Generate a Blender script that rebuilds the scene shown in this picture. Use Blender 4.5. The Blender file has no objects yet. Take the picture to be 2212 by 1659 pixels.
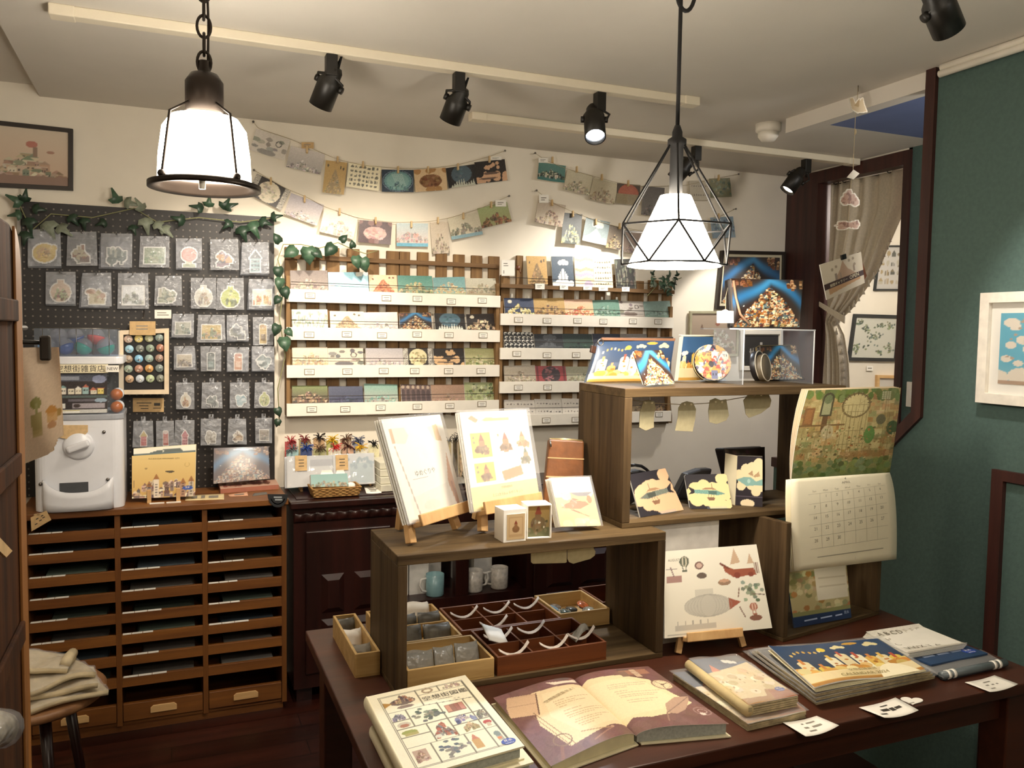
import bpy, math, random
import numpy as np
from mathutils import Vector

scene = bpy.context.scene
COL = scene.collection
R = math.radians

# ------------------------------------------------------------------ camera
FPX, YAW, PITCH, ROLL, EYE = 1796.07, 0.393447, 0.062419, 0.015185, 1.48
_F = np.array([math.sin(YAW)*math.cos(PITCH), math.cos(YAW)*math.cos(PITCH), -math.sin(PITCH)])
_r = np.array([math.cos(YAW), -math.sin(YAW), 0.0])
_u = np.cross(_r, _F)
_R = math.cos(ROLL)*_r + math.sin(ROLL)*_u
_U = -math.sin(ROLL)*_r + math.cos(ROLL)*_u
_O = np.array([0, 0, EYE])
cam_data = bpy.data.cameras.new('camera')
cam_data.sensor_width = 36.0
cam_data.lens = FPX/2212*36.0
cam_data.clip_start = 0.02
cam = bpy.data.objects.new('camera', cam_data)
COL.objects.link(cam)
from mathutils import Matrix
cam.matrix_world = Matrix(((_R[0], _U[0], -_F[0], 0), (_R[1], _U[1], -_F[1], 0), (_R[2], _U[2], -_F[2], EYE), (0, 0, 0, 1)))
scene.camera = cam

# ------------------------------------------------------------------ light, exposure
scene.view_settings.view_transform = 'Standard'
scene.view_settings.look = 'None'
scene.view_settings.gamma = 1.0
scene.view_settings.use_curve_mapping = False
scene.view_settings.exposure = 0.6
scene.cycles.use_denoising = True
scene.cycles.max_bounces = 7
scene.cycles.diffuse_bounces = 4
scene.cycles.transparent_max_bounces = 24
scene.cycles.sample_clamp_indirect = 6.0
scene.cycles.caustics_reflective = False
scene.cycles.caustics_refractive = False
world = bpy.data.worlds.new('world')
scene.world = world
world.use_nodes = True
world.node_tree.nodes['Background'].inputs[0].default_value = (1.0, 0.86, 0.7, 1)
world.node_tree.nodes['Background'].inputs[1].default_value = 0.02

def lamp(name, kind, loc, power, color=(1, .86, .68), radius=.04, aim=None, spot=None, blend=.6):
    d = bpy.data.lights.new(name, kind)
    d.energy = power; d.color = color; d.shadow_soft_size = radius
    o = bpy.data.objects.new(name, d); COL.objects.link(o); o.location = loc
    if spot: d.spot_size = R(spot); d.spot_blend = blend
    if aim is not None:
        o.rotation_euler = (Vector(aim)-Vector(loc)).to_track_quat('-Z', 'Y').to_euler()
    return o
WARM = (1, .87, .71); NEUT = (1, .93, .84); COOL = (.82, .9, 1)
# unseen fill lights added behind the camera to brighten the room
lamp('back_fill', 'POINT', (0.6, -0.6, 2.1), 18, WARM, .12)
lamp('back_fill', 'POINT', (-1.2, 0.6, 2.1), 7, WARM, .12)
lamp('back_fill', 'POINT', (1.9, 0.15, 2.15), 4, NEUT, .1)
# gallery beyond the doorway
lamp('gallery_lamp', 'POINT', (3.75, 3.1, 2.2), 30, NEUT, .1)
lamp('passage_lamp', 'POINT', (2.7, 1.5, 2.15), 16, NEUT, .1)

# ------------------------------------------------------------------ pixel -> point on a real plane
def ray(px, py): return _F + _R*(px-1106)/FPX - _U*(py-829.5)/FPX
def on(px, py, p0, n):
    v = ray(px, py); n = np.asarray(n, float)
    return _O + v*(np.dot(n, np.asarray(p0)-_O)/np.dot(n, v))
def aty(px, py, Y): return on(px, py, (0, Y, 0), (0, 1, 0))
def atz(px, py, Z): return on(px, py, (0, 0, Z), (0, 0, 1))
def atx(px, py, X): return on(px, py, (X, 0, 0), (1, 0, 0))
def lean(y, z, deg, az=0.0, x=0.0):
    """plane through (x,y,z) facing the room, leaning back by deg and turned by az about Z"""
    t, a = R(deg), R(az)
    n = np.array([math.sin(a)*math.cos(t), -math.cos(a)*math.cos(t), math.sin(t)])
    return (np.array([x, y, z]), n)

# ------------------------------------------------------------------ colour
def srgb(h):
    if isinstance(h, str): return np.array([int(h[i:i+2], 16)/255 for i in (0, 2, 4)])
    return np.asarray(h, float)
def lin(c):
    c = np.clip(srgb(c), 0, 1)
    return np.where(c <= .04045, c/12.92, ((c+.055)/1.055)**2.4)

# ------------------------------------------------------------------ materials
MATS = {}
def new_mat(name):
    m = bpy.data.materials.new(name); m.use_nodes = True
    nt = m.node_tree
    return m, nt, nt.nodes['Principled BSDF']
def plain(name, color, rough=.55, metal=0.0, noise=.06, nscale=30, bump=0.0, emit=None, trans=0.0, spec=.5, coat=0):
    if name in MATS: return MATS[name]
    m, nt, b = new_mat(name)
    c = lin(color)
    b.inputs['Roughness'].default_value = rough
    b.inputs['Metallic'].default_value = metal
    b.inputs['Specular IOR Level'].default_value = spec
    if coat: b.inputs['Coat Weight'].default_value = coat
    b.inputs['Transmission Weight'].default_value = trans
    tc = nt.nodes.new('ShaderNodeTexCoord')
    nz = nt.nodes.new('ShaderNodeTexNoise'); nz.inputs['Scale'].default_value = nscale; nz.inputs['Detail'].default_value = 3
    nt.links.new(tc.outputs['Object'], nz.inputs['Vector'])
    rp = nt.nodes.new('ShaderNodeValToRGB')
    rp.color_ramp.elements[0].position = .3; rp.color_ramp.elements[1].position = .7
    rp.color_ramp.elements[0].color = (*np.clip(c*(1-noise*2), 0, 1), 1)
    rp.color_ramp.elements[1].color = (*np.clip(c*(1+noise), 0, 1), 1)
    nt.links.new(nz.outputs['Fac'], rp.inputs['Fac'])
    nt.links.new(rp.outputs['Color'], b.inputs['Base Color'])
    if bump:
        bp = nt.nodes.new('ShaderNodeBump'); bp.inputs['Strength'].default_value = bump; bp.inputs['Distance'].default_value = .01
        nt.links.new(nz.outputs['Fac'], bp.inputs['Height']); nt.links.new(bp.outputs['Normal'], b.inputs['Normal'])
    if emit:
        b.inputs['Emission Color'].default_value = (*lin(emit[0]), 1); b.inputs['Emission Strength'].default_value = emit[1]
    MATS[name] = m
    return m
def wood(name, c1, c2, axis='Z', scale=9.0, rough=.5, stretch=14.0, bump=.15, plank=None):
    if name in MATS: return MATS[name]
    m, nt, b = new_mat(name)
    tc = nt.nodes.new('ShaderNodeTexCoord'); mp = nt.nodes.new('ShaderNodeMapping')
    s = {'X': (scale/stretch, scale, scale), 'Y': (scale, scale/stretch, scale), 'Z': (scale, scale, scale/stretch)}[axis]
    mp.inputs['Scale'].default_value = s
    gm = nt.nodes.new('ShaderNodeNewGeometry')
    nt.links.new(gm.outputs['Position'], mp.inputs['Vector'])
    nz = nt.nodes.new('ShaderNodeTexNoise'); nz.inputs['Scale'].default_value = 3.0; nz.inputs['Detail'].default_value = 8; nz.inputs['Roughness'].default_value = .65
    nt.links.new(mp.outputs['Vector'], nz.inputs['Vector'])
    rp = nt.nodes.new('ShaderNodeValToRGB')
    rp.color_ramp.elements[0].position = .32; rp.color_ramp.elements[1].position = .68
    rp.color_ramp.elements[0].color = (*lin(c1), 1); rp.color_ramp.elements[1].color = (*lin(c2), 1)
    nt.links.new(nz.outputs['Fac'], rp.inputs['Fac'])
    out = rp.outputs['Color']
    if plank:
        br = nt.nodes.new('ShaderNodeTexBrick')
        br.inputs['Scale'].default_value = 1.0; br.inputs['Brick Width'].default_value = plank[0]; br.inputs['Row Height'].default_value = plank[1]
        br.inputs['Mortar Size'].default_value = .002
        br.inputs['Color1'].default_value = (1, 1, 1, 1); br.inputs['Color2'].default_value = (.45, .42, .42, 1); br.inputs['Mortar'].default_value = (.12, .1, .1, 1)
        nt.links.new(gm.outputs['Position'], br.inputs['Vector'])
        mx = nt.nodes.new('ShaderNodeMix'); mx.data_type = 'RGBA'; mx.blend_type = 'MULTIPLY'; mx.inputs[0].default_value = 1
        nt.links.new(out, mx.inputs[6]); nt.links.new(br.outputs['Color'], mx.inputs[7]); out = mx.outputs[2]
    nt.links.new(out, b.inputs['Base Color'])
    b.inputs['Roughness'].default_value = rough; b.inputs['Specular IOR Level'].default_value = .5 if rough < .6 else .15
    bp = nt.nodes.new('ShaderNodeBump'); bp.inputs['Strength'].default_value = bump; bp.inputs['Distance'].default_value = .004
    nt.links.new(nz.outputs['Fac'], bp.inputs['Height']); nt.links.new(bp.outputs['Normal'], b.inputs['Normal'])
    MATS[name] = m
    return m
def printed(name, rough=.45, coat=0.0):
    """paper that carries the drawing stored in the mesh's own colour layer"""
    if name in MATS: return MATS[name]
    m, nt, b = new_mat(name)
    at = nt.nodes.new('ShaderNodeAttribute'); at.attribute_name = 'Ink'
    nt.links.new(at.outputs['Color'], b.inputs['Base Color'])
    b.inputs['Roughness'].default_value = rough
    b.inputs['Coat Weight'].default_value = coat; b.inputs['Coat Roughness'].default_value = .08
    MATS[name] = m
    return m
def clear(name, tint=(1, 1, 1), alpha=.3, rough=.08, bump=0.0, bscale=60, white=.5):
    """thin clear plastic film: mostly see-through, with a glossy skin"""
    if name in MATS: return MATS[name]
    m, nt, b = new_mat(name)
    b.inputs['Base Color'].default_value = (*(lin(tint)*white), 1)
    b.inputs['Roughness'].default_value = rough
    b.inputs['Specular IOR Level'].default_value = .8
    tr = nt.nodes.new('ShaderNodeBsdfTransparent'); tr.inputs[0].default_value = (*lin(tint), 1)
    mx = nt.nodes.new('ShaderNodeMixShader')
    out = nt.nodes['Material Output']
    nt.links.new(tr.outputs[0], mx.inputs[1]); nt.links.new(b.outputs[0], mx.inputs[2]); nt.links.new(mx.outputs[0], out.inputs[0])
    mx.inputs[0].default_value = alpha
    if bump:
        tc = nt.nodes.new('ShaderNodeTexCoord')
        nz = nt.nodes.new('ShaderNodeTexNoise'); nz.inputs['Scale'].default_value = bscale; nz.inputs['Detail'].default_value = 2
        gm = nt.nodes.new('ShaderNodeNewGeometry')
        nt.links.new(gm.outputs['Position'], nz.inputs['Vector'])
        bp = nt.nodes.new('ShaderNodeBump'); bp.inputs['Strength'].default_value = bump; bp.inputs['Distance'].default_value = .02
        nt.links.new(nz.outputs['Fac'], bp.inputs['Height']); nt.links.new(bp.outputs['Normal'], b.inputs['Normal'])
    MATS[name] = m
    return m

# ------------------------------------------------------------------ mesh builder
BASE = {}     # world position of every object made here
class MB:
    def __init__(s): s.V = []; s.F = []; s.I = []; s.S = []; s.C = []; s.n = 0
    def add(s, V, F, m=0, smooth=False, col=None):
        V = np.asarray(V, float).reshape(-1, 3)
        if isinstance(F, np.ndarray): s.F += (F+s.n).tolist(); k = len(F)
        else: s.F += [[i+s.n for i in f] for f in F]; k = len(F)
        s.I += [m]*k; s.S += [smooth]*k
        s.C.append(np.ones((len(V), 3)) if col is None else np.broadcast_to(np.asarray(col, float), (len(V), 3)))
        s.V.append(V); s.n += len(V)
        return s
    def obox(s, c, a, b, d, m=0, col=None):
        """box: centre c and three half vectors"""
        c, a, b, d = (np.asarray(t, float) for t in (c, a, b, d))
        V = [c+i*a+j*b+k*d for k in (-1, 1) for j in (-1, 1) for i in (-1, 1)]
        F = [(0, 2, 3, 1), (4, 5, 7, 6), (0, 1, 5, 4), (2, 6, 7, 3), (0, 4, 6, 2), (1, 3, 7, 5)]
        if np.dot(np.cross(a, b), d) < 0: F = [f[::-1] for f in F]
        return s.add(V, F, m, col=col)
    def box(s, x0, y0, z0, x1, y1, z1, m=0, col=None):
        return s.obox(((x0+x1)/2, (y0+y1)/2, (z0+z1)/2), ((x1-x0)/2, 0, 0), (0, (y1-y0)/2, 0), (0, 0, (z1-z0)/2), m, col)
    def prism(s, P, d, m=0, smooth=False, col=None):
        """polygon P swept by vector d"""
        P = np.asarray(P, float); d = np.asarray(d, float); k = len(P)
        nrm = sum(np.cross(P[i]-P[0], P[(i+1) % k]-P[0]) for i in range(k))
        if np.dot(nrm, d) > 0: P = P[::-1]
        V = np.vstack([P, P+d])
        F = [list(range(k)), list(range(2*k-1, k-1, -1))] + [[i, i+k, (i+1) % k+k, (i+1) % k][::1] for i in range(k)]
        return s.add(V, F, m, smooth, col)
    def tube(s, P, r, seg=8, m=0, closed=False, col=None, smooth=True):
        P = [np.asarray(p, float) for p in P]; n = len(P); rs = r if hasattr(r, '__len__') else [r]*n
        V = []; up = None
        for i in range(n):
            t = (P[(i+1) % n]-P[i-1]) if closed else (P[min(i+1, n-1)]-P[max(i-1, 0)])
            t = t/(np.linalg.norm(t)+1e-12)
            if up is None: up = np.array([0, 0, 1.0]) if abs(t[2]) < .9 else np.array([1.0, 0, 0])
            a = np.cross(t, up); a /= np.linalg.norm(a)+1e-12; up = np.cross(a, t)
            for k in range(seg):
                w = 2*math.pi*k/seg
                V.append(P[i]+rs[i]*(math.cos(w)*a+math.sin(w)*up))
        F = []
        for i in range(n if closed else n-1):
            j = (i+1) % n
            for k in range(seg): F.append((i*seg+k, i*seg+(k+1) % seg, j*seg+(k+1) % seg, j*seg+k))
        if not closed: F += [tuple(range(seg))[::-1], tuple(range((n-1)*seg, n*seg))]
        return s.add(V, F, m, smooth, col)
    def lathe(s, prof, c, axis=(0, 0, 1), seg=32, m=0, smooth=True, col=None, sx=1.0, sy=1.0):
        """profile [(radius, height)] turned about an axis through c"""
        ax = np.asarray(axis, float); ax /= np.linalg.norm(ax)
        a = np.cross((0, 1, 0) if abs(ax[1]) < .9 else (1, 0, 0), ax); a /= np.linalg.norm(a); b = np.cross(ax, a)
        c = np.asarray(c, float); V = []
        for r, h in prof:
            for k in range(seg):
                w = 2*math.pi*k/seg; V.append(c+ax*h+r*(sx*math.cos(w)*a+sy*math.sin(w)*b))
        F = [(i*seg+k, i*seg+(k+1) % seg, (i+1)*seg+(k+1) % seg, (i+1)*seg+k) for i in range(len(prof)-1) for k in range(seg)]
        if prof[0][0] > 1e-6: F.append(tuple(range(seg))[::-1])
        if prof[-1][0] > 1e-6: F.append(tuple(range((len(prof)-1)*seg, len(prof)*seg)))
        return s.add(V, F, m, smooth, col)
    def ball(s, c, r, m=0, seg=16, sq=(1, 1, 1), col=None):
        n = max(6, seg//2); V = []
        for i in range(n+1):
            t = math.pi*i/n
            for k in range(seg):
                w = 2*math.pi*k/seg
                V.append((c[0]+r*sq[0]*math.sin(t)*math.cos(w), c[1]+r*sq[1]*math.sin(t)*math.sin(w), c[2]-r*sq[2]*math.cos(t)))
        F = [(i*seg+k, i*seg+(k+1) % seg, (i+1)*seg+(k+1) % seg, (i+1)*seg+k) for i in range(n) for k in range(seg)]
        return s.add(V, F, m, True, col)
    def sheet(s, S, nu, nv, th=0.0, m=0, smooth=True, col=None):
        """surface S(u,v) as a sheet of thickness th (behind the front face)"""
        U, Vv = np.meshgrid(np.linspace(0, 1, nu), np.linspace(0, 1, nv))
        P = np.array([S(u, v) for u, v in zip(U.ravel(), Vv.ravel())])
        idx = np.arange(nu*nv).reshape(nv, nu)
        Q = np.stack([idx[:-1, :-1], idx[:-1, 1:], idx[1:, 1:], idx[1:, :-1]], -1).reshape(-1, 4)
        if not th: return s.add(P, Q, m, smooth, col)
        nr = np.zeros_like(P)
        for q in Q:
            c = np.cross(P[q[1]]-P[q[0]], P[q[3]]-P[q[0]]); nr[q] += c
        nr /= np.linalg.norm(nr, axis=1)[:, None]+1e-12
        s.add(np.vstack([P, P-nr*th]), np.vstack([Q, Q[:, ::-1]+nu*nv, _rim(idx, nu*nv)]), m, smooth, col)
        return s
    def art(s, S, a, th=.0006, m=0, edge=(.9, .88, .82)):
        """drawing a laid on surface S(u,v); a may be cut out along its mask"""
        h, w = a.A.shape[:2]
        U, Vv = np.meshgrid(np.linspace(0, 1, w), np.linspace(0, 1, h))
        P = S.grid(U.ravel(), Vv.ravel()) if hasattr(S, 'grid') else np.array([S(u, v) for u, v in zip(U.ravel(), Vv.ravel())])
        g = a.A.mean(2, keepdims=True); C = lin((a.A*.86+g*.14).reshape(-1, 3)); idx = np.arange(w*h).reshape(h, w)  # prints slightly greyed: a veil of glare mixed into their colour
        Q = np.stack([idx[:-1, :-1], idx[:-1, 1:], idx[1:, 1:], idx[1:, :-1]], -1).reshape(-1, 4)
        c0 = np.cross(P[idx[0, -1]]-P[idx[0, 0]], P[idx[-1, 0]]-P[idx[0, 0]]); c0 = c0/(np.linalg.norm(c0)+1e-12)
        if a.M is not None:
            keep = a.M.reshape(-1)[Q].all(1); Q = Q[keep]
            s.add(np.vstack([P, P-c0*th]), np.vstack([Q, Q[:, ::-1]+w*h]), m, True, np.vstack([C, np.tile(edge, (w*h, 1))]))
            return s
        s.add(P, Q, m, True, C)
        ring = np.concatenate([idx[0, :-1], idx[:-1, -1], idx[-1, :0:-1], idx[:0:-1, 0]])
        k = len(ring); B = np.vstack([P[ring], P[ring]-c0*th])
        F = [[i, i+k, (i+1) % k+k, (i+1) % k] for i in range(k)]
        if getattr(S, 'flat', False): F.append(list(range(2*k-1, k-1, -1)))
        else:
            s.add(P-c0*th, Q[:, ::-1], m, True, np.tile(edge, (w*h, 1)))
        return s.add(B, F, m, False, np.tile(edge, (2*k, 1)))
    def text(s, body, o, u, v, size, m=0, align='C', lift=.0004, stretch=1.0):
        V, F, w = glyphs(body)
        if not len(V): return s
        u = np.asarray(u, float)/np.linalg.norm(u); v = np.asarray(v, float)/np.linalg.norm(v); n = np.cross(u, v)
        off = {'L': 0, 'C': -w/2, 'R': -w}[align]
        P = np.asarray(o, float) + np.outer((V[:, 0]+off)*size*stretch, u) + np.outer(V[:, 1]*size, v) + n*lift
        return s.add(P, F, m)
    def build(s, name, mats, parent=None, origin=None, bevel=0.0, bseg=2):
        me = bpy.data.meshes.new(name)
        V = np.vstack(s.V)
        if origin is None:
            lo, hi = V.min(0), V.max(0); origin = np.array([(lo[0]+hi[0])/2, (lo[1]+hi[1])/2, lo[2]])
        origin = np.asarray(origin, float)
        me.from_pydata((V-origin).tolist(), [], s.F)
        for m in (mats if isinstance(mats, (list, tuple)) else [mats]): me.materials.append(m)
        me.polygons.foreach_set('material_index', s.I)
        me.polygons.foreach_set('use_smooth', s.S)
        C = np.vstack(s.C)
        if not (C == 1).all():
            at = me.color_attributes.new('Ink', 'FLOAT_COLOR', 'POINT')
            at.data.foreach_set('color', np.hstack([C, np.ones((len(C), 1))]).ravel().astype(np.float32))
        me.update()
        o = bpy.data.objects.new(name, me); COL.objects.link(o)
        BASE[o.name] = origin
        if parent is not None:
            o.parent = parent; o.location = origin-BASE[parent.name]
        else: o.location = origin
        if bevel:
            b = o.modifiers.new('bevel', 'BEVEL'); b.width = bevel; b.segments = bseg; b.limit_method = 'ANGLE'; b.angle_limit = R(40)
        return o
def _rim(idx, k):
    ring = np.concatenate([idx[0, :-1], idx[:-1, -1], idx[-1, :0:-1], idx[:0:-1, 0]])
    nx = np.roll(ring, -1)
    return np.stack([ring, ring+k, nx+k, nx], -1)
def thing(name, label, cat, loc, group=None):
    o = bpy.data.objects.new(name, None); COL.objects.link(o); o.empty_display_size = .02
    loc = np.asarray(loc, float); o.location = loc; BASE[o.name] = loc
    return tag(o, label, cat, group)
def tag(o, label, cat, group=None, kind=None):
    o['label'] = label; o['category'] = cat
    if group: o['group'] = group
    if kind: o['kind'] = kind
    return o
def struct(o):
    o['kind'] = 'structure'; return o

class Quad:
    """flat or bilinear patch from corners: lower left, lower right, upper right, upper left"""
    flat = True
    def __init__(s, ll, lr, ur, ul): s.p = [np.asarray(t, float) for t in (ll, lr, ur, ul)]
    def __call__(s, u, v):
        a, b, c, d = s.p
        return a*(1-u)*(1-v)+b*u*(1-v)+c*u*v+d*(1-u)*v
    def grid(s, u, v):
        a, b, c, d = s.p; u = u[:, None]; v = v[:, None]
        return a*(1-u)*(1-v)+b*u*(1-v)+c*u*v+d*(1-u)*v
    def sub(s, u0, v0, u1, v1, n=0.0):
        N = s.n()*n
        return Quad(s(u0, v0)+N, s(u1, v0)+N, s(u1, v1)+N, s(u0, v1)+N)
    def move(s, x, y, z): return Quad(*[p+np.array([x, y, z]) for p in s.p])
    def n(s):
        c = np.cross(s.p[1]-s.p[0], s.p[3]-s.p[0]); return c/np.linalg.norm(c)
    def u(s): return s.p[1]-s.p[0]
    def v(s): return s.p[3]-s.p[0]
def quad(plane, ul, ur, lr, ll):
    p, n = plane
    return Quad(on(*ll, p, n), on(*lr, p, n), on(*ur, p, n), on(*ul, p, n))
def wallq(Y, x0, y0, x1, y1): return quad(((0, Y, 0), (0, 1, 0)), (x0, y0), (x1, y0), (x1, y1), (x0, y1))
def wquad(Y, ul, ur, lr, ll): return quad(((0, Y, 0), (0, 1, 0)), ul, ur, lr, ll)

GL = {}
_fc = bpy.data.curves.new('lettering', 'FONT'); _fo = bpy.data.objects.new('lettering', _fc)
_fc.resolution_u = 2
def glyphs(body):
    if body in GL: return GL[body]
    _fc.body = body
    COL.objects.link(_fo)
    dg = bpy.context.evaluated_depsgraph_get(); dg.update()
    me = bpy.data.meshes.new_from_object(_fo.evaluated_get(dg))
    COL.objects.unlink(_fo)
    V = np.array([tuple(v.co) for v in me.vertices]).reshape(-1, 3); F = [list(p.vertices) for p in me.polygons]
    bpy.data.meshes.remove(me)
    w = V[:, 0].max() if len(V) else 0
    GL[body] = (V, F, w)
    return GL[body]

# ------------------------------------------------------------------ drawings
class Art:
    def __init__(s, w, h, bg='ffffff', cut=False):
        s.A = np.tile(srgb(bg), (h, w, 1)).astype(float); s.w, s.h = w, h
        s.M = np.zeros((h, w), bool) if cut else None
        s.X = (np.arange(w)+.5)/w; s.Y = (np.arange(h)+.5)/h
    def _put(s, x0, y0, x1, y1, fn, c, al):
        i0, i1 = max(0, int(x0*s.w)-1), min(s.w, int(x1*s.w)+2); j0, j1 = max(0, int(y0*s.h)-1), min(s.h, int(y1*s.h)+2)
        if i0 >= i1 or j0 >= j1: return s
        k = fn(s.X[None, i0:i1], s.Y[j0:j1, None]); k = np.broadcast_to(k, (j1-j0, i1-i0))
        sub = s.A[j0:j1, i0:i1]; sub[k] = sub[k]*(1-al)+srgb(c)*al
        if s.M is not None: s.M[j0:j1, i0:i1] |= k
        return s
    def rect(s, x0, y0, x1, y1, c, al=1): return s._put(x0, y0, x1, y1, lambda X, Y: (X >= x0) & (X <= x1) & (Y >= y0) & (Y <= y1), c, al)
    def ell(s, x, y, rx, ry, c, al=1): return s._put(x-rx, y-ry, x+rx, y+ry, lambda X, Y: ((X-x)/rx)**2+((Y-y)/ry)**2 <= 1, c, al)
    def ring(s, x, y, rx, ry, t, c, al=1):
        return s._put(x-rx, y-ry, x+rx, y+ry, lambda X, Y: (((X-x)/rx)**2+((Y-y)/ry)**2 <= 1) & (((X-x)/(rx-t))**2+((Y-y)/(ry-t*rx/ry if 0 else ry-t))**2 >= 1), c, al)
    def poly(s, P, c, al=1):
        P = np.asarray(P, float)
        def fn(X, Y):
            k = np.zeros(np.broadcast(X, Y).shape, bool); n = len(P)
            for i in range(n):
                (xa, ya), (xb, yb) = P[i], P[(i+1) % n]
                if ya == yb: continue
                k ^= ((Y >= min(ya, yb)) & (Y < max(ya, yb)) & (X < xa+(Y-ya)*(xb-xa)/(yb-ya)))
            return k
        return s._put(*P.min(0), *P.max(0), fn, c, al)
    def line(s, x0, y0, x1, y1, t, c, al=1):
        asp = s.w/s.h
        def fn(X, Y):
            dx, dy = (x1-x0)*asp, y1-y0; L = dx*dx+dy*dy+1e-12
            k = np.clip(((X-x0)*asp*dx+(Y-y0)*dy)/L, 0, 1)
            return ((X-x0)*asp-k*dx)**2+(Y-y0-k*dy)**2 <= t*t
        e = t*1.2
        return s._put(min(x0, x1)-e, min(y0, y1)-e, max(x0, x1)+e, max(y0, y1)+e, fn, c, al)
    def grad(s, y0, c0, y1, c1):
        t = np.clip((s.Y-y0)/(y1-y0), 0, 1)[:, None, None]; k = (s.Y >= y0) & (s.Y <= y1)
        s.A[k] = np.broadcast_to((1-t)*srgb(c0)+t*srgb(c1), s.A.shape)[k]; return s
    def grain(s, amt, seed=0):
        g = np.random.RandomState(seed); s.A = np.clip(s.A+g.normal(0, amt, (s.h, s.w, 1)), 0, 1); return s
    def border(s, px, c='f7f3e8'):
        m = s.M.copy(); k = m.copy()
        for _ in range(px):
            k[1:] |= k[:-1]; k[:-1] |= k[1:]; k[:, 1:] |= k[:, :-1]; k[:, :-1] |= k[:, 1:]
        s.A[k & ~m] = srgb(c); s.M = k; return s
def jit(c, r, a=.12):
    return np.clip(srgb(c)+r.uniform(-a, a)+np.array([r.uniform(-.03, .03) for _ in range(3)]), 0, 1)
def house(a, x, y, w, h, c, roof, r):
    a.rect(x-w/2, y, x+w/2, y+h, c)
    k = r.random()
    if k < .6: a.poly([(x-w*.6, y+h), (x+w*.6, y+h), (x, y+h+w*.9)], roof)
    elif k < .8: a.ell(x, y+h, w*.5, w*.45, roof)
    else: a.rect(x-w*.6, y+h, x+w*.6, y+h+w*.15, roof)
    if w*a.w > 3:
        for q in (-.22, .22):
            a.rect(x+q*w-w*.1, y+h*.45, x+q*w+w*.1, y+h*.7, srgb(c)*.45)
def town(a, x0, x1, base, peak, pal, seed, n=60, sz=.07, roofs=None, pw=1.3, xc=None):
    r = random.Random(seed); xc = (x0+x1)/2 if xc is None else xc; L = []
    for _ in range(n):
        x = r.uniform(x0, x1); e = max(0, 1-(abs(x-xc)/max(xc-x0, x1-xc))**pw)
        L.append((base+r.random()*(peak-base)*e, x))
    for y, x in sorted(L, reverse=True):
        w = sz*r.uniform(.6, 1.3); h = sz*r.uniform(.8, 2.0)*a.w/a.h
        house(a, x, y-h*.6, w, h, jit(r.choice(pal), r, .06), jit(r.choice(roofs or pal), r, .08), r)
    return a
def clouds(a, pts, c, r=.1, al=1):
    asp = a.w/a.h
    for x, y, k in pts: a.ell(x, y, r*k, r*k*asp, c, al)
    return a
def icon(a, x, y, s, cols, r):
    asp = a.w/a.h; k = r.randrange(4)
    if k == 0:
        a.rect(x-s*.5, y-s*.4*asp, x+s*.5, y+s*.1*asp, r.choice(cols)); a.poly([(x-s*.6, y+s*.1*asp), (x+s*.6, y+s*.1*asp), (x, y+s*.7*asp)], r.choice(cols))
    elif k == 1:
        a.rect(x-s*.12, y-s*.5*asp, x+s*.12, y, r.choice(cols)); a.ell(x, y+s*.15*asp, s*.45, s*.42*asp, r.choice(cols))
    elif k == 2:
        for q in (-.35, 0, .35): a.rect(x+q*s-s*.14, y-s*.45*asp, x+q*s+s*.14, y+s*r.uniform(0, .6)*asp, r.choice(cols))
    else:
        a.ell(x, y, s*.55, s*.3*asp, r.choice(cols)); a.rect(x-s*.25, y-s*.45*asp, x+s*.25, y-s*.2*asp, r.choice(cols))
def icons(w, h, nx, ny, bg, cols, seed, s=.3, mx=.06):
    a = Art(w, h, bg); r = random.Random(seed)
    for i in range(nx):
        for j in range(ny): icon(a, mx+(i+.5)/nx*(1-2*mx), mx+(j+.5)/ny*(1-2*mx), s/nx*r.uniform(.8, 1.2), cols, r)
    return a
ORANGE = ['a8743c', 'c08a4c', '8a5230', 'dcc090', 'b8925c', '6a8a84', '6e4028', 'c09a64', 'e0cca0', '5a4030']
def hero(w, h, seed=1, bright=1.0, n=150):
    a = Art(w, h, '33211a'); r = random.Random(seed)
    X, Y = a.X[None, :], a.Y[:, None]; k = abs(X-.52)
    g = np.exp(-((Y-.97+k*.95+.04*np.sin(X*9+seed))/(.09+.12*k))**2)
    a.A = a.A*(1-g[..., None])+srgb('1d5f9a')*g[..., None]
    g = g*np.exp(-(k/.3)**2)*.8; a.A = a.A*(1-g[..., None])+srgb('3a94cc')*g[..., None]
    for k in range(10):
        house(a, r.uniform(.02, .25), r.uniform(.78, .9), .05, .07, jit('7a4a2a', r), '5a321c', r)
        house(a, r.uniform(.74, .97), r.uniform(.72, .92), .05, .07, jit('8a5a34', r), 'c9a070', r)
    town(a, .02, .98, .0, .78, ORANGE, seed+3, n*2, .042, ['6a3420', 'b06a34', '3f5a66', 'd8c8a4', '3a2a20'], 1.1)
    for k in range(14): a.ell(r.uniform(.1, .9), r.uniform(.05, .5), .008, .012, 'fff6dc')
    if bright != 1: a.A = np.clip(a.A*bright, 0, 1)
    return a
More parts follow.
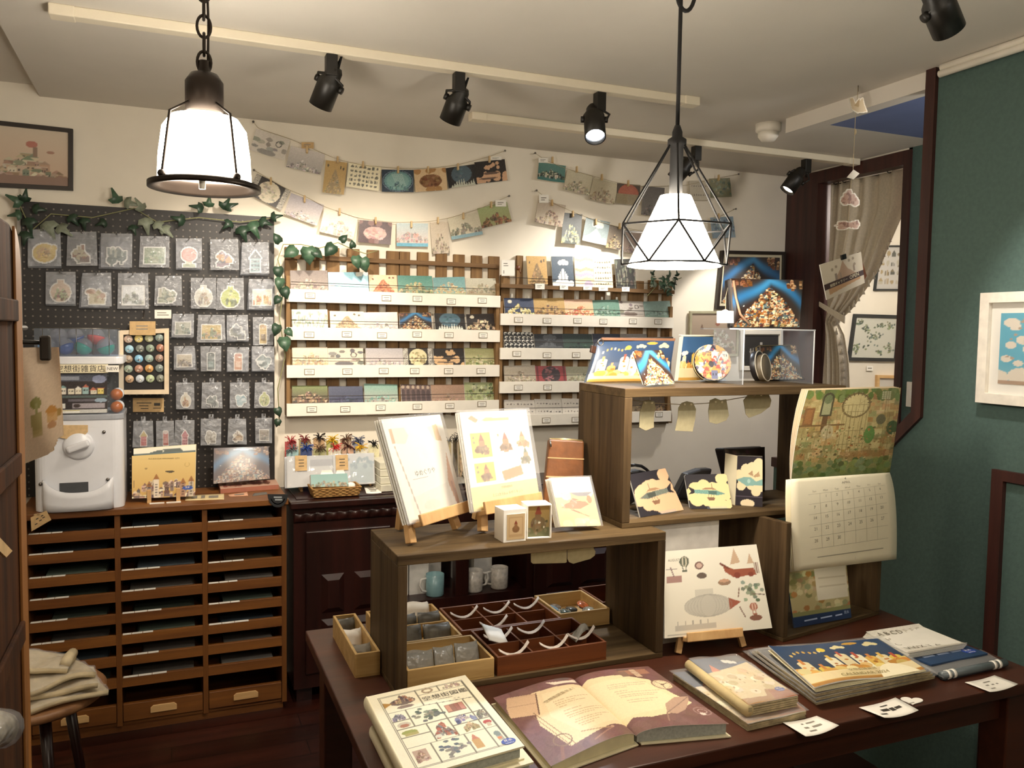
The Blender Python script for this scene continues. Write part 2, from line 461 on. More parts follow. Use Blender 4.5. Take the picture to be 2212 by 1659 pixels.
def whale(w, h, seed=0, flip=False, teal='6f9a94', cream='f0d8a6', dark='2d2930', zoom=1.0):
    a = Art(w, h, dark); r = random.Random(seed)
    pts = [(.5+.45*zoom*math.cos(t)*r.uniform(.7, 1), .42+.26*math.sin(t)*r.uniform(.7, 1.1), r.uniform(.9, 1.5)) for t in np.linspace(0, 6.28, 22)]
    pts += [(r.uniform(.2, .9), r.uniform(.25, .6), 1.7) for _ in range(14)] + [(.85, .85, 1.4), (.95, .95, 1.5), (.6, .05, 1.3), (.8, .08, 1.5), (.98, .1, 1.5)]
    clouds(a, pts, cream)
    s = -1 if flip else 1
    def X(t): return .5+s*(t-.5)
    a.poly([(X(.1), .42), (X(.3), .52), (X(.6), .54), (X(.85), .56), (X(.85), .46), (X(.55), .42), (X(.3), .38)], teal)
    a.poly([(X(.3), .5), (X(.5), .52), (X(.5), .42), (X(.32), .4)], srgb(teal)*.7)
    for k in range(8): a.line(X(.52+k*.04), .43, X(.53+k*.04), .54, .008, srgb(teal)*1.2)
    a.poly([(X(.82), .56), (X(.97), .66), (X(.9), .5), (X(.97), .42), (X(.83), .45)], dark)
    a.poly([(X(.3), .54), (X(.38), .6), (X(.55), .61), (X(.65), .56)], 'a8805c')
    a.line(X(.4), .6, X(.4), .72, .006, '5a4636')
    a.poly([(X(.36), .32), (X(.56), .33), (X(.52), .24), (X(.4), .23)], '8a6248')
    for k in (.4, .46, .52): a.line(X(k), .32, X(k-.02), .41, .005, '7a6250')
    return a
def banded(w, h, sky0, sky1, pal, seed, peak=.6, n=45, sz=.09, roofs=None, pw=1.3, moon=None, cl=None, base=.02, split=.5):
    a = Art(w, h, sky1); a.grad(0, sky1, 1, sky0)
    if moon: a.ell(*moon[:2], moon[2], moon[2]*w/h, moon[3])
    if cl: clouds(a, [(x, y, k) for x, y, k in cl[1]], cl[0])
    return town(a, -.02, 1.02, base, peak, pal, seed, n, sz, roofs, pw)
# ------------------------------------------------------------------ shared materials
WHITE = plain('white_plaster', 'ece4d4', .8, noise=.02, nscale=6, bump=.05)
CEIL = plain('ceiling_plaster', 'dcd6cc', .85, noise=.02, nscale=4, bump=.03)
GREEN = plain('dark_green_wallpaper', '485e58', .8, noise=.06, nscale=90, bump=.1)
BLUE = plain('blue_paint', '7080b0', .8, noise=.05, nscale=5)
DARKWOOD = wood('dark_trim_wood', '2a1512', '4a261f', 'Z', 8, .45)
FLOORW = wood('floor_planks', '2c130c', '52261a', 'X', 7, .35, plank=(.9, .11))
CABW = wood('cabinet_wood', '62391a', '8a5826', 'X', 7, .42)
CABV = wood('cabinet_wood_upright', '5c3516', '7c4e22', 'Z', 7, .42)
CHESTW = wood('chest_wood', '1c0b08', '341510', 'Z', 6, .3)
TABLEW = wood('table_wood', '34190f', '4e2717', 'X', 6, .4)
BOXW = wood('box_wood', '3c2e1e', '68553a', 'X', 11, .6, 20, .5)
BOXV = wood('box_wood_upright', '36291b', '5e4c35', 'Z', 11, .6, 20, .5)
SLATW = wood('slat_wood', '6b5138', '94754f', 'Z', 10, .65, 18)
SLATH = wood('rail_wood', '5e4732', '84684a', 'X', 10, .65, 18)
RAILW = plain('white_board', 'efe9dc', .55, noise=.02, nscale=20)
PALEW = wood('pale_wood', 'c79a62', 'e2bd85', 'X', 8, .5)
PALEV = wood('pale_wood_upright', 'c29460', 'dfb982', 'Z', 8, .5)
REDW = wood('red_brown_wood', '542a14', '7a4320', 'X', 8, .4)
SHELFW = wood('rustic_shelf_wood', '1a0f08', '543014', 'Z', 6, .85, 10, .6)
PRINT = printed('printed_paper')
GLOSS = printed('glossy_print', .3, .35)
PAPER = plain('white_paper', 'f4f0e6', .7, noise=.015)
CREAM = plain('cream_paper', 'f1e7c6', .65, noise=.015)
KRAFT = plain('kraft_paper', 'c9a877', .75, noise=.08, nscale=60)
INK = plain('ink', '3a352e', .6)
INKG = plain('faded_ink', '8a8478', .7)
BLACK = plain('black_metal', '17140f', .45, noise=.1)
BLACKM = plain('black_matt', '1a1818', .7)
STEEL = plain('steel', '8a8680', .3, .9)
WIRE = plain('dark_wire', '3a3028', .5)
STRING = plain('cotton_string', 'b8a888', .8)
LEAF = plain('leaf', '2f5a35', .4, noise=.25, nscale=40)
STEM = plain('plant_stem', '8a8a60', .7)
FILM = clear('clear_bag_film', 'f4f6fa', .27, .16, .8, 38, .75)
FILM2 = clear('clear_sleeve_film', 'ffffff', .16, .06, .35, 14, .8)
ACRYL = clear('clear_acrylic', 'f6faff', .07, .04, 0, 1, .7)
GLASS = clear('picture_glass', 'ffffff', .08, .02, 0, 1, .2)
PEG = wood('clothespin_wood', 'c9ab7c', 'e0c79c', 'Z', 20, .6)

ZC, YW, XP, XG = 2.33, 3.6, 3.08, 2.25
ZT = .72
# ------------------------------------------------------------------ the room
struct(MB().box(-2.4, -1.8, -.1, 4.9, 4.4, 0).build('floor', FLOORW))
struct(MB().box(-.43, -1.8, ZC, XG, YW+.1, ZC+.1).box(XG-.001, 2.66, ZC, 4.9, 4.4, ZC+.1).build('ceiling', CEIL))
struct(MB().box(-2.4, -1.8, ZC+.04, -.431, YW+.1, ZC+.14).build('ceiling_side', CEIL))
struct(MB().box(XG, -1.8, ZC, 4.9, 2.659, ZC+.1).build('ceiling_passage', BLUE))
struct(MB().box(-2.4, YW, 0, XP+.14, YW+.1, ZC+.16).build('wall_back', WHITE))
struct(MB().box(-2.5, -1.8, 0, -2.4, YW+.1, ZC+.16).build('wall_left', WHITE))
struct(MB().box(-2.5, -1.9, 0, 4.9, -1.8, ZC+.16).build('wall_front', WHITE))
def yz(P, x0, x1): return MB().prism([(x0, y, z) for y, z in P], (x1-x0, 0, 0))
struct(yz([(-1.8, 0), (2.66, 0), (2.66, .96), (2.23, .96), (1.96, 1.23), (1.96, ZC), (-1.8, ZC)], XG, XG+.06).build('wall_right', GREEN))
tr = yz([(2.66, .96), (2.66, .995), (2.24, .995), (1.995, 1.24), (1.995, ZC), (1.958, ZC), (1.958, 1.225), (2.225, .958), (2.66, .958)], XG-.014, XG+.074)
struct(tr.build('trim_1', DARKWOOD))
struct(MB().box(XG, 1.995, ZC-.055, XG+.06, 2.66, ZC).build('trim_2', CEIL))
struct(MB().box(XG-.016, 1.66, 0, XG, 1.697, 1.1).box(XG-.016, -1.7, 1.07, XG, 1.66, 1.1).build('trim_3', DARKWOOD))
# doorway in the passage wall
struct(MB().box(XP, -1.8, 0, XP+.1, 2.82, ZC).build('wall_passage', GREEN))
struct(MB().box(XP-.012, 2.80, 0, XP+.11, 2.838, 2.32).box(XP-.012, 3.37, 0, XP+.11, YW-.001, 2.32)
       .box(XP-.012, 2.838, 2.258, XP+.11, 3.37, 2.32).build('door_1', DARKWOOD))
struct(MB().box(XP, 2.8, 2.32, XP+.1, YW, ZC).build('wall_lintel', WHITE))
struct(MB().box(XP+.1, 4.2, 0, 4.9, 4.3, ZC).build('wall_gallery', WHITE))
struct(MB().box(4.8, -1.8, 0, 4.9, 4.3, ZC).build('wall_gallery_side', WHITE))

def rail_tube(name, label, P0, P1, r):
    tag(MB().tube([P0, P1], r, 10).build(name, RAILW), label, 'rail')
for k, (a, b) in enumerate((((2034, 146), (2212, 86)), ((2030, 160), (2212, 101)))):
    p = atx(*a, 2.225); q = atx(*b, 2.225); d = q-p
    rail_tube('curtain_rail', ['upper white rail along the top of the green wall', 'lower white rail along the top of the green wall'][k],
              (2.225, p[1], p[2]), (2.225, p[1]-1.2, p[2]), .011)
# switch plate
t = thing('light_switch', 'white light switch plate on the dark green passage wall', 'switch', (XP, 2.735, 1.228))
MB().box(XP-.008, 2.70, 1.172, XP, 2.77, 1.284).build('plate', RAILW, t, bevel=.002)
MB().box(XP-.012, 2.722, 1.212, XP-.007, 2.748, 1.246).build('rocker', PAPER, t, bevel=.001)
# smoke detector
p = atz(1660, 268, ZC)
t = thing('smoke_detector', 'round white smoke detector on the ceiling near the doorway', 'smoke detector', (p[0], p[1], ZC))
MB().lathe([(.05, 0), (.05, -.028), (.042, -.034)], (p[0], p[1], ZC), seg=32).build('base', RAILW, t)
MB().lathe([(.04, -.032), (.04, -.05), (.026, -.068), (0, -.07)], (p[0], p[1], ZC), seg=32).build('sensor', RAILW, t)

# ------------------------------------------------------------------ ceiling tracks and spotlights
for nm, x0, x1, y in (('first', -.27, 1.76, 2.575), ('second', 1.11, 3.05, 3.11)):
    tag(MB().box(x0, y-.022, ZC-.028, x1, y+.022, ZC).box(x0-.012, y-.025, ZC-.03, x0+.05, y+.025, ZC).box(x1-.05, y-.025, ZC-.03, x1+.012, y+.025, ZC)
        .build('lighting_track', plain('track_white', 'e8dec8', .5, noise=.01), bevel=.003),
        {'first': 'long cream lighting track on the ceiling with three black spotlights', 'second': 'shorter lighting track on the ceiling nearer the back wall'}[nm], 'lighting track')
LENS = plain('lamp_lens', 'ffffff', .3, emit=('e4efff', 28))
LENSW = plain('warm_lamp_lens', 'ffffff', .3, emit=('fff0d8', 14))
SPOTS = []
def spotlight(label, mount, head, tip, lens, sc=1.0, group='spotlights on the ceiling tracks'):
    """mount: under the track; head: rear centre of the can; tip: centre of its mouth"""
    mount, head, tip = (np.asarray(v, float) for v in (mount, head, tip))
    t = thing('track_spotlight', label, 'spotlight', mount, group)
    MB().box(mount[0]-.017*sc, mount[1]-.017*sc, mount[2]-.062*sc, mount[0]+.017*sc, mount[1]+.017*sc, mount[2]).build('adapter', BLACK, t, bevel=.002)
    ax = (tip-head); L = np.linalg.norm(ax); ax /= L
    sd = np.cross(ax, _F); sd /= np.linalg.norm(sd)
    r = .036*sc
    MB().lathe([(0, 0), (r*.55, 0), (r*.72, .012*sc), (r*.72, .03*sc), (r*.95, .042*sc), (r, .05*sc), (r, L), (r*.9, L), (r*.88, L-.02*sc), (0, L-.02*sc)], head, ax, 28).build('can', BLACK, t)
    piv = head+ax*L*.42; top = mount-np.array([0, 0, .06*sc])
    P = [piv+sd*r*1.15, piv+sd*r*1.15+(top-piv)*.6, top+sd*.014*sc, top-sd*.014*sc, piv-sd*r*1.15+(top-piv)*.6, piv-sd*r*1.15]
    MB().tube(P, .0045*sc, 8).build('yoke', BLACK, t)
    for s in (1, -1):
        MB().lathe([(0, 0), (.011*sc, 0), (.011*sc, .012*sc), (0, .012*sc)], piv+sd*s*r*.95, sd*s, 14).build('pivot_knob', BLACK, t)
    bk = head-ax*.004
    MB().tube([head+ax*.01, head-ax*.02+np.array([.01, 0, .015]), top+np.array([.012, .01, -.02]), top], .0035*sc, 7).build('cable', BLACK, t)
    MB().lathe([(0, 0), (r*.86, 0), (r*.7, .008*sc), (0, .012*sc)], head+ax*(L-.018*sc), ax, 24).build('lens', lens, t)
    return head+ax*(L+.012), ax
def can(label, m, track_y, hpx, tpx, dy, lens, sc=1.0):
    mt = atz(*m, ZC-.028) if track_y is None else np.array([atz(*m, ZC)[0], track_y, ZC-.028])
    h = aty(*hpx, mt[1]+dy[0]); e = aty(*tpx, mt[1]+dy[1])
    return spotlight(label, mt, h, e, lens, sc)
TRK, TRK2 = 2.575, 3.11
s1 = can('leftmost black spotlight, its can tilted down to the left', (716, 98), TRK, (725, 146), (692, 230), (0, .06), LENSW)
s2 = can('black spotlight in the middle of the long track', (989, 141), TRK, (1000, 190), (972, 262), (0, .06), LENSW)
s3 = can('black spotlight with a shining white lens at the right end of the long track', (1287, 188), TRK, (1282, 232), (1286, 296), (.035, -.045), LENS)
s4 = can('black spotlight beside the dark door post', (1722, 337), TRK2, (1733, 366), (1700, 412), (0, .02), LENSW)
s5 = can('black spotlight on the far track, seen behind the wire pendant', (1478, 312), TRK2, (1492, 345), (1455, 388), (0, .05), LENSW)
s6 = spotlight('black spotlight near the ceiling above the green wall, cut by the top edge', (1.62, 1.36, ZC), on(2010, -30, (1.64, 1.4, 0), (0, 1, 0)), on(2050, 66, (1.66, 1.42, 0), (0, 1, 0)), LENSW, 1.0)
lamp('track_beam', 'SPOT', s1[0], 34, WARM, .03, aim=(.35, 3.55, 1.35), spot=75)
lamp('track_beam', 'SPOT', s2[0], 24, WARM, .03, aim=(.85, 3.55, 1.45), spot=75)
lamp('track_beam', 'SPOT', s3[0], 40, COOL, .03, aim=(1.0, 1.55, .85), spot=48)
lamp('track_beam', 'SPOT', s4[0], 18, NEUT, .03, aim=(2.68, 3.55, 1.35), spot=62, blend=.25)
lamp('track_beam', 'SPOT', s5[0], 20, NEUT, .03, aim=(1.72, 3.58, 1.55), spot=80, blend=.7)
lamp('track_beam', 'SPOT', s6[0], 22, NEUT, .03, aim=(2.24, 1.4, 1.45), spot=60)
# a lamp on the track nearest the photographer, above the frame, lights the easels and boxes
lamp('track_beam', 'SPOT', (.75, .85, 2.25), 27, NEUT, .03, aim=(.72, 1.85, 1.1), spot=34)
lamp('track_beam', 'SPOT', (1.35, .75, 2.25), 20, NEUT, .03, aim=(1.35, 1.8, 1.3), spot=38)

# ------------------------------------------------------------------ pendant lamps
def chain(P0, z0, z1, link, r, mat, parent):
    m = MB(); z = z1; k = 0
    while z > z0:
        ring = []
        for w in np.linspace(0, 2*math.pi, 18, endpoint=False):
            x = math.cos(w)*link*.3; zz = math.sin(w)*link*.5
            ring.append((P0[0]+(x if k % 2 else 0), P0[1]+(0 if k % 2 else x), z-link*.5+zz))
        m.tube(ring, r, 6, closed=True); z -= link*.8; k += 1
    return m.build('chain', mat, parent)
D1 = 1.92
c1 = _O + ray(443, 395)*D1        # centre of the lower rim
x, y, zr = c1
BRONZE = plain('dark_bronze', '2e2620', .4, .7)
t = thing('pendant_lamp', 'glowing glass pendant lamp with dark rim hanging on a chain, upper left', 'pendant lamp', (x, y, ZC))
MB().lathe([(.05, 0), (.05, -.012), (.02, -.025), (0, -.025)], (x, y, ZC), seg=28).build('ceiling_rose', BRONZE, t)
zcap = zr+.215
chain((x, y, 0), zcap+.05, ZC-.02, .05, .0035, BRONZE, t)
MB().tube([(x+.008, y, zcap+.04), (x+.01, y+.004, (zcap+ZC)/2), (x+.006, y, ZC-.02)], .003, 6).build('cable', BRONZE, t)
MB().lathe([(0, .06), (.012, .06), (.014, .035), (.03, .03), (.042, .012), (.042, -.055), (.036, -.06), (0, -.06)], (x, y, zcap), seg=28).build('socket_cap', BRONZE, t)
sh = MB().lathe([(.04, .155), (.075, .145), (.092, .12), (.1, .06), (.103, .0), (.1, 0), (.097, .06), (.088, .117), (.072, .141), (.04, .15)], (x, y, zr), seg=40)
GLOW = plain('lit_opal_glass', 'fff4dc', .3, emit=('fff3e0', 22))
sh.build('glass_shade', GLOW, t)
MB().lathe([(.1, .004), (.124, -.004), (.124, -.016), (.098, -.012), (.098, 0)], (x, y, zr), seg=44).build('rim', BRONZE, t)
for k in range(4):
    w = k*math.pi/2+.6
    MB().tube([(x+math.cos(w)*.043, y+math.sin(w)*.043, zcap-.04), (x+math.cos(w)*.09, y+math.sin(w)*.09, zr+.145), (x+math.cos(w)*.112, y+math.sin(w)*.112, zr)], .003, 6).build('shade_strut', BRONZE, t)
    MB().ball((x+math.cos(w)*.112, y+math.sin(w)*.112, zr+.004), .009, seg=12).build('thumb_screw', BRONZE, t)
MB().lathe([(0, -.06), (.02, -.055), (.032, -.03), (.03, .0), (.015, .03), (.012, .05)], (x, y, zr+.075), seg=20).build('bulb', GLOW, t)
MB().tube([(x-.01, y-.1, zr-.012), (x-.01, y-.1, zr-.03)], .007, 8).build('pull_stop', RAILW, t)
lamp('pendant_glow', 'POINT', (x, y, zr-.02), 15, WARM, .09)

D2 = 1.80
def ctr(px, py): return _O + ray(px, py)*D2
cb = ctr(1455, 585); x, y = cb[0], cb[1]
t = thing('wire_cage_pendant', 'white lit cone pendant inside a dark diamond wire cage', 'pendant lamp', (x, y, ZC))
def zof(py): return ctr(1462, py)[2]
MB().lathe([(.05, 0), (.05, -.014), (.015, -.03), (0, -.03)], (x, y, ZC), seg=28).build('ceiling_rose', BLACKM, t)
MB().tube([(x, y, ZC-.02), (x, y, zof(285))], .0045, 10).build('cord', BLACKM, t)
loop = [(x+.012+.024*math.cos(w), y, zof(33)+.048+.05*math.sin(w)) for w in np.linspace(0, 2*math.pi, 24, endpoint=False)]
MB().tube(loop, .0045, 8, closed=True).build('cord_loop', BLACKM, t)
zt_, zm, zb = zof(312), zof(492), zof(572)
MB().lathe([(0, zof(276)), (.006, zof(276)), (.011, zof(290)), (.011, zof(300)), (.02, zof(306)), (.02, zof(318)), (.014, zof(322)), (.014, zof(430)), (0, zof(432))], (x, y, 0), seg=20).build('socket', BLACKM, t)
rm, rb, n = .128, .112, 6
A = [(x+.014*math.cos(w), y+.014*math.sin(w), zt_) for w in np.linspace(0, 6.283, n, endpoint=False)]
M_ = [(x+rm*math.cos(w), y+rm*math.sin(w), zm) for w in np.linspace(0, 6.283, n, endpoint=False)]
B_ = [(x+rb*math.cos(w), y+rb*math.sin(w), zb) for w in np.linspace(.52, 6.283+.52, n, endpoint=False)]
for i in range(n):
    j = (i+1) % n
    for P in ((A[i], M_[i]), (M_[i], M_[j]), (M_[i], B_[i]), (M_[j], B_[i]), (B_[i], B_[j])):
        MB().tube(P, .0022, 6).build('cage_wire', BLACKM, t)
GLOW2 = plain('lit_white_shade', 'fff8ea', .4, emit=('fff4e0', 20))
MB().lathe([(.03, zof(425)), (.033, zof(425)), (.1, zb-.004), (.097, zb-.004)][::-1]+[(.03, zof(425))], (x, y, 0), seg=44).build('shade', GLOW2, t)
MB().ball((x, y, zof(500)), .028, seg=16).build('bulb', GLOW2, t)
lamp('pendant_glow', 'POINT', (x, y, zb-.02), 13, WARM, .08)
LAMP2 = (x, y, zb)

# ------------------------------------------------------------------ table
TX0, TX1, TY0, TY1 = .315, 1.84, 1.222, 2.095
t = thing('display_table', 'long dark brown wooden table in the middle of the shop', 'table', (1.05, 1.65, 0))
MB().box(TX0, TY0, ZT-.026, TX1, TY1, ZT).build('tabletop', TABLEW, t, bevel=.003)
MB().box(TX0+.06, TY0+.05, ZT-.1, TX1-.06, TY0+.07, ZT-.026).box(TX0+.06, TY1-.07, ZT-.1, TX1-.06, TY1-.05, ZT-.026)\
    .box(TX0+.06, TY0+.07, ZT-.1, TX0+.08, TY1-.07, ZT-.026).box(TX1-.08, TY0+.07, ZT-.1, TX1-.06, TY1-.07, ZT-.026).build('apron', TABLEW, t)
for sx in (TX0+.03, TX1-.1):
    for sy in (TY0+.03, TY1-.1):
        MB().box(sx, sy, 0, sx+.07, sy+.07, ZT-.026).build('leg', TABLEW, t, bevel=.004)

# ------------------------------------------------------------------ wooden display boxes on the table
def open_box(label, x0, y0, z0, w, d, h, turn=0.0, th=.021, inset=0):
    """x0, y0: front left corner; turned about it by turn degrees"""
    u = np.array([math.cos(R(turn)), math.sin(R(turn)), 0]); v = np.array([-u[1], u[0], 0]); o = np.array([x0, y0, 0])
    t = thing('display_box', label, 'display box', o+u*w/2+v*d/2+(0, 0, z0), 'open wooden display boxes')
    def bd(name, a0, a1, c0, c1, m, e=0):
        MB().obox(o+u*(a0+a1)/2+v*(d+e)/2+np.array([0, 0, (c0+c1)/2]), u*(a1-a0)/2, v*(d-e)/2, (0, 0, (c1-c0)/2)).build(name, m, t, bevel=.0015)
    bd('top_board', th if inset else 0, w-th if inset else w, z0+h-th, z0+h, BOXW, inset); bd('bottom_board', 0, w, z0, z0+th*.6, BOXW)
    k = h if inset else h-th
    bd('side_board', 0, th, z0+th*.6, z0+k, BOXV); bd('side_board', w-th, w, z0+th*.6, z0+k, BOXV)
    return t
ZB1 = 1.02; ZB2 = 1.352
open_box('long low wooden box with trays inside, standing on the left of the table', .43, 1.63, ZT, .642, .245, ZB1-ZT)
open_box('small upright wooden box at the right end of the table behind the calendar', 1.406, 1.607, ZT, .402, .24, ZB1-ZT, 10.5, .018, .1)
open_box('upper wooden box bridging the two lower boxes', .988, 1.69, ZB1, .672, .236, ZB2-ZB1)
m = MB().box(1.075, 1.702, ZT, 1.275, 1.708, ZB1-.002)
tag(m.build('backing_board', plain('pale_board', 'cfcac2', .7), bevel=.001), 'plain pale board standing behind the small calendar easel', 'board')

# ------------------------------------------------------------------ print cabinet
CY = 3.245; CX0, CX1 = -.47, .415; CZ = .83
t = cab = thing('print_cabinet', 'brown wooden cabinet with three columns of open print trays', 'cabinet', ((CX0+CX1)/2, 3.42, 0))
MB().box(CX0-.01, CY-.012, CZ-.022, CX1+.008, YW-.002, CZ).build('top_board', CABW, t, bevel=.002)
dv = [CX0, aty(248, 1200, CY)[0], aty(437, 1200, CY)[0], CX1-.016]
MB().box(CX0, YW-.02, .03, CX1, YW-.004, CZ-.022).build('back_panel', CABW, t)
MB().box(CX0+.01, CY+.02, 0, CX1-.01, YW-.02, .03).build('plinth', CABW, t)
for d in dv: MB().box(d, CY, .03, d+.018, YW-.02, CZ-.022).build('divider', CABV, t, bevel=.001)
ZL = [aty(262, q, CY)[2] for q in (1141, 1184, 1233, 1279, 1326, 1372, 1418, 1465)]
rr = random.Random(4)
STK = [plain('print_stack_'+c, h, .6) for c, h in (('grey', '6f6a64'), ('slate', '49545c'), ('tan', '7a6a52'), ('green', '4f5a50'))]
ORD = ['top', 'second', 'third', 'fourth', 'fifth', 'sixth', 'seventh', 'lowest']
for c in range(3):
    xa, xb = dv[c]+.018, dv[c+1]
    cname = ['left', 'middle', 'right'][c]
    for k, z in enumerate(ZL):
        tr_ = MB().box(xa, CY+.014, z-.034, xb, YW-.02, z-.026).build('tray', CABW, t)
        MB().box(xa, CY, z-.036, xb, CY+.014, z).build('lip', CABW, tr_, bevel=.001)
        # white title strips
        wd = (xb-xa)*rr.uniform(.38, .55); m = MB(); x_ = xa+.004
        for q in range(3):
            e = x_+wd/3*rr.uniform(.8, 1.1); m.box(x_, CY-.0012, z-.001, e, CY+.012, z+.0012); x_ = e+.002
        if not (k > 5 and c == 2): m.build('title_strip', PAPER, tr_)
        h = rr.uniform(.008, .03); sx = rr.uniform(.01, .05); m = MB()
        for q in range(4):
            ox, oy = rr.uniform(-.004, .004), rr.uniform(-.004, .004)
            m.box(xa+.02+sx+ox, CY+.03+oy, z-.026+h*q/4, xb-.03+ox, CY+.25+oy, z-.026+h*(q+1)/4-.0006)
        tag(m.build('print_stack', rr.choice(STK)), f'stack of prints in the {ORD[k]} tray of the {cname} column of the print cabinet', 'prints', 'prints in the cabinet trays')
    MB().box(xa, CY+.012, .03, xb, YW-.02, .04).build('drawer_floor', CABW, t)
    zt2 = ZL[-1]-.1
    dr = MB().box(xa+.002, CY+.001, .045, xb-.002, CY+.02, zt2).build('drawer', CABW, t, bevel=.002)
    xm, zm_ = (xa+xb)/2, (.045+zt2)/2
    MB().prism([(xm-.045, CY+.001, zm_-.012), (xm+.045, CY+.001, zm_-.012), (xm+.045, CY+.001, zm_+.008), (xm+.035, CY+.001, zm_+.016), (xm-.035, CY+.001, zm_+.016), (xm-.045, CY+.001, zm_+.008)], (0, -.006, 0)).build('drawer_pull', PALEW, dr, bevel=.002)

# ------------------------------------------------------------------ dark carved chest along the wall
KX0, KX1, KY, KZ = .432, 1.95, 3.27, .81
t = thing('carved_chest', 'dark carved wooden chest with panelled doors beside the print cabinet', 'chest', ((KX0+KX1)/2, 3.4, 0))
MB().box(KX0, KY-.02, KZ-.03, KX1, YW-.004, KZ).build('top_board', CHESTW, t, bevel=.006)
MB().box(KX0+.03, KY+.03, KZ-.0, KX1-.03, YW-.03, KZ+.004).build('top_inlay', CHESTW, t, bevel=.002)
nx0, nx1 = .86, 1.44
m = MB().box(KX0+.015, KY, .06, nx0, YW-.01, KZ-.03).box(nx1, KY, .06, KX1-.015, YW-.01, KZ-.03)
m.box(nx0, KY, KZ-.13, nx1, YW-.01, KZ-.03).box(nx0, KY, .06, nx1, YW-.01, .36).box(nx0, YW-.05, .36, nx1, YW-.01, KZ-.13)
m.build('carcass', CHESTW, t)
MB().box(1.115, KY+.005, .36, 1.175, KY+.05, KZ-.13).build('niche_post', CHESTW, t, bevel=.003)
def frz(u, v): return np.array([KX0+.015+u*(KX1-KX0-.03), KY-.002-.008*abs(math.sin(u*math.pi*34))*math.sin(math.pi*v), KZ-.085+v*.04])
MB().sheet(frz, 240, 6, .002).build('carved_frieze', CHESTW, t)
for xa, xb in ((KX0+.06, nx0-.03), (nx1+.03, KX1-.06)):
    d = MB().box(xa, KY-.014, .12, xb, KY, KZ-.12).build('door', CHESTW, t, bevel=.004)
    w, h = (xb-xa-.16)/2, .155
    for i in range(2):
        for j in range(3):
            px0 = xa+.06+i*(w+.04); pz = .18+j*(h+.025)
            if pz+h > KZ-.15: continue
            m = MB(); a_, b_ = np.array([px0, KY-.014, pz]), np.array([px0+w, KY-.014, pz+h])
            o4 = [(px0, pz), (px0+w, pz), (px0+w, pz+h), (px0, pz+h)]; i4 = [(px0+.022, pz+.022), (px0+w-.022, pz+.022), (px0+w-.022, pz+h-.022), (px0+.022, pz+h-.022)]
            V = [(q[0], KY-.014, q[1]) for q in o4]+[(q[0], KY-.03, q[1]) for q in i4]
            m.add(V, [(0, 1, 5, 4), (1, 2, 6, 5), (2, 3, 7, 6), (3, 0, 4, 7), (4, 5, 6, 7)])
            m.build('raised_panel', CHESTW, d)
for xx in (KX0+.03, KX1-.09):
    for yy in (KY+.03, YW-.1): MB().box(xx, yy, 0, xx+.06, yy+.06, .06).build('foot', CHESTW, t)
# white boxes and mugs in the niche
WB = plain('white_card_box', 'd8d4cc', .7)
bi = 0
for (xa, xb, y0, z0, z1, lb) in ((.866, .932, 3.36, .36, .5, 'white mug box at the left end of the chest niche'), (.938, 1.022, 3.36, .36, .515, 'white mug box second from left in the chest niche'),
                         (1.04, 1.11, 3.46, .36, .49, 'white box behind the blue mug in the chest niche'), (1.04, 1.11, 3.46, .491, .62, 'white box stacked on another behind the blue mug'),
                         (1.185, 1.24, 3.46, .36, .49, 'white box behind the pair of pale mugs, lower one'), (1.185, 1.24, 3.46, .491, .62, 'white box stacked high right of the niche post'), (1.25, 1.335, 3.42, .36, .53, 'tall white box at the right of the pale mugs')):
    m = MB().box(xa, y0, z0, xb, y0+.09, z1)
    m.box(xa+.001, y0-.0006, z1-.03, xb-.001, y0, z1-.0292)
    tag(m.build('mug_box', WB, bevel=.001), lb, 'box', 'white mug boxes in the chest niche')
def mug(x, y, z, c, lb, hs):
    t = thing('mug', lb, 'mug', (x, y, z), 'mugs in the chest niche')
    MB().lathe([(0, 0), (.036, 0), (.038, .006), (.039, .092), (.0355, .092), (.0345, .008), (0, .008)], (x, y, z), seg=32).build('cup', c, t)
    MB().tube([(x+hs*.037, y, z+.075), (x+hs*.06, y, z+.072), (x+hs*.066, y, z+.048), (x+hs*.056, y, z+.024), (x+hs*.037, y, z+.018)], .0055, 8).build('handle', WB, t)
MB_ = plain('mug_glaze_blue', '7fa3a8', .25); MW = plain('mug_glaze_white', 'c9c3ba', .25, noise=.12, nscale=70)
mug(1.04, 3.325, .36, MB_, 'pale blue mug standing in the chest niche', -1)
mug(1.215, 3.325, .36, MW, 'speckled white mug next to the niche post', 1)
mug(1.335, 3.33, .36, MW, 'speckled white mug with its handle to the left', -1)
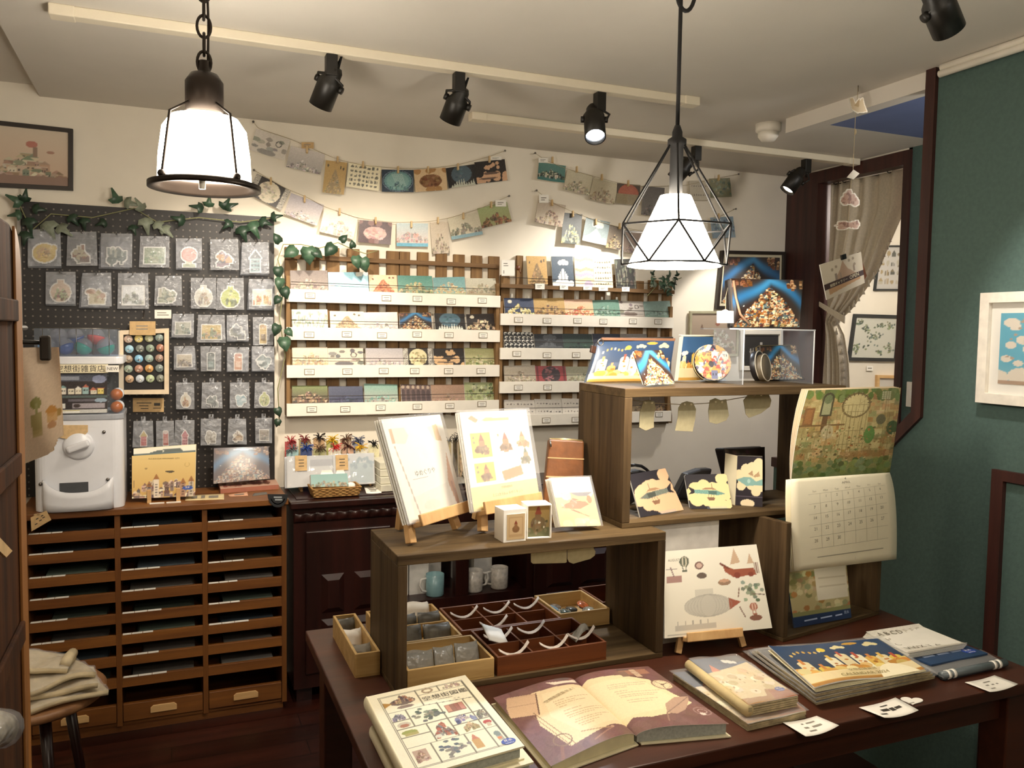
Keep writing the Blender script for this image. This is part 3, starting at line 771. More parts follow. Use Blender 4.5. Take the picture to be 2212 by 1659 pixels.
# ------------------------------------------------------------------ pegboard with sticker bags
def pegboard_mat():
    m, nt, b = new_mat('pegboard_black')
    gm = nt.nodes.new('ShaderNodeNewGeometry'); sx = nt.nodes.new('ShaderNodeSeparateXYZ'); nt.links.new(gm.outputs['Position'], sx.inputs[0])
    def math_(op, a, b_=None):
        n = nt.nodes.new('ShaderNodeMath'); n.operation = op
        for i, v in enumerate((a, b_)):
            if v is None: continue
            if isinstance(v, (int, float)): n.inputs[i].default_value = v
            else: nt.links.new(v, n.inputs[i])
        return n.outputs[0]
    d = []
    for ax in ('X', 'Z'):
        f = math_('FRACT', math_('MULTIPLY', sx.outputs[ax], 40.0)); d.append(math_('POWER', math_('SUBTRACT', f, .5), 2.0))
    rr_ = math_('SQRT', math_('ADD', d[0], d[1])); k = math_('LESS_THAN', rr_, .13)
    mx = nt.nodes.new('ShaderNodeMix'); mx.data_type = 'RGBA'
    nt.links.new(k, mx.inputs[0]); mx.inputs[6].default_value = (*lin('1d1917'), 1); mx.inputs[7].default_value = (*lin('6a625a'), 1)
    nt.links.new(mx.outputs[2], b.inputs['Base Color']); b.inputs['Roughness'].default_value = .5
    return m
PEGM = pegboard_mat()
PY = 3.565
pb = [aty(57, 432, PY), aty(592, 472, PY)]
PX0, PX1, PZ1 = pb[0][0]-.02, pb[1][0], (pb[0][2]+pb[1][2])/2
t = pegb = thing('pegboard', 'black pegboard above the print cabinet, hung with clear sticker bags', 'pegboard', ((PX0+PX1)/2, 3.58, CZ))
MB().box(PX0, PY, CZ, PX1, PY+.008, PZ1).build('panel', PEGM, t)
MB().box(PX0-.012, PY-.002, CZ, PX0, YW-.001, PZ1).box(PX1-.012, PY+.008, CZ, PX1, YW-.001, PZ1).box(PX0, PY+.008, PZ1-.02, PX1, YW-.001, PZ1).build('frame', plain('grey_frame', '9a948c', .5), t)

def sticker(kind, cols, seed):
    r = random.Random(seed); a = Art(34, 36, 'f5f0e2', cut=True)
    if kind == 'lemon': a.ell(.5, .45, .42, .33, cols[0]); a.ell(.84, .62, .12, .1, cols[0]); a.ell(.45, .5, .25, .16, cols[1]); town(a, .3, .7, .35, .6, cols, seed, 12, .1)
    elif kind == 'round': a.ell(.5, .45, .4, .38, cols[0]); a.rect(.38, .8, .62, .95, cols[0]); a.M &= a.M; b = a.M.copy(); town(a, .25, .75, .2, .65, cols[1:], seed, 16, .13); a.M = b
    elif kind == 'mushroom': a.rect(.35, .05, .65, .5, cols[1]); a.ell(.5, .58, .36, .3, cols[0]); a.rect(.2, .03, .8, .16, cols[2])
    elif kind == 'card': a.rect(.08, .15, .92, .8, cols[0]); b = a.M.copy(); town(a, .1, .9, .2, .6, cols[1:], seed, 20, .12); a.M = b
    elif kind == 'tower': 
        a.rect(.3, .05, .7, .6, cols[0]); a.poly([(.22, .6), (.78, .6), (.5, .95)], cols[1])
        for i in (.36, .5, .64):
            for j in (.15, .32, .48): a.rect(i-.05, j-.04, i+.05, j+.05, cols[2])
    elif kind == 'tall': a.rect(.3, .05, .7, .85, cols[0]); a.ell(.5, .85, .2, .1, cols[1]); a.rect(.35, .2, .65, .5, cols[2])
    else:
        for _ in range(9): icon(a, r.uniform(.25, .75), r.uniform(.2, .6), r.uniform(.25, .45), cols, r)
    a.border(2); a.grain(.03, seed)
    return a
G1 = ['7c8a6a', '5f6f5c', 'a8a07a', 'd8d0b0']; G2 = ['c8a06a', '8a6a4a', 'e0d0a8', '7a8a72']
BAGS = [  # row, rect in px, sticker, colours, label
 (1, (60, 496, 130, 575), 'lemon', ['e6c04a', 'd8b060', 'c09040', 'a08a50'], 'clear bag with a big yellow lemon-shaped sticker'),
 (1, (146, 501, 208, 574), 'mix', ['8a9080', 'a06a4a', 'c8b890', '7a5a4a'], 'clear bag with a grey and brown garden sticker'),
 (1, (218, 504, 286, 578), 'mix', ['7a8a84', '64746e', '9aa89a', 'b8bca8'], 'clear bag with a grey-green floating tree sticker'),
 (1, (303, 510, 366, 578), 'card', ['8a9a72', '6a8a5a', 'a0b080', '5a7a52'], 'clear bag with a rectangular green landscape sticker'),
 (1, (380, 515, 436, 580), 'mushroom', ['c8603c', 'c8b080', '8a9a5a'], 'clear bag with a red mushroom sticker'),
 (1, (454, 517, 514, 583), 'mix', ['e0a04a', '5a5a64', 'c88a3a', '8a6a7a'], 'clear bag with an orange and violet house sticker'),
 (1, (523, 524, 580, 591), 'tower', ['8ab0b4', '4a5a64', '5a6a74'], 'clear bag with a blue-grey tower sticker'),
 (2, (99, 587, 163, 657), 'round', ['e8c8a8', 'c8846a', 'a8b47a', '8a6a4a'], 'clear bag with a pink round bottle sticker'),
 (2, (178, 590, 240, 662), 'mix', ['b8a878', '8a8a5a', 'c89a7a', 'd8c8a0'], 'clear bag with an olive and rose sticker'),
 (2, (255, 590, 320, 667), 'card', ['eef0ee', '7a8278', '9aa094', 'b8b8a8'], 'very bright white-backed bag with grey drawings'),
 (2, (336, 596, 392, 660), 'mix', ['7a8a5a', '5f6f52', '9aa07a', 'b8b090'], 'clear bag with a long green leaf-town sticker'),
 (2, (412, 600, 467, 667), 'round', ['e0dcc8', 'b89a78', 'c8b8a0', '8a7a6a'], 'clear bag with a pale round flask sticker'),
 (2, (469, 601, 526, 669), 'round', ['c4d04a', '8aa03a', 'e0e06a', '6a7a3a'], 'clear bag with a lime-green teapot sticker'),
 (2, (538, 603, 594, 667), 'card', ['f2ead0', 'd8a04a', 'c86a3a', 'e8c890'], 'white bag with an orange and cream card'),
 (3, (373, 678, 419, 728), 'card', ['b8b8a0', '7a8a72', '5f6f64', '9aa08a'], 'small clear bag with a grey-green garden card'),
 (3, (428, 680, 485, 740), 'card', ['d8b85a', '8a6a3a', 'c89a4a', '7a8a5a'], 'small clear bag with a yellow card'),
 (3, (490, 681, 535, 736), 'mix', ['9aa0a4', '6a7074', 'c8c8c4', '84887c'], 'small clear bag with a pale grey sticker'),
 (3, (546, 685, 590, 746), 'tall', ['d8b45a', 'b88a3a', '8a6a2a'], 'small clear bag with a golden tower sticker'),
 (4, (376, 748, 420, 798), 'card', ['d0c0a0', '8a7a6a', 'b0a088', '6a6058'], 'small clear bag with a sepia postage card'),
 (4, (433, 748, 478, 802), 'tall', ['5a6a64', '3a4a44', '8aa09a'], 'small clear bag with a dark green phone-box sticker'),
 (4, (491, 750, 538, 802), 'tall', ['e0a078', 'c87a5a', 'f0c8a8'], 'small clear bag with a pink ice-cream sticker'),
 (4, (544, 748, 592, 801), 'mix', ['b8c8c4', '8a9a98', '6a7a78', 'd8dcd4'], 'small clear bag with a pale blue dome sticker'),
 (5, (380, 817, 419, 884), 'round', ['e8dcc0', 'c88a4a', 'a8683a', 'd8b080'], 'hanging charm bag with an orange house charm'),
 (5, (437, 817, 478, 882), 'mix', ['5a6460', '3f4a4a', '8a948c', '707a74'], 'hanging charm bag with a dark lettered charm'),
 (5, (497, 817, 538, 882), 'mix', ['b8d0d4', '8ab0b8', 'd8e4e4', '98a8a8'], 'hanging charm bag with a pale blue charm'),
 (5, (551, 817, 589, 881), 'round', ['c8cc7a', '8a9a4a', 'e0e0a0', '7a8a4a'], 'hanging charm bag with a yellow-green charm'),
 (6, (289, 900, 330, 966), 'tower', ['d85a5a', 'e0c060', 'e88a7a'], 'hanging charm bag with a red and yellow house charm'),
 (6, (337, 900, 375, 965), 'tall', ['d86a5a', 'f0d8c8', 'e8a090'], 'hanging charm bag with a red striped lighthouse charm'),
 (6, (379, 898, 420, 965), 'tower', ['e89a9a', 'd86a74', 'a83a4a'], 'hanging charm bag with a pink house charm'),
 (6, (434, 895, 478, 962), 'mix', ['b8b0a0', '7a7468', 'd0c8b4', '948a7a'], 'hanging charm bag with a grey shell charm'),
 (6, (494, 895, 531, 960), 'mix', ['d0b088', 'a8845a', 'e8dcc0', '8a6a4a'], 'hanging charm bag with a tan arch charm'),
 (6, (551, 894, 588, 957), 'card', ['a89a84', '6a6054', '8a7a68', 'c0b49c'], 'hanging charm bag with a sepia card charm'),
]
ROWN = {1: 'top row', 2: 'second row', 3: 'third row', 4: 'fourth row', 5: 'fifth row', 6: 'lowest row'}
HOOK = MB
BY = 3.535
for k, (row, (x0, y0, x1, y1), kind, cols, lb) in enumerate(BAGS):
    r = random.Random(k*7+1)
    tl = r.uniform(-3, 3); q = wquad(BY, (x0, y0), (x1, y0+tl*.3), (x1+r.uniform(-1, 3), y1), (x0+r.uniform(-3, 1), y1-tl*.2))
    t = thing('sticker_bag', lb+', '+ROWN[row]+' of the pegboard', 'sticker bag', q(.5, 1), 'sticker bags on the pegboard')
    n = q.n()
    tab = row > 4
    ks = 1.0 if not tab else .86
    def S(u, v, q=q, n=n, r=r, ks=ks):
        puff = .007*math.sin(math.pi*u)*math.sin(math.pi*min(1, v*1.05))
        return q(u, v*ks)+n*(.004+puff)
    def SB(u, v, q=q, n=n, ks=ks):
        return q(1-u, v*ks)-n*(.003)
    m = MB().sheet(S, 9, 10).sheet(SB, 2, 2)
    if tab: m.prism([q(.38, .8), q(.62, .8), q(.62, 1), q(.38, 1)], n*.001)
    m.build('film_bag', FILM, t)
    if not tab: MB().tube([q(.01, .8)+n*.006, q(.99, .8)+n*.006], .0012, 5).build('zip_seal', FILM2, t)
    hs = .82 if not tab else .6
    w0, w1 = (.1, .9) if not tab else (.2, .85)
    a = sticker(kind, cols, k+3)
    MB().art(q.sub(w0, .03, w1, hs-.05, .0015), a, .001).build('sticker', GLOSS, t)
    if row < 5 and r.random() < .6:
        sh = r.uniform(-.08, .08); q2 = Quad(q(0-sh, -.04), q(1-sh, -.05), q(1-sh*.5, .9), q(0-sh*.5, .9))
        def S2(u, v, q2=q2, n=n): return q2(u, v)-n*.008
        MB().sheet(S2, 3, 3, .0008).build('bag_behind', FILM, t)
    hx, hy, hz = q(.5, .96)
    MB().tube([(hx, PY, hz+.002), (hx, BY-.03, hz+.0), (hx, BY-.036, hz+.008)], .0018, 6).build('peg_hook', STEEL, pegb)
# small signs on the pegboard
def card(name, label, cat, q, mats, th=.001, a=None, group=None, lines=None, mat=None, text=None):
    m = MB()
    if a is not None: m.art(q, a, th)
    else: m.prism([q(0, 0), q(1, 0), q(1, 1), q(0, 1)], -q.n()*th)
    h = np.linalg.norm(q.v()); w = np.linalg.norm(q.u())
    for (u0, u1, v, hh) in (lines or []):
        m.prism([q(u0, v)+q.n()*.0003, q(u1, v)+q.n()*.0003, q(u1, v+hh)+q.n()*.0003, q(u0, v+hh)+q.n()*.0003], -q.n()*.0003, 1)
    for (body, u, v, s) in (text or []): m.text(body, q(u, v), q.u(), q.v(), s*h, 1)
    o = m.build(name, mats)
    return tag(o, label, cat, group)
card('sign_card', 'small white notice on the pegboard under the second row of bags', 'notice', wallq(PY-.006, 334, 669, 370, 688), [PAPER, INKG], .001, lines=[(.15, .7, .6, .1), (.15, .85, .35, .1)])
card('sign_card', 'small kraft sign with lettering under the framed badge board', 'sign', wallq(PY-.006, 287, 860, 354, 890), [KRAFT, INK], .001, lines=[(.12, .6, .62, .06), (.2, .5, .42, .06), (.25, .5, .22, .06), (.65, .9, .25, .05), (.68, .88, .45, .2)])

# framed board of round badges
bq = wquad(3.50, (256, 714), (365, 709), (365, 851), (257, 852))
t = thing('badge_board', 'cream framed black board with twenty round badges', 'badge board', bq(.5, 0))
n = bq.n()
FR = plain('cream_frame', 'e6d2b4', .6)
def frame_mesh(q, w, d, mat, name, parent, back=0.0):
    m = MB(); n = q.n(); W = np.linalg.norm(q.u()); H = np.linalg.norm(q.v()); a, b = w/W, w/H
    o = [(0, 0), (1, 0), (1, 1), (0, 1)]; i = [(a, b), (1-a, b), (1-a, 1-b), (a, 1-b)]
    V = [q(*p)-n*back for p in o]+[q(*p)+n*d for p in o]+[q(*p)+n*d for p in i]+[q(*p)-n*back for p in i]
    F = []
    for k in range(4):
        j = (k+1) % 4
        F += [(k, j, 4+j, 4+k), (4+k, 4+j, 8+j, 8+k), (8+k, 8+j, 12+j, 12+k), (12+k, 12+j, j, k)]
    return m.add(V, F).build(name, mat, parent, bevel=.001)
frame_mesh(bq, .017, .014, FR, 'frame', t, .012)
MB().prism([bq(.05, .05), bq(.95, .05), bq(.95, .95), bq(.05, .95)], -n*.006).build('felt_panel', BLACKM, t)
BC = ['c8b0a0', 'e0cc80', 'b8b890', '8a9a94', '9ac4d8', '7a8078', '8a9a88', 'b07a64', 'a89480', '8ac0e0', '9ab0a8', 'a88a7a', '98a898', 'b88a74', 'd8a464', '84908c', 'c8a888', 'd0d8e0', 'b8c8a0', '84887c']
for i in range(20):
    c_, r_ = i % 4, i//4
    u, v = .19+c_*.205+(.02 if r_ in (1, 4) else 0), .86-r_*.155
    b = bq(u, v)+n*.0015; rad = .0155
    a = Art(14, 14, BC[i]); town(a, .1, .9, .05, .6, [srgb(BC[i])*.6, srgb(BC[i])*.8, 'f0e8d0'], i, 9, .2); rr = random.Random(i)
    bd = MB().lathe([(rad, 0), (rad*.98, .002), (rad*.8, .004), (0, .0052)][::1], b, n, 18, col=lin(BC[i])).build('badge', GLOSS, t)
    qq = Quad(b+bq.u()/np.linalg.norm(bq.u())*-rad*.6-bq.v()/np.linalg.norm(bq.v())*rad*.6+n*.0056, b+bq.u()/np.linalg.norm(bq.u())*rad*.6-bq.v()/np.linalg.norm(bq.v())*rad*.6+n*.0056,
              b+bq.u()/np.linalg.norm(bq.u())*rad*.6+bq.v()/np.linalg.norm(bq.v())*rad*.6+n*.0056, b-bq.u()/np.linalg.norm(bq.u())*rad*.6+bq.v()/np.linalg.norm(bq.v())*rad*.6+n*.0056)
    a2 = Art(14, 14, BC[i], cut=True); a2.M[:] = False; town(a2, .15, .85, .1, .6, [srgb(BC[i])*.55, srgb(BC[i])*.75, 'efe6cf'], i, 8, .2)
    MB().art(qq, a2, .0002).build('badge_picture', GLOSS, bd)
hk = bq(.5, 1)
MB().tube([bq(.15, 1)+n*.0, hk+np.array([0, .0, .045]), bq(.85, 1)], .0012, 6).tube([hk+np.array([0, 0, .045]), hk+np.array([0, PY-hk[1], .075])], .0018, 6).build('hanging_wire', WIRE, t)
q = wallq(3.48, 280, 694, 336, 724)
m = MB().prism([q(0, 0), q(1, 0), q(1, 1), q(0, 1)], -q.n()*.002)
for v in (.62, .4): m.prism([q(.25, v)+q.n()*.0003, q(.7, v)+q.n()*.0003, q(.7, v+.08)+q.n()*.0003, q(.25, v+.08)+q.n()*.0003], -q.n()*.0003, 1)
m.build('title_card', [KRAFT, INKG], t)

# ------------------------------------------------------------------ capsule vending machine
t = thing('capsule_machine', 'white tabletop capsule machine with turning knob and poster window on the print cabinet', 'capsule machine', (-.29, 3.36, CZ))
PLW = plain('white_plastic', 'e8eaf0', .25, noise=.01)
PLG = plain('grey_plastic', 'a8acb4', .3)
mx0, mx1, my0, my1 = -.43, -.148, 3.255, 3.53
def rbox(x0, y0, x1, y1, r, z0, z1, seg=6):
    P = []
    for cx, cy, a0 in ((x1-r, y0+r, -90), (x1-r, y1-r, 0), (x0+r, y1-r, 90), (x0+r, y0+r, 180)):
        for k in range(seg+1):
            w = R(a0+90*k/seg); P.append((cx+r*math.cos(w), cy+r*math.sin(w), z0))
    return P, (0, 0, z1-z0)
P, d = rbox(mx0, my0, mx1, my1, .035, CZ, 1.15); MB().prism(P, d, smooth=False).build('body', PLW, t, bevel=.003)
P, d = rbox(mx0-.003, my0-.003, mx1+.003, my1+.003, .037, 1.148, 1.168); MB().prism(P, d).build('collar', PLG, t, bevel=.003)
# chute tray: a curved bowl at the bottom front
cx = -.292; m = MB()
def tray(u, v):
    w = math.pi*(u); x = cx-.105*math.cos(w) if abs(math.cos(w)) < 1 else cx-.105*math.cos(w)
    y = my0-.032*math.sin(w)**.5 if math.sin(w) > 0 else my0
    return np.array([x, y, CZ+.004+v*.065+(.045*abs(math.cos(w))**3)*v])
MB().sheet(tray, 25, 4, -.006).build('chute_tray', PLW, t)
MB().prism([(cx-.1, my0-.0, CZ+.006)]+[(cx-.1*math.cos(w), my0-.03*math.sin(w)**.5, CZ+.006) for w in np.linspace(0.05, 3.09, 16)]+[(cx+.1, my0, CZ+.006)], (0, 0, .008)).build('chute_floor', PLG, t)
MB().box(cx-.06, my0-.002, CZ+.035, cx+.03, my0+.001, CZ+.1).build('chute_opening', plain('dark_chute', '4a4c50', .5), t)
kb = np.array([-.29, my0, 1.06])
k_ = MB().lathe([(.05, 0), (.05, -.004), (.042, -.012), (0, -.012)][::-1], kb, (0, 1, 0), 32).build('dial_plate', PLW, t)
MB().obox(kb+np.array([.0, -.026, 0]), (.034, 0, .012), (-.004, 0, .011), (0, .014, 0)).build('knob', PLW, k_, bevel=.006)
for (sx, sz) in ((-.21, .9+.205), (-.41, .93), (-.2, .935), (-.275, 1.102)):
    MB().lathe([(0, 0), (.006, 0), (.006, .003), (0, .004)], (sx, my0, sz), (0, -1, 0), 14).build('screw', STEEL, t)
# see-through upper case, poster and the lid
P, d = rbox(mx0+.02, my0+.01, mx1-.006, my1-.01, .02, 1.168, 1.345); MB().prism(P, d).build('clear_case', ACRYL, t)
P, d = rbox(mx0-.002, my0-.008, mx1+.004, my1, .03, 1.345, 1.372); MB().prism(P, d).build('lid', PLW, t, bevel=.004)
a = Art(70, 66, '3a3436'); r = random.Random(2)
a.rect(0, .8, 1, .98, '5a6070'); a.rect(.05, .84, .6, .93, 'a0a8b8'); a.ell(.88, .85, .1, .1, '9aa4c8')
for i in range(9):
    x_ = .06+i*.105; house(a, x_, .48, .085, r.uniform(.1, .18), r.choice(['c8d8d0', '9ac0c0', 'e8e0c8', 'd87a5a', 'e8d070', 'b8ccd0', 'f0e8d8']), r.choice(['d8e4e0', 'c87058', '8ab4b4', 'f0ece0']), r)
a.rect(0, .4, 1, .46, '5a6a68'); a.rect(.45, .3, .85, .36, '6a6670'); a.ell(.9, .33, .09, .05, '9ab0c4')
a.rect(.0, .14, .4, .26, 'e8e8e0'); a.rect(.5, .14, .95, .26, 'a8a0a8'); a.ell(.56, .2, .05, .05, '4a4040')
a.rect(.02, .01, .98, .11, 'd0d0cc'); a.rect(.15, .03, .6, .09, 'f0f0e8'); a.rect(.15, .075, .6, .09, 'd8c860')
a.grain(.02)
MB().art(Quad((mx0+.012, my0+.006, 1.172), (mx1-.05, my0+.006, 1.172), (mx1-.05, my0+.006, 1.312), (mx0+.012, my0+.006, 1.312)), a, .002).build('poster', GLOSS, t)
m = MB().box(mx0+.01, my0-.013, 1.315, mx1-.045, my0-.009, 1.345, 0); m.text('空想街雑貨店', (mx1-.055, my0-.013, 1.3205), (1, 0, 0), (0, 0, 1), .026, 1, 'R'); m.build('name_board', [CREAM, INK], t)
m = MB().box(-.2, my0-.02, 1.318, -.158, my0-.0185, 1.342, 0); m.text('NEW', (-.179, my0-.02, 1.325), (1, 0, 0), (0, 0, 1), .015, 1); m.build('new_tag', [PAPER, INK], t)
CAPC = [plain('capsule_orange', 'b8642c', .25), plain('capsule_clear', 'd8dce0', .2)]
for k in range(4):
    z = 1.19+(k//2)*.045; xx = -.17 + (k % 2)*.003; yy = my0+.035+(k % 2)*.05
    tg = MB().ball((xx, yy, z), .021, k % 2, 16).build('capsule', CAPC, t)
q = wallq(my0-.006, 128, 918, 190, 948); LEA = plain('suede_flap', 'd8b888', .9, noise=.08, nscale=80)
MB().prism([q(0, 0.1), q(.45, -.1), q(.8, .1), q(1, .5), q(1, 1), q(0, 1)], (0, -.004, 0)).build('suede_flap', LEA, t, bevel=.001)
# acrylic basket with capsules on the lid
bx = thing('capsule_basket', 'clear basket of empty coloured capsules on top of the capsule machine', 'basket', (-.3, 3.38, 1.372))
bx0, bx1, by0, by1, bz = -.425, -.165, 3.29, 3.46, 1.47
MB().box(bx0, by0, 1.373, bx1, by1, 1.375).box(bx0, by0, 1.375, bx0+.002, by1, bz).box(bx1-.002, by0, 1.375, bx1, by1, bz).box(bx0, by1-.002, 1.375, bx1, by1, bz).box(bx0, by0, 1.375, bx1, by0+.002, bz).build('clear_walls', ACRYL, bx)
m = MB(); m.tube([(bx0, by0, bz), (bx1, by0, bz), (bx1, by1, bz), (bx0, by1, bz)], .0018, 6, closed=True)
for k in range(5):
    xx = bx0+(k+.5)*(bx1-bx0)/5; m.tube([(xx, by0, 1.376), (xx, by0, bz)], .0012, 5)
m.build('wire_rim', STEEL, bx)
CC = {'teal': clear('capsule_teal', '1a9a8a', .8, .15, white=1), 'blue': clear('capsule_blue', '3a9ad8', .8, .15, white=1), 'red': clear('capsule_red', 'd85a5a', .75, .15, white=1), 'clear': clear('capsule_clear_half', 'e8e8f0', .35, .1), 'navy': clear('capsule_navy', '3a5a9a', .75, .15, white=1)}
caps = [((-.39, 3.33, 1.405), 'blue'), ((-.335, 3.34, 1.405), 'navy'), ((-.275, 3.33, 1.405), 'teal'), ((-.205, 3.33, 1.405), 'teal'), ((-.36, 3.39, 1.44), 'clear'), ((-.24, 3.4, 1.44), 'red'), ((-.215, 3.42, 1.41), 'clear'), ((-.31, 3.41, 1.44), 'navy')]
for k, (c, nm) in enumerate(caps):
    ct = thing('toy_capsule', {'blue': 'sky blue half-clear capsule in the clear basket', 'navy': 'dark blue capsule in the clear basket', 'teal': 'teal half-clear capsule in the clear basket', 'clear': 'colourless capsule in the clear basket', 'red': 'red half-clear capsule in the clear basket'}[nm]+[' at the front left', ' near its left front', ' in the middle front', ' at the front right', ' at the back left', ' at the back right', ' near the right rear', ' in the rear middle'][k], 'capsule', (c[0], c[1], c[2]-.03), 'capsules in the basket')
    rot = random.Random(k); ax = (rot.uniform(-.6, .6), rot.uniform(-.4, .4), 1)
    h1 = [(.03*math.sin(w), -.03*math.cos(w)) for w in np.linspace(0, math.pi/2, 9)]
    MB().lathe([(r_+(1e-9 if i else 0), h_) for i, (r_, h_) in enumerate(h1)], c, ax, 22).build('lower_half', CC[nm], ct)
    MB().lathe([(.03*math.cos(w), .03*math.sin(w)) for w in np.linspace(0, math.pi/2, 9)], c, ax, 22).build('upper_half', CC['clear'], ct)

# ------------------------------------------------------------------ other things on the print cabinet
def slabs(q, nback, gap, mats, name, parent, th=.0012, shift=.004):
    """sheets stacked behind a front sheet q"""
    for k in range(1, nback+1):
        n = q.n(); s = shift*k
        MB().prism([q(0, 0)-n*gap*k+(s*.4, 0, 0), q(1, 0)-n*gap*k+(s, 0, 0), q(1, 1)-n*gap*k+(s, 0, s*.8), q(0, 1)-n*gap*k+(s*.4, 0, s*.8)], -n*th).build(name, mats, parent)
pl = lean(3.335, CZ+.028, 12)
q = quad(pl, (285, 985), (423, 976), (421, 1072), (285, 1077))
t = thing('picture_book', 'yellow picture book cover with city towers on a small wooden stand, on the print cabinet', 'picture book', q(.5, 0))
a = Art(100, 76, 'e4bc68'); a.grad(0, 'd8ac58', 1, 'eac878')
town(a, 0, 1, -.02, .34, ['c8a888', 'a88a78', '8a7468', 'e8d8b8', 'b89a8a', '6a5a5a'], 5, 60, .07, ['7a5a4a', '8a6a6a', 'd8c098'], 3)
for x_, h_, c_ in ((.38, .5, 'e8d8c0'), (.27, .34, '9a8478'), (.8, .38, 'b88a6a'), (.93, .42, 'c8b8a0')):
    a.rect(x_-.04, 0, x_+.04, h_-.08, c_); a.poly([(x_-.05, h_-.08), (x_+.05, h_-.08), (x_, h_+.06)], 'a8682a')
    for j in range(5): a.rect(x_-.02, .05+j*.06, x_+.02, .08+j*.06, srgb(c_)*.6)
a.ell(.6, .58, .06, .025, '5a4a2a'); a.ell(.55, .59, .03, .02, '5a4a2a'); a.ring(.86, .72, .04, .05, .008, 'c8a050'); a.ell(.22, .68, .02, .02, 'a8884a')
for x_ in (.03, .93): a.rect(x_, .25, x_+.012, .42, '7a5a3a')
a.ell(.875, .2, .085, .045, '2a50b0')
m = MB().art(q, a, .008, 0, (.85, .8, .68))
H = np.linalg.norm(q.v()); n = q.n()
m.text('KUUSOUGAI IMAGINARY CITY', q(.5, .875), q.u(), q.v(), .05*H, 1).text('見本', q(.875, .19), q.u(), q.v(), .05*H, 2)
m.build('cover', [PRINT, plain('brown_ink', '6a5030', .7), PAPER], t)
q3 = Quad(q(.02, .1)-n*.03, q(1.0, .1)-n*.03, q(1.0, 1.17)-n*.03, q(.02, 1.17)-n*.03)
a3 = Art(80, 60, 'f4eed8'); a3.rect(0, .0, 1, .88, 'c8ccb8'); a3.poly([(.2, .87), (.4, .94), (.75, .95), (.8, .87)], '5a6460'); a3.ell(.47, .91, .012, .02, 'e0e0d0'); a3.rect(0, .84, 1, .88, '5a6e70')
MB().art(q3, a3, .006).build('book_behind', PRINT, t)
MB().prism([q3(0, 0)-n*.008, q3(1.01, 0)-n*.008, q3(1.01, 1.02)-n*.008, q3(0, 1.02)-n*.008], -n*.006).build('book_at_back', CREAM, t)
st = thing('book_stand', 'small wooden stand holding the yellow picture book on the print cabinet', 'book stand', (q(.5, 0)[0], 3.3, CZ))
for x_ in (.27, .73):
    b_ = q(x_, 0); xx = b_[0]
    MB().box(xx-.007, b_[1]-.03, CZ, xx+.007, b_[1]+.1, CZ+.012).build('foot', PALEW, st, bevel=.001)
    MB().box(xx-.007, b_[1]-.03, CZ+.012, xx+.007, b_[1]-.018, CZ+.05).build('front_peg', PALEV, st, bevel=.001)
    MB().obox((xx, b_[1]+.085, CZ+.1), (.005, 0, 0), (0, .005, 0), (0, .012, .09)).build('back_post', PALEV, st, bevel=.001)
MB().box(q(.27, 0)[0], q(.5, 0)[1]+.06, CZ+.002, q(.73, 0)[0], q(.5, 0)[1]+.072, CZ+.01).build('cross_bar', PALEW, st)
for k, (x_, lb) in enumerate(((345, 'small white price strip under the left foot of the book stand'), (383, 'small white price strip under the right foot of the book stand'))):
    p = atz(x_-6+ (0 if k == 0 else -2), 1088-k*2, CZ); 
    tag(MB().box(p[0]-.025, p[1]-.004, CZ, p[0]+.025, p[1]+.004, CZ+.004).build('price_strip', PAPER), lb, 'price strip')
pl = lean(3.46, CZ, 12)
q = quad(pl, (462, 968), (580, 964), (583, 1034), (461, 1045))
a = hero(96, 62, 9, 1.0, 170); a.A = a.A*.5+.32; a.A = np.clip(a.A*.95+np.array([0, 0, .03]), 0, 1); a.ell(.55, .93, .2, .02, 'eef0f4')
tag(MB().art(q, a, .003).build('clear_folder', GLOSS), 'glossy clear folder printed with a grey-blue hillside town, leaning on the pegboard', 'folder')
p0 = [atz(*c, CZ) for c in ((476, 1066), (602, 1056), (592, 1038), (471, 1048))]
a = Art(80, 20, 'c89a80'); r = random.Random(3)
for k in range(30): a.ell(r.uniform(.08, .92), r.uniform(.25, .55), .04, .12, jit('8a5040', r, .08))
a.rect(.1, .6, .2, .72, '8a6a5a'); a.rect(.7, .75, .8, .85, '8a6a5a')
qb = Quad(*[c+np.array([0, 0, .018]) for c in p0])
mm = MB().prism(p0, (0, 0, .0178), 1).art(qb, a, .0004, 0)
tag(mm.build('flat_gift_box', [PRINT, plain('terracotta_card', 'a86a54', .6)]), 'flat pink-brown printed box lying in front of the clear folder', 'box')
def flat_card(label, pts, z, mat, name='price_card', cat='price card', lines=(), curl=0.0, text=(), col=INKG):
    c = [atz(*p, z) for p in pts]; Q = Quad(*c)
    def S(u, v): return Q(u, v)+np.array([0, 0, .0012+curl*((2*u-1)**2)*(.4+.6*v)+curl*.8*(1-v)*max(0, u-.6)])
    m = MB().sheet(S, 9, 6, .0008)
    hh = np.linalg.norm(Q.v())
    for u0, u1, v, h in lines:
        m.add([S(u0, v)+(0, 0, .0012), S(u1, v)+(0, 0, .0012), S(u1, v+h)+(0, 0, .0012), S(u0, v+h)+(0, 0, .0012)], [(0, 1, 2, 3)], 1)
    for body, u, v, s in text:
        V, F, w = glyphs(body); sz = s*hh; W = np.linalg.norm(Q.u())
        P = [S(min(1, max(0, u+(x-w/2)*sz/W)), v+y*s)+np.array([0, 0, .0006]) for x, y, _ in V]
        m.add(P, F, 1)
    return tag(m.build(name, [mat, col]), label, cat)
flat_card('cream handwritten title strip on the front edge of the print cabinet', [(400, 1082), (484, 1079), (484, 1067), (402, 1071)], CZ, plain('cream_card', 'e0cc9c', .7), lines=[(.15, .3, .3, .5), (.4, .5, .3, .5), (.6, .85, .3, .4)])
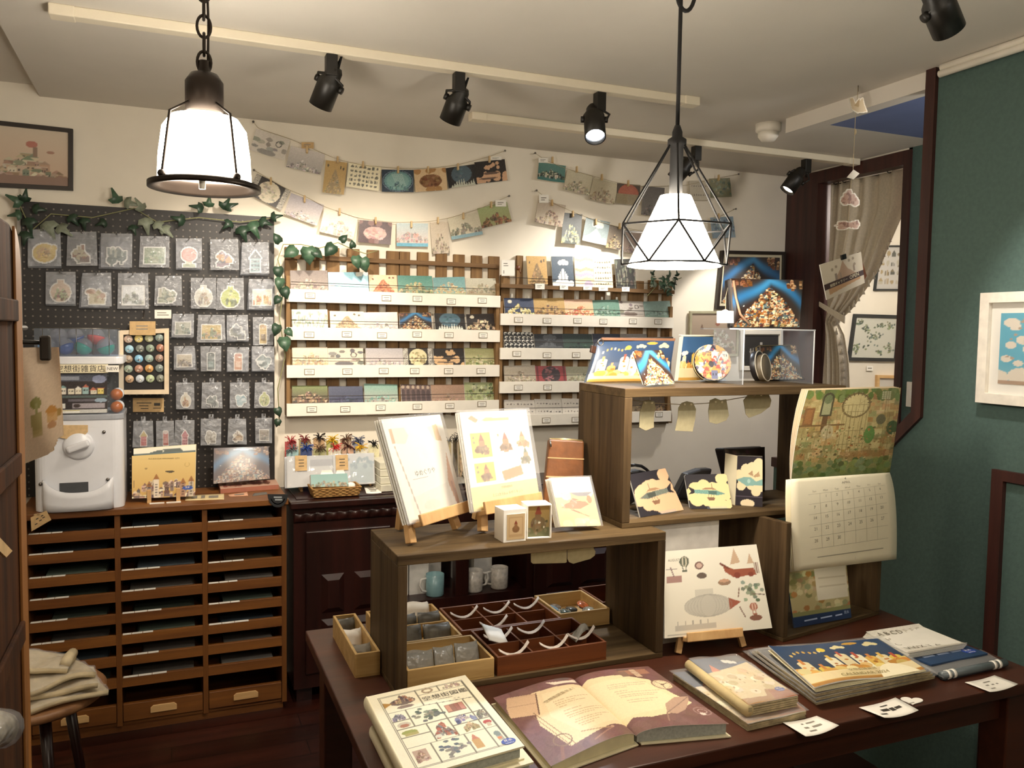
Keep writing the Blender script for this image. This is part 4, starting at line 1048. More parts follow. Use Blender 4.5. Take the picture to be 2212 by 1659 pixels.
flat_card('small pink paper tag beside the flat printed box', [(496, 1073), (536, 1071), (534, 1063), (492, 1069)], CZ, plain('pink_card', 'd8a484', .7), lines=[(.3, .8, .3, .3)])
flat_card('narrow grey paper tag at the right end of the print cabinet', [(545, 1072), (578, 1068), (575, 1063), (548, 1066)], CZ, plain('grey_card', '6a6660', .7))
bk_ = plain('black_card', '26282a', .5)
q = wallq(CY-.016, 578, 1066, 622, 1096)
m = MB().prism([q(.5+.5*math.cos(w), .95+.95*math.sin(w)) for w in np.linspace(math.pi, 2*math.pi, 20)], (0, .002, 0))
for k in range(3): m.prism([q(.5+.4*math.cos(w), .95+.75*math.sin(w))+np.array([0, -.0003, 0]) for w in np.linspace(math.pi*1.15, math.pi*1.85, 14)]+[q(.5+.36*math.cos(w), .95+.68*math.sin(w))+np.array([0, -.0003, 0]) for w in np.linspace(math.pi*1.85, math.pi*1.15, 14)], (0, .0002, 0), 1)
for (u0, u1, v) in ((.3, .7, .68), (.36, .72, .5)): m.prism([q(u0, v)+np.array([0, -.0004, 0]), q(u1, v)+np.array([0, -.0004, 0]), q(u1, v+.1)+np.array([0, -.0004, 0]), q(u0, v+.1)+np.array([0, -.0004, 0])], (0, .0002, 0), 1)
m.box(q(.2, 1)[0], CY-.016, CZ+.0005, q(.8, 1)[0], CY+.03, CZ+.002)
tag(m.build('hanging_tag', [bk_, plain('silver_ink', 'a8aeb0', .5)]), 'black half-round tag hanging over the corner of the print cabinet', 'tag')
qn = wquad(CY-.03, (66, 1118), (100, 1103), (111, 1123), (68, 1148))
m = MB().prism([qn(0, 0), qn(1, 0), qn(1, 1), qn(0, 1)], (0, .002, 0)); 
for u, v in ((.2, .3), (.45, .4), (.65, .5), (.3, .65), (.6, .7)): m.prism([qn(u, v)+np.array([0, -.0004, 0]), qn(u+.14, v)+np.array([0, -.0004, 0]), qn(u+.14, v+.08)+np.array([0, -.0004, 0]), qn(u, v+.08)+np.array([0, -.0004, 0])], (0, .0003, 0), 1)
m.box(qn(.2, 1)[0], CY-.03, qn(.5, 1)[2]-.004, qn(.6, 1)[0], CY-.012, qn(.5, 1)[2]-.002)
tag(m.build('kraft_tag', [KRAFT, INK]), 'kraft tag with drawings stuck on the left front of the print cabinet', 'tag')
# ------------------------------------------------------------------ slatted postcard racks
def zp(box, x, y): return (box[0]+x*box[4], box[1]+y*box[4])
Z5 = (590, 520, 0, 0, 510/2115); Z6 = (1050, 520, 0, 0, 450/1778)
SY, RY = 3.588, 3.53
def rack(label, zb, slats, ztop, zbot, rails, x0, x1, top_rail, shelf_top, plates):
    p = aty(*zp(zb, x0, rails[0][0]), RY); q = aty(*zp(zb, x1, rails[0][1]), RY)
    xa, xb = p[0], q[0]
    t = thing('postcard_rack', label, 'postcard rack', ((xa+xb)/2, 3.57, aty(*zp(zb, x0, zbot), SY)[2]), 'postcard racks on the back wall')
    for (s0, s1, yt) in slats:
        a = aty(*zp(zb, s0, yt), SY-.008); b = aty(*zp(zb, s1, yt), SY-.008); zz = aty(*zp(zb, s0, zbot), SY)[2]
        MB().box(a[0], SY-.008, zz, b[0], SY+.009, a[2]).build('slat', SLATW, t, bevel=.001)
    if top_rail:
        a = aty(*zp(zb, x0, top_rail[0]), SY-.02); b = aty(*zp(zb, x1, top_rail[1]), SY-.02)
        z = (a[2]+b[2])/2
        MB().box(xa, SY-.024, z-.013, xb, SY-.008, z+.006).build('top_rail', SLATH, t, bevel=.001)
    zs = []
    for (yl, yr, hl) in rails:
        z = (aty(*zp(zb, x0, yl), RY)[2]+aty(*zp(zb, x1, yr), RY)[2])/2; h = .053
        zs.append(z)
        MB().box(xa, RY, z-h, xb, RY+.012, z).build('white_rail', RAILW, t, bevel=.001)
        MB().box(xa+.01, RY+.012, z-h, xb-.01, SY-.008, z-h+.01).build('ledge', SLATH, t)
        MB().tube([(xa+.02, RY+.012, z+.03), (xa+.3*(xb-xa), RY+.012, z+.0285), (xb-.02, RY+.012, z+.03)], .0013, 5).build('wire', WIRE, t)
    for s, xx in ((0, xa), (1, xb)):
        MB().box(xx-.0 if s == 0 else xx-.016, RY+.012, zs[-1]-.05, xx+.016 if s == 0 else xx, SY-.008, zs[0]+.055).build('side_board', SLATW, t, bevel=.001)
    if shelf_top:
        z = (aty(*zp(zb, x0, shelf_top[0]), RY)[2]+aty(*zp(zb, x1, shelf_top[1]), RY)[2])/2
        MB().box(xa, RY, z-.018, xb, RY+.012, z).build('shelf_rail', SLATH, t, bevel=.001)
        MB().box(xa+.01, RY+.012, z-.018, xb-.01, SY-.008, z-.01).build('ledge', SLATH, t)
        MB().tube([(xa+.02, RY+.01, z+.03), (xb-.02, RY+.01, z+.03)], .0013, 5).build('wire', WIRE, t)
        zs.insert(0, z)
    for (px, py) in plates:
        c = aty(*zp(zb, px, py), RY)
        l = MB().box(c[0]-.021, RY-.0018, c[2]-.0125, c[0]+.021, RY, c[2]+.0125, 0).box(c[0]-.0185, RY-.0022, c[2]-.0098, c[0]+.0185, RY-.0017, c[2]+.0098, 1)
        l.box(c[0]-.012, RY-.0025, c[2]+.002, c[0]+.012, RY-.0021, c[2]+.0044, 2).box(c[0]-.009, RY-.0025, c[2]-.005, c[0]+.01, RY-.0021, c[2]-.003, 2)
        l.build('label_plate', [plain('brass_plate', '8a7e66', .5, .2), PAPER, INKG], t)
    return xa, xb, zs
SL1 = [(105, 215, 55), (300, 415, 55), (482, 595, 60), (665, 775, 70), (845, 950, 80), (1020, 1128, 90), (1135, 1228, 95), (1295, 1395, 100), (1462, 1560, 110), (1620, 1718, 120), (1780, 1875, 130), (1935, 2030, 137)]
PL1 = [(330, 492), (1015, 515), (1292, 520), (1595, 545), (1873, 537), (322, 842), (660, 838), (975, 848), (1290, 840), (1575, 845), (1880, 848), (325, 1175), (665, 1172), (990, 1167), (1268, 1167), (1572, 1168), (1862, 1167),
       (346, 1511), (646, 1510), (963, 1495), (1292, 1487), (1582, 1480), (1870, 1463)]
R1 = rack('larger slatted wooden postcard rack with four white rails, left of the two', Z5, SL1, 60, 1560, [(432, 492, 108), (783, 795, 103), (1120, 1108, 108), (1470, 1418, 108)], 120, 2038, (135, 222), None, PL1)
SL2 = [(130+i*136, 205+i*136, 290) for i in range(11)]
SL2[1] = (265, 318, 125); SL2[3] = (540, 575, 300); SL2[8] = (1225, 1350, 340); SL2[9] = (1395, 1475, 335); SL2[10] = (1515, 1590, 380); SL2[2] = (405, 480, 290); SL2[4] = (675, 755, 400)
PL2 = [(277, 675), (520, 682), (780, 683), (1000, 690), (1252, 688), (1468, 692), (262, 965), (520, 977), (768, 975), (275, 1253), (525, 1252), (513, 1533), (765, 1527), (1475, 1483)]
R2 = rack('smaller slatted wooden postcard rack partly hidden by the boxes, right of the two', Z6, SL2, 290, 1560, [(622, 655, 90), (925, 915, 90), (1210, 1185, 90), (1490, 1452, 90)], 126, 1604, None, (372, 418), PL2)

def mk(kind, w, h, seed, c):
    r = random.Random(seed)
    if kind == 'town': a = banded(w, h, c[0], c[1], c[2:], seed, .62, 70, .075)
    elif kind == 'sky':
        a = Art(w, h, c[0]); a.grad(0, c[1], 1, c[0]); clouds(a, [(r.uniform(0, 1), r.uniform(.0, .16), r.uniform(.6, 1.3)) for _ in range(16)]+[(r.uniform(.7, 1), r.uniform(.85, 1), .6) for _ in range(6)]+[(.02+.03*i, .25+.03*(4-i), .4) for i in range(5)], c[2], .09); a.ell(.55, .5, .05, .03, 'f4f4ea')
    elif kind == 'mount':
        a = Art(w, h, c[0]); a.poly([(.1, 0), (.9, 0), (.52, .75), (.45, .7)], c[1]); town(a, .12, .88, .0, .62, c[1:], seed, 60, .07)
        for x_ in (.15, .72, .85): a.ell(x_, r.uniform(.72, .88), .035, .05, srgb(c[1])*.6)
    elif kind == 'trees':
        a = Art(w, h, c[0])
        for _ in range(40): 
            x_, y_ = r.random(), r.uniform(.15, .9); a.ell(x_, y_, r.uniform(.03, .08), r.uniform(.04, .09), jit(r.choice(c[1:]), r)); a.rect(x_-.008, y_-.2, x_+.008, y_, '8a8a72')
    elif kind == 'peak':
        a = Art(w, h, c[0]); a.ell(.5, .6, .34, .42, c[1]); a.rect(.0, 0, .14, 1, '24201e'); a.rect(.86, 0, 1, 1, '24201e')
        for k in range(10): a.poly([(.1+k*.08, 0), (.2+k*.08, 0), (.15+k*.08, r.uniform(.15, .4))], c[2])
        for k in range(10): a.ell(r.uniform(.3, .7), r.uniform(.45, .85), .05, .05, jit(c[1], r, .1))
    elif kind == 'night': a = banded(w, h, c[0], c[0], c[1:], seed, .65, 70, .06, moon=(.2, .8, .07, 'e0d8c0'))
    elif kind == 'lens':
        a = Art(w, h, c[0])
        for _ in range(9): a.ell(r.uniform(.05, .95), r.uniform(.1, .95), r.uniform(.05, .13), r.uniform(.05, .12), jit(r.choice(c[1:]), r, .05))
        a.ring(.72, .6, .09, .14, .03, srgb(c[1])*.6); a.ell(.45, .12, .26, .13, c[1])
    elif kind == 'plain': a = Art(w, h, c[0]); a.grad(0, c[1], 1, c[0]); town(a, 0, 1, .0, .4, [srgb(c[1])*.85, srgb(c[1])*1.05, c[0]], seed, 50, .07)
    elif kind == 'disc':
        a = Art(w, h, '2c2622')
        for k in range(40):
            u = k/20-.5
            for x_ in (0, .84): a.poly([(x_, u), (x_+.16, u+.3), (x_+.16, u+.325), (x_, u+.025)], 'e8e0d0')
        a.rect(.17, 0, .83, 1, '2c2622'); a.ell(.5, .48, .3, .46, c[0])
        for _ in range(40): a.ell(r.uniform(.28, .72), r.uniform(.15, .75), .04, .05, jit(c[1], r, .12))
    elif kind == 'clouds':
        a = Art(w, h, c[0]); clouds(a, [(r.uniform(0, 1), r.uniform(.05, .45), r.uniform(.7, 1.4)) for _ in range(20)]+[(r.uniform(.35, .8), r.uniform(.65, .85), .7) for _ in range(9)], c[1], .08); a.ell(.5, .42, .25, .06, c[2]); a.ell(.4, .2, .3, .04, c[2])
    elif kind == 'arch':
        a = Art(w, h, c[0])
        for k in range(6): a.rect(.02+k*.165, .05, .13+k*.165, .6, c[1]); a.ell(.075+k*.165, .6, .055, .12, c[1]); a.ell(.075+k*.165, .84, .05, .09, c[2])
        for k in range(12): a.rect(r.random(), .02, r.random()*.1+.5, .08, c[2], .5)
    elif kind == 'hero': a = hero(w, h, seed)
    elif kind == 'castle':
        a = Art(w, h, c[0]); clouds(a, [(.3, .1, 1.6), (.6, .08, 1.8), (.85, .1, 1.2), (.1, .06, 1.2), (.4, .78, .9), (.55, .8, 1.1), (.68, .77, .8)], c[1], .11)
        for k in range(9): x_ = .3+k*.05; hh = .55-abs(x_-.5)*1.2; a.rect(x_-.02, .15, x_+.02, hh, c[1]); a.poly([(x_-.03, hh), (x_+.03, hh), (x_, hh+.09)], c[1])
        for k in range(7): a.rect(.32+k*.05, .3, .33+k*.05, .36, c[0])
    elif kind == 'waves':
        a = Art(w, h, c[0])
        for k in range(6): a.poly([(0, .95-k*.16), (.3, .9-k*.16), (.6, .98-k*.16), (1, .92-k*.16), (1, .84-k*.16), (.6, .88-k*.16), (.3, .82-k*.16), (0, .88-k*.16)], c[1+k % (len(c)-1)])
        a.ell(.7, .1, .22, .14, c[-1])
    elif kind == 'icons': a = icons(w, h, 7, 5, c[0], c[1:], seed, .55)
    elif kind == 'icons2': a = icons(w, h, 8, 2, c[0], c[1:], seed, .5)
    elif kind == 'dots':
        a = Art(w, h, c[0])
        for i in range(7):
            for j in range(5): a.ell((i+.5)/7+.03*(j % 2), (j+.5)/5, .055, .075, c[1]); a.ell((i+.62)/7+.03*(j % 2), (j+.38)/5, .04, .05, c[2])
    elif kind == 'red':
        a = Art(w, h, c[0]); a.ell(.5, .5, .3, .46, c[1])
        for _ in range(20): a.ell(r.uniform(.28, .72), r.uniform(.1, .9), .05, .05, jit(c[2], r))
        a.rect(.05, .0, .1, 1, srgb(c[0])*.7); a.rect(.9, .0, .95, 1, srgb(c[0])*.7)
    elif kind == 'tealring':
        a = Art(w, h, '2b3b4c'); a.ell(.5, .5, .42, .42, '6a9a9c'); a.ring(.5, .5, .47, .47, .02, '7a92a4'); a.ell(.5, .5, .34, .33, '7fb0ac')
        for k in range(6): a.poly([(.3+k*.06, .8), (.33+k*.06, .85), (.5+k*.05, .3), (.47+k*.05, .28)], 'b4d0c8', .6)
        town(a, .25, .8, .15, .45, ['5a8a8a', '8ab4ac', '4a7074'], seed, 30, .05)
    elif kind == 'disk2':
        a = Art(w, h, c[0]); a.ell(.5, .45, .34, .3, c[1])
        for _ in range(8): a.ell(r.random(), r.choice([.08, .9, .95, .12]), .1, .13, c[2])
        for _ in range(40): a.ell(r.uniform(.22, .78), r.uniform(.25, .65), .05, .05, jit(c[1], r, .12))
    elif kind == 'lake': a = banded(w, h, c[0], c[1], c[3:], seed, .6, 60, .07, base=.2); a.rect(0, 0, 1, .16, c[2])
    elif kind == 'sunset': a = Art(w, h, c[0]); a.ell(.5, .55, .42, .42, c[1]); a.rect(0, 0, 1, .5, c[2]); a.grain(.02)
    a.grain(.018, seed)
    return a
WALLC = []
def rackcard(zb, x0, x1, yt, yb, kind, c, seed, label, group, portrait=False, Y=RY+.03, d=None):
    # leans back a little: foot on the ledge, head against the slats
    w = int(56*(x1-x0)/300) if not portrait else 34
    a = mk(kind, max(24, w), 34 if not portrait else 44, seed, c)
    q = wallq(Y, *zp(zb, x0, yt), *zp(zb, x1, yb))
    zf = q(0, 0)[2]; r = random.Random(seed); k = r.uniform(-.002, .002)
    bot = zf - (.035 if not portrait else .0)
    L = Quad(np.array([q(0, 0)[0], Y-.008, zf]), np.array([q(1, 0)[0], Y-.008, q(1, 0)[2]]), np.array([q(1, 1)[0], Y+.012, q(1, 1)[2]+k]), np.array([q(0, 1)[0], Y+.012, q(0, 1)[2]-k]))
    m = MB().art(L, a, .001)
    lo = [L(0, 0), L(1, 0)]; dd = np.array([0, -.001 if not portrait else 0, -.035 if not portrait else 0])
    m.prism([lo[0], lo[1], lo[1]+dd, lo[0]+dd], L.n()*-.001, 0, col=lin(a.A[0].mean(0)))
    n = L.n()
    for g in range(1, 4):   # the rest of the pile behind it
        m.prism([L(0, 0)-n*.0016*g+dd, L(1, 0)-n*.0016*g+dd, L(1, 1)-n*.0016*g+(0, 0, -.0006*g), L(0, 1)-n*.0016*g+(0, 0, -.0006*g)], -n*.0012, 0, col=(.8, .77, .7))
    tag(m.build('postcard', PRINT), label, 'postcard', group)
G = 'postcards in the racks'
BE = ['b8a484', 'a08a6a', 'd0c0a0', '8a7a62', 'c8b08a', '9a927a']
C1 = [
 (1, 155, 490, 265, 'town', ['6a5a54', '9a8a7c', '8a7868', 'b8a890', 'a89880', '6f6258'], 'grey-brown dusk town postcard, left end of the top row of the larger rack'),
 (1, 495, 855, 280, 'sky', ['8cc4d8', 'a8d8e8', 'f2f4ea'], 'wide sky-blue postcard with white clouds, top row of the larger rack'),
 (1, 862, 1113, 305, 'mount', ['e8c49a', 'b8643c', 'c87a4a', 'd89464', 'a8543a'], 'peach postcard with a rust-red mountain town, top row of the larger rack'),
 (1, 1120, 1430, 312, 'town', ['4a8a7c', '7aa898', 'b8a474', '8a9a7a', 'c8b88a', '6a7a64'], 'green-sky town postcard, top row of the larger rack'),
 (1, 1437, 1722, 325, 'town', ['6a9a9c', '7fa8a4', 'd0c098', 'b8a880', '8ab0a8', 'c8b488'], 'teal-sky beige town postcard, second from the right in the top row of the larger rack'),
 (1, 1732, 2000, 335, 'town', ['b8b4a0', 'b0a890', 'a89c80', 'c8b898', '8f8a74', '9a8e74'], 'beige-grey town postcard at the right end of the top row of the larger rack'),
 (2, 170, 490, 615, 'trees', ['dce0d0', 'a8b8a0', '8aa090', 'b8c4a8', 'c8ccb0'], 'pale green trees postcard, left end of the second row of the larger rack'),
 (2, 512, 815, 632, 'mount', ['e8dcbc', 'a88a64', 'b89a74', 'c8ac84', '8a7454'], 'cream postcard with a brown tower mountain, second row of the larger rack'),
 (2, 815, 1118, 640, 'plain', ['e4dcd2', 'b0aaa6'], 'pale grey misty town postcard, second row of the larger rack'),
 (2, 1135, 1420, 645, 'hero', [], 'dark postcard with a blue river bend, second row of the larger rack'),
 (2, 1450, 1720, 652, 'peak', ['2f2a28', '4c6c7c', 'd8dcd0'], 'dark postcard with a teal dome and white spikes, second row of the larger rack'),
 (2, 1735, 2000, 655, 'night', ['2c2420', 'c8ac84', 'a88a68', 'e0cca4', '8a7054'], 'dark night postcard with a moon, second row of the larger rack'),
 (3, 172, 490, 955, 'town', ['dcccb4', 'd0bc9c', 'c8a87c', 'd8c4a0', 'b89a70', '8f8674'], 'beige shop street postcard, left end of the third row of the larger rack'),
 (3, 492, 810, 960, 'lens', ['cfc0ac', '5f5a5c', '7a7068', '8a8080'], 'beige postcard with dark airships and lenses, third row of the larger rack'),
 (3, 832, 1165, 962, 'plain', ['a8a4a8', 'c0b4ac'], 'lavender-grey postcard, third row of the larger rack'),
 (3, 1168, 1430, 962, 'disc', ['ddd0a0', 'b0a070'], 'dark striped postcard with a cream cloud disc, third row of the larger rack'),
 (3, 1440, 1710, 965, 'clouds', ['28221e', 'dcb07c', '5a4a3c'], 'black postcard with peach clouds, third row of the larger rack'),
 (3, 1720, 1995, 962, 'town', ['9a9a62', 'b8b080', 'a8a468', 'c8c094', '8a8a54', '7a8a4a'], 'yellow-green garden postcard, right end of the third row of the larger rack'),
 (4, 172, 490, 1300, 'town', ['7a8a44', '4a3a2a', '9a7a58', 'c8a884', '6a4a34', '3a2a20'], 'dark brown postcard with a green top, lowest row of the larger rack'),
 (4, 500, 805, 1305, 'plain', ['454c68', '343a58'], 'navy blue postcard, lowest row of the larger rack'),
 (4, 820, 1118, 1285, 'plain', ['7fb0a0', 'a8a498'], 'sea-green and grey postcard, lowest row of the larger rack'),
 (4, 1150, 1415, 1290, 'arch', ['6a5450', '4a3a3c', 'b8a08a'], 'purple-brown arcade postcard, lowest row of the larger rack'),
 (4, 1418, 1715, 1290, 'plain', ['b08a70', '9a7c68'], 'pinkish brown haze postcard, lowest row of the larger rack'),
 (4, 1718, 1990, 1270, 'trees', ['a8b07a', '6a7a44', '8a8a54', 'b8b890', '5a6a3c'], 'green garden arch postcard, right end of the lowest row of the larger rack'),
]
YB1 = {1: 470, 2: 795, 3: 1118, 4: 1448}
for k, (row, x0, x1, yt, kind, c, lb) in enumerate(C1):
    rackcard(Z5, x0, x1, yt, YB1[row], kind, c, k+11, lb, G)
C2 = [
 (1, 160, 410, 490, 'night', ['2b3a5c', 'e0d084', 'c8b870', 'f0e4a8', 'a89a5a'], 'navy postcard with pale yellow towers, left end of the upper row of the smaller rack'),
 (1, 410, 672, 490, 'town', ['c8a050', 'b88a44', '8a6434', 'd8b470', 'a87a3c', '6a4a2a'], 'mustard-brown town postcard, upper row of the smaller rack'),
 (1, 672, 915, 500, 'town', ['d8a888', 'd8b880', 'c8844a', 'e0c494', 'b8643c', 'd0503c'], 'peach and red town postcard, upper row of the smaller rack'),
 (1, 905, 1140, 505, 'town', ['5f8a78', '6a927e', '4f7460', '8aa894', '7a9a88', '44604f'], 'dark green town postcard, upper row of the smaller rack'),
 (1, 1135, 1345, 515, 'lens', ['bab2a8', '7a6a60', '8a8078', '9a8a80'], 'grey postcard with a brown fish-like airship, upper row of the smaller rack'),
 (1, 1350, 1580, 515, 'plain', ['7f9a90', '8aa498'], 'sage green postcard, right end of the upper row of the smaller rack'),
 (2, 155, 408, 780, 'dots', ['1e1c1a', 'd8d4c8', '1e1c1a'], 'black and white patterned postcard in the smaller rack'),
 (2, 415, 660, 795, 'castle', ['1f2224', '54585c'], 'black postcard with a faint grey spire in the smaller rack'),
 (2, 660, 912, 795, 'plain', ['20302a', '2f4c3c'], 'very dark green postcard in the smaller rack'),
 (2, 915, 1150, 795, 'plain', ['262838', '2e3448'], 'dark navy postcard behind the blue pouch in the smaller rack'),
 (2, 1160, 1380, 795, 'plain', ['8a827a', '7a746e'], 'grey postcard behind the blue pouch in the smaller rack'),
 (3, 160, 425, 1065, 'town', ['b8ac98', 'a89a82', 'b8a888', '8f846e', 'c8baa0', '9a8c74'], 'beige-grey harbour postcard in the third row of the smaller rack'),
 (3, 425, 685, 1070, 'red', ['a83a3a', '3c2a2c', '8a4a4c'], 'deep red curtain postcard in the third row of the smaller rack'),
 (3, 688, 930, 1075, 'town', ['a8a888', 'b0a890', '9a9474', 'b8b090', '8a8a6a', 'a0a080'], 'sage-beige postcard in the third row of the smaller rack'),
 (4, 160, 420, 1360, 'icons2', ['d4ccc0', '5a5048', '8a7a6c', '6a6a64'], 'pale postcard of small grey drawings, left end of the lowest row of the smaller rack'),
 (4, 422, 648, 1355, 'icons2', ['cfc8bc', '6a5a50', '4a4644', '8a8076'], 'pale postcard of brown and grey drawings, lowest row of the smaller rack'),
 (4, 652, 880, 1350, 'icons2', ['dcd4c6', '5a5450', '8a8070', '6a5f54'], 'pale postcard of tiny buildings next to the display box, lowest row of the smaller rack'),
 (4, 1235, 1400, 1320, 'town', ['6a5a44', '8a7454', '5a4634', 'a88a60', '74603f', '4a3a2c'], 'brown town postcard seen through the upper display box, left one'),
 (4, 1410, 1580, 1320, 'town', ['5a4a3a', '7a6448', '9a7c54', '4f3e2e', '8a6c4a', '3a2e24'], 'dark brown town postcard seen through the upper display box, right one'),
]
YB2 = {1: 640, 2: 935, 3: 1215, 4: 1495}
for k, (row, x0, x1, yt, kind, c, lb) in enumerate(C2): rackcard(Z6, x0, x1, yt, YB2[row], kind, c, k+51, lb, G)
ZS = R2[2][0]
for k, (x0, x1, y0, y1, kind, c, lb) in enumerate([
   (352, 522, 130, 372, 'mount', ['c89a4c', '8a6a3a', 'a8824a', 'b8904c', '7a5a30'], 'tan standing card with a dark castle on top of the smaller rack'),
   (565, 748, 132, 392, 'castle', ['3c5064', 'f4f4ee'], 'navy standing card with a white cloud castle on top of the smaller rack'),
   (760, 918, 135, 400, 'waves', ['f0d8b8', 'e8c494', 'f4e4cc', 'd8a888', 'b8a8c0'], 'peach sunset standing card on top of the smaller rack'),
   (920, 1078, 147, 402, 'icons', ['efe2bc', '6a6250', '8a7f64'], 'cream standing card with rows of tiny drawings on top of the smaller rack'),
   (1108, 1278, 155, 412, 'trees', ['3a3834', '4f4c44', '5a5a4c', '6a6456'], 'dark standing card next to the wire pendant on top of the smaller rack')]):
    rackcard(Z6, x0, x1, y0, y1, kind, c, k+80, lb, 'standing cards on the smaller rack', True, RY+.028)
q = wallq(RY+.02, *zp(Z6, 132, 165), *zp(Z6, 245, 300))
card('sign_card', 'small white notice card at the left end of the smaller rack, above its top ledge', 'notice', q, [PAPER, INKG], .001, lines=[(.15, .45, .75, .06), (.15, .5, .62, .05), (.15, .2, .15, .2)])
o = aty(*zp(Z6, 272, 232), RY+.02)
t = thing('wooden_spoon', 'round brown wooden disc on the left end of the smaller rack', 'wooden disc', o)
MB().lathe([(0, 0), (.0105, 0), (.0115, .002), (.0105, .005), (0, .005)], o, (0, -1, 0), 24).build('disc', REDW, t)
MB().tube([o+np.array([.006, 0, -.01]), o+np.array([.016, .002, -.024])], .0022, 8).build('stem', REDW, t)
for k, (x0, y0, x1, y1) in enumerate([(420, 366, 500, 415), (630, 372, 700, 418), (830, 386, 905, 420), (962, 390, 1040, 428), (1160, 395, 1225, 434)]):
    card('price_label', 'small white price label under the '+['tan castle', 'navy cloud castle', 'peach sunset', 'cream drawings', 'dark'][k]+' standing card', 'price label', wallq(RY-.004, *zp(Z6, x0, y0), *zp(Z6, x1, y1)), [PAPER, INKG], .003, group='price labels on the smaller rack', lines=[(.2, .7, .6, .1), (.2, .55, .35, .1)])
for k, (x, y, lb) in enumerate([(222, 466, 'first'), (362, 486, 'second'), (503, 478, 'third'), (642, 482, 'fourth'), (775, 485, 'fifth'), (990, 490, 'sixth'), (1115, 492, 'seventh')]):
    c = aty(*zp(Z6, x, y), RY+.045)
    tag(MB().box(c[0]-.005, c[1]-.001, c[2]-.008, c[0]+.005, c[1]+.001, c[2]+.006).build('index_tab', PAPER), f'white index tab above the upper row of the smaller rack, {lb} from the left', 'index tab', 'index tabs on the smaller rack')

# ------------------------------------------------------------------ postcards pegged on strings across the wall
Z4 = (500, 250, 0, 0, 650/2212); Z7 = (1100, 250, 0, 0, 650/2212)
GY = 3.575
def strung(zb, pts, name):
    P = [aty(*zp(zb, x, y), GY) for x, y in pts]
    Q = []
    for i in range(len(P)-1):
        for k in range(6): Q.append(P[i]*(1-k/6)+P[i+1]*(k/6))
    Q.append(P[-1])
    S = [Q[0]]+[(Q[i-1]+Q[i]*2+Q[i+1])/4 for i in range(1, len(Q)-1)]+[Q[-1]]
    t = thing('hanging_string', name, 'string', S[0], 'strings of postcards on the wall')
    MB().tube(S, .0011, 5).build('cord', STRING, t)
    for e in (S[0], S[-1]):
        if e[1] < 3.6: MB().lathe([(0, 0), (.005, .001), (.004, .006), (.0016, .008), (.0016, YW-GY)][::1], (e[0], GY-.004, e[2]), (0, 1, 0), 12).build('wall_pin', STEEL, t)
def hung(zb, cx, cy, w, h, ang, kind, c, seed, label):
    a = mk(kind, 52 if w > h else 36, 38 if w > h else 52, seed, c); A = R(ang)
    def P(x, y): return zp(zb, cx+x*math.cos(A)-y*math.sin(A), cy+x*math.sin(A)+y*math.cos(A))
    q = wquad(GY+.003, P(-w/2, -h/2), P(w/2, -h/2), P(w/2, h/2), P(-w/2, h/2))
    r = random.Random(seed); cu = r.uniform(.004, .012)
    class S_:
        flat = False
        def __call__(s, u, v): return q(u, v)+np.array([0, -cu*(1-v)*(.3+abs(2*u-1)*.7), 0])
        def grid(s, u, v): return q.grid(u, v)+np.stack([0*u, -cu*(1-v)*(.3+abs(2*u-1)*.7), 0*u], 1)
    tag(MB().art(S_(), a, .0006).build('hung_postcard', PRINT), label, 'postcard', 'postcards pegged on the wall strings')
def pin(zb, x, y, label, dark=False):
    c = aty(*zp(zb, x, y), GY-.006); m = MB()
    for s in (-1, 1): m.obox(c+np.array([0, s*.0035, 0]), (.0034, 0, 0), (0, .0022, s*.0016), (0, -s*.0016, .0135))
    m.tube([c+np.array([-.0045, 0, .002]), c+np.array([.0045, 0, .002])], .0022, 6)
    tag(m.build('clothespin', PEG), label, 'clothespin', 'clothespins on the wall strings')
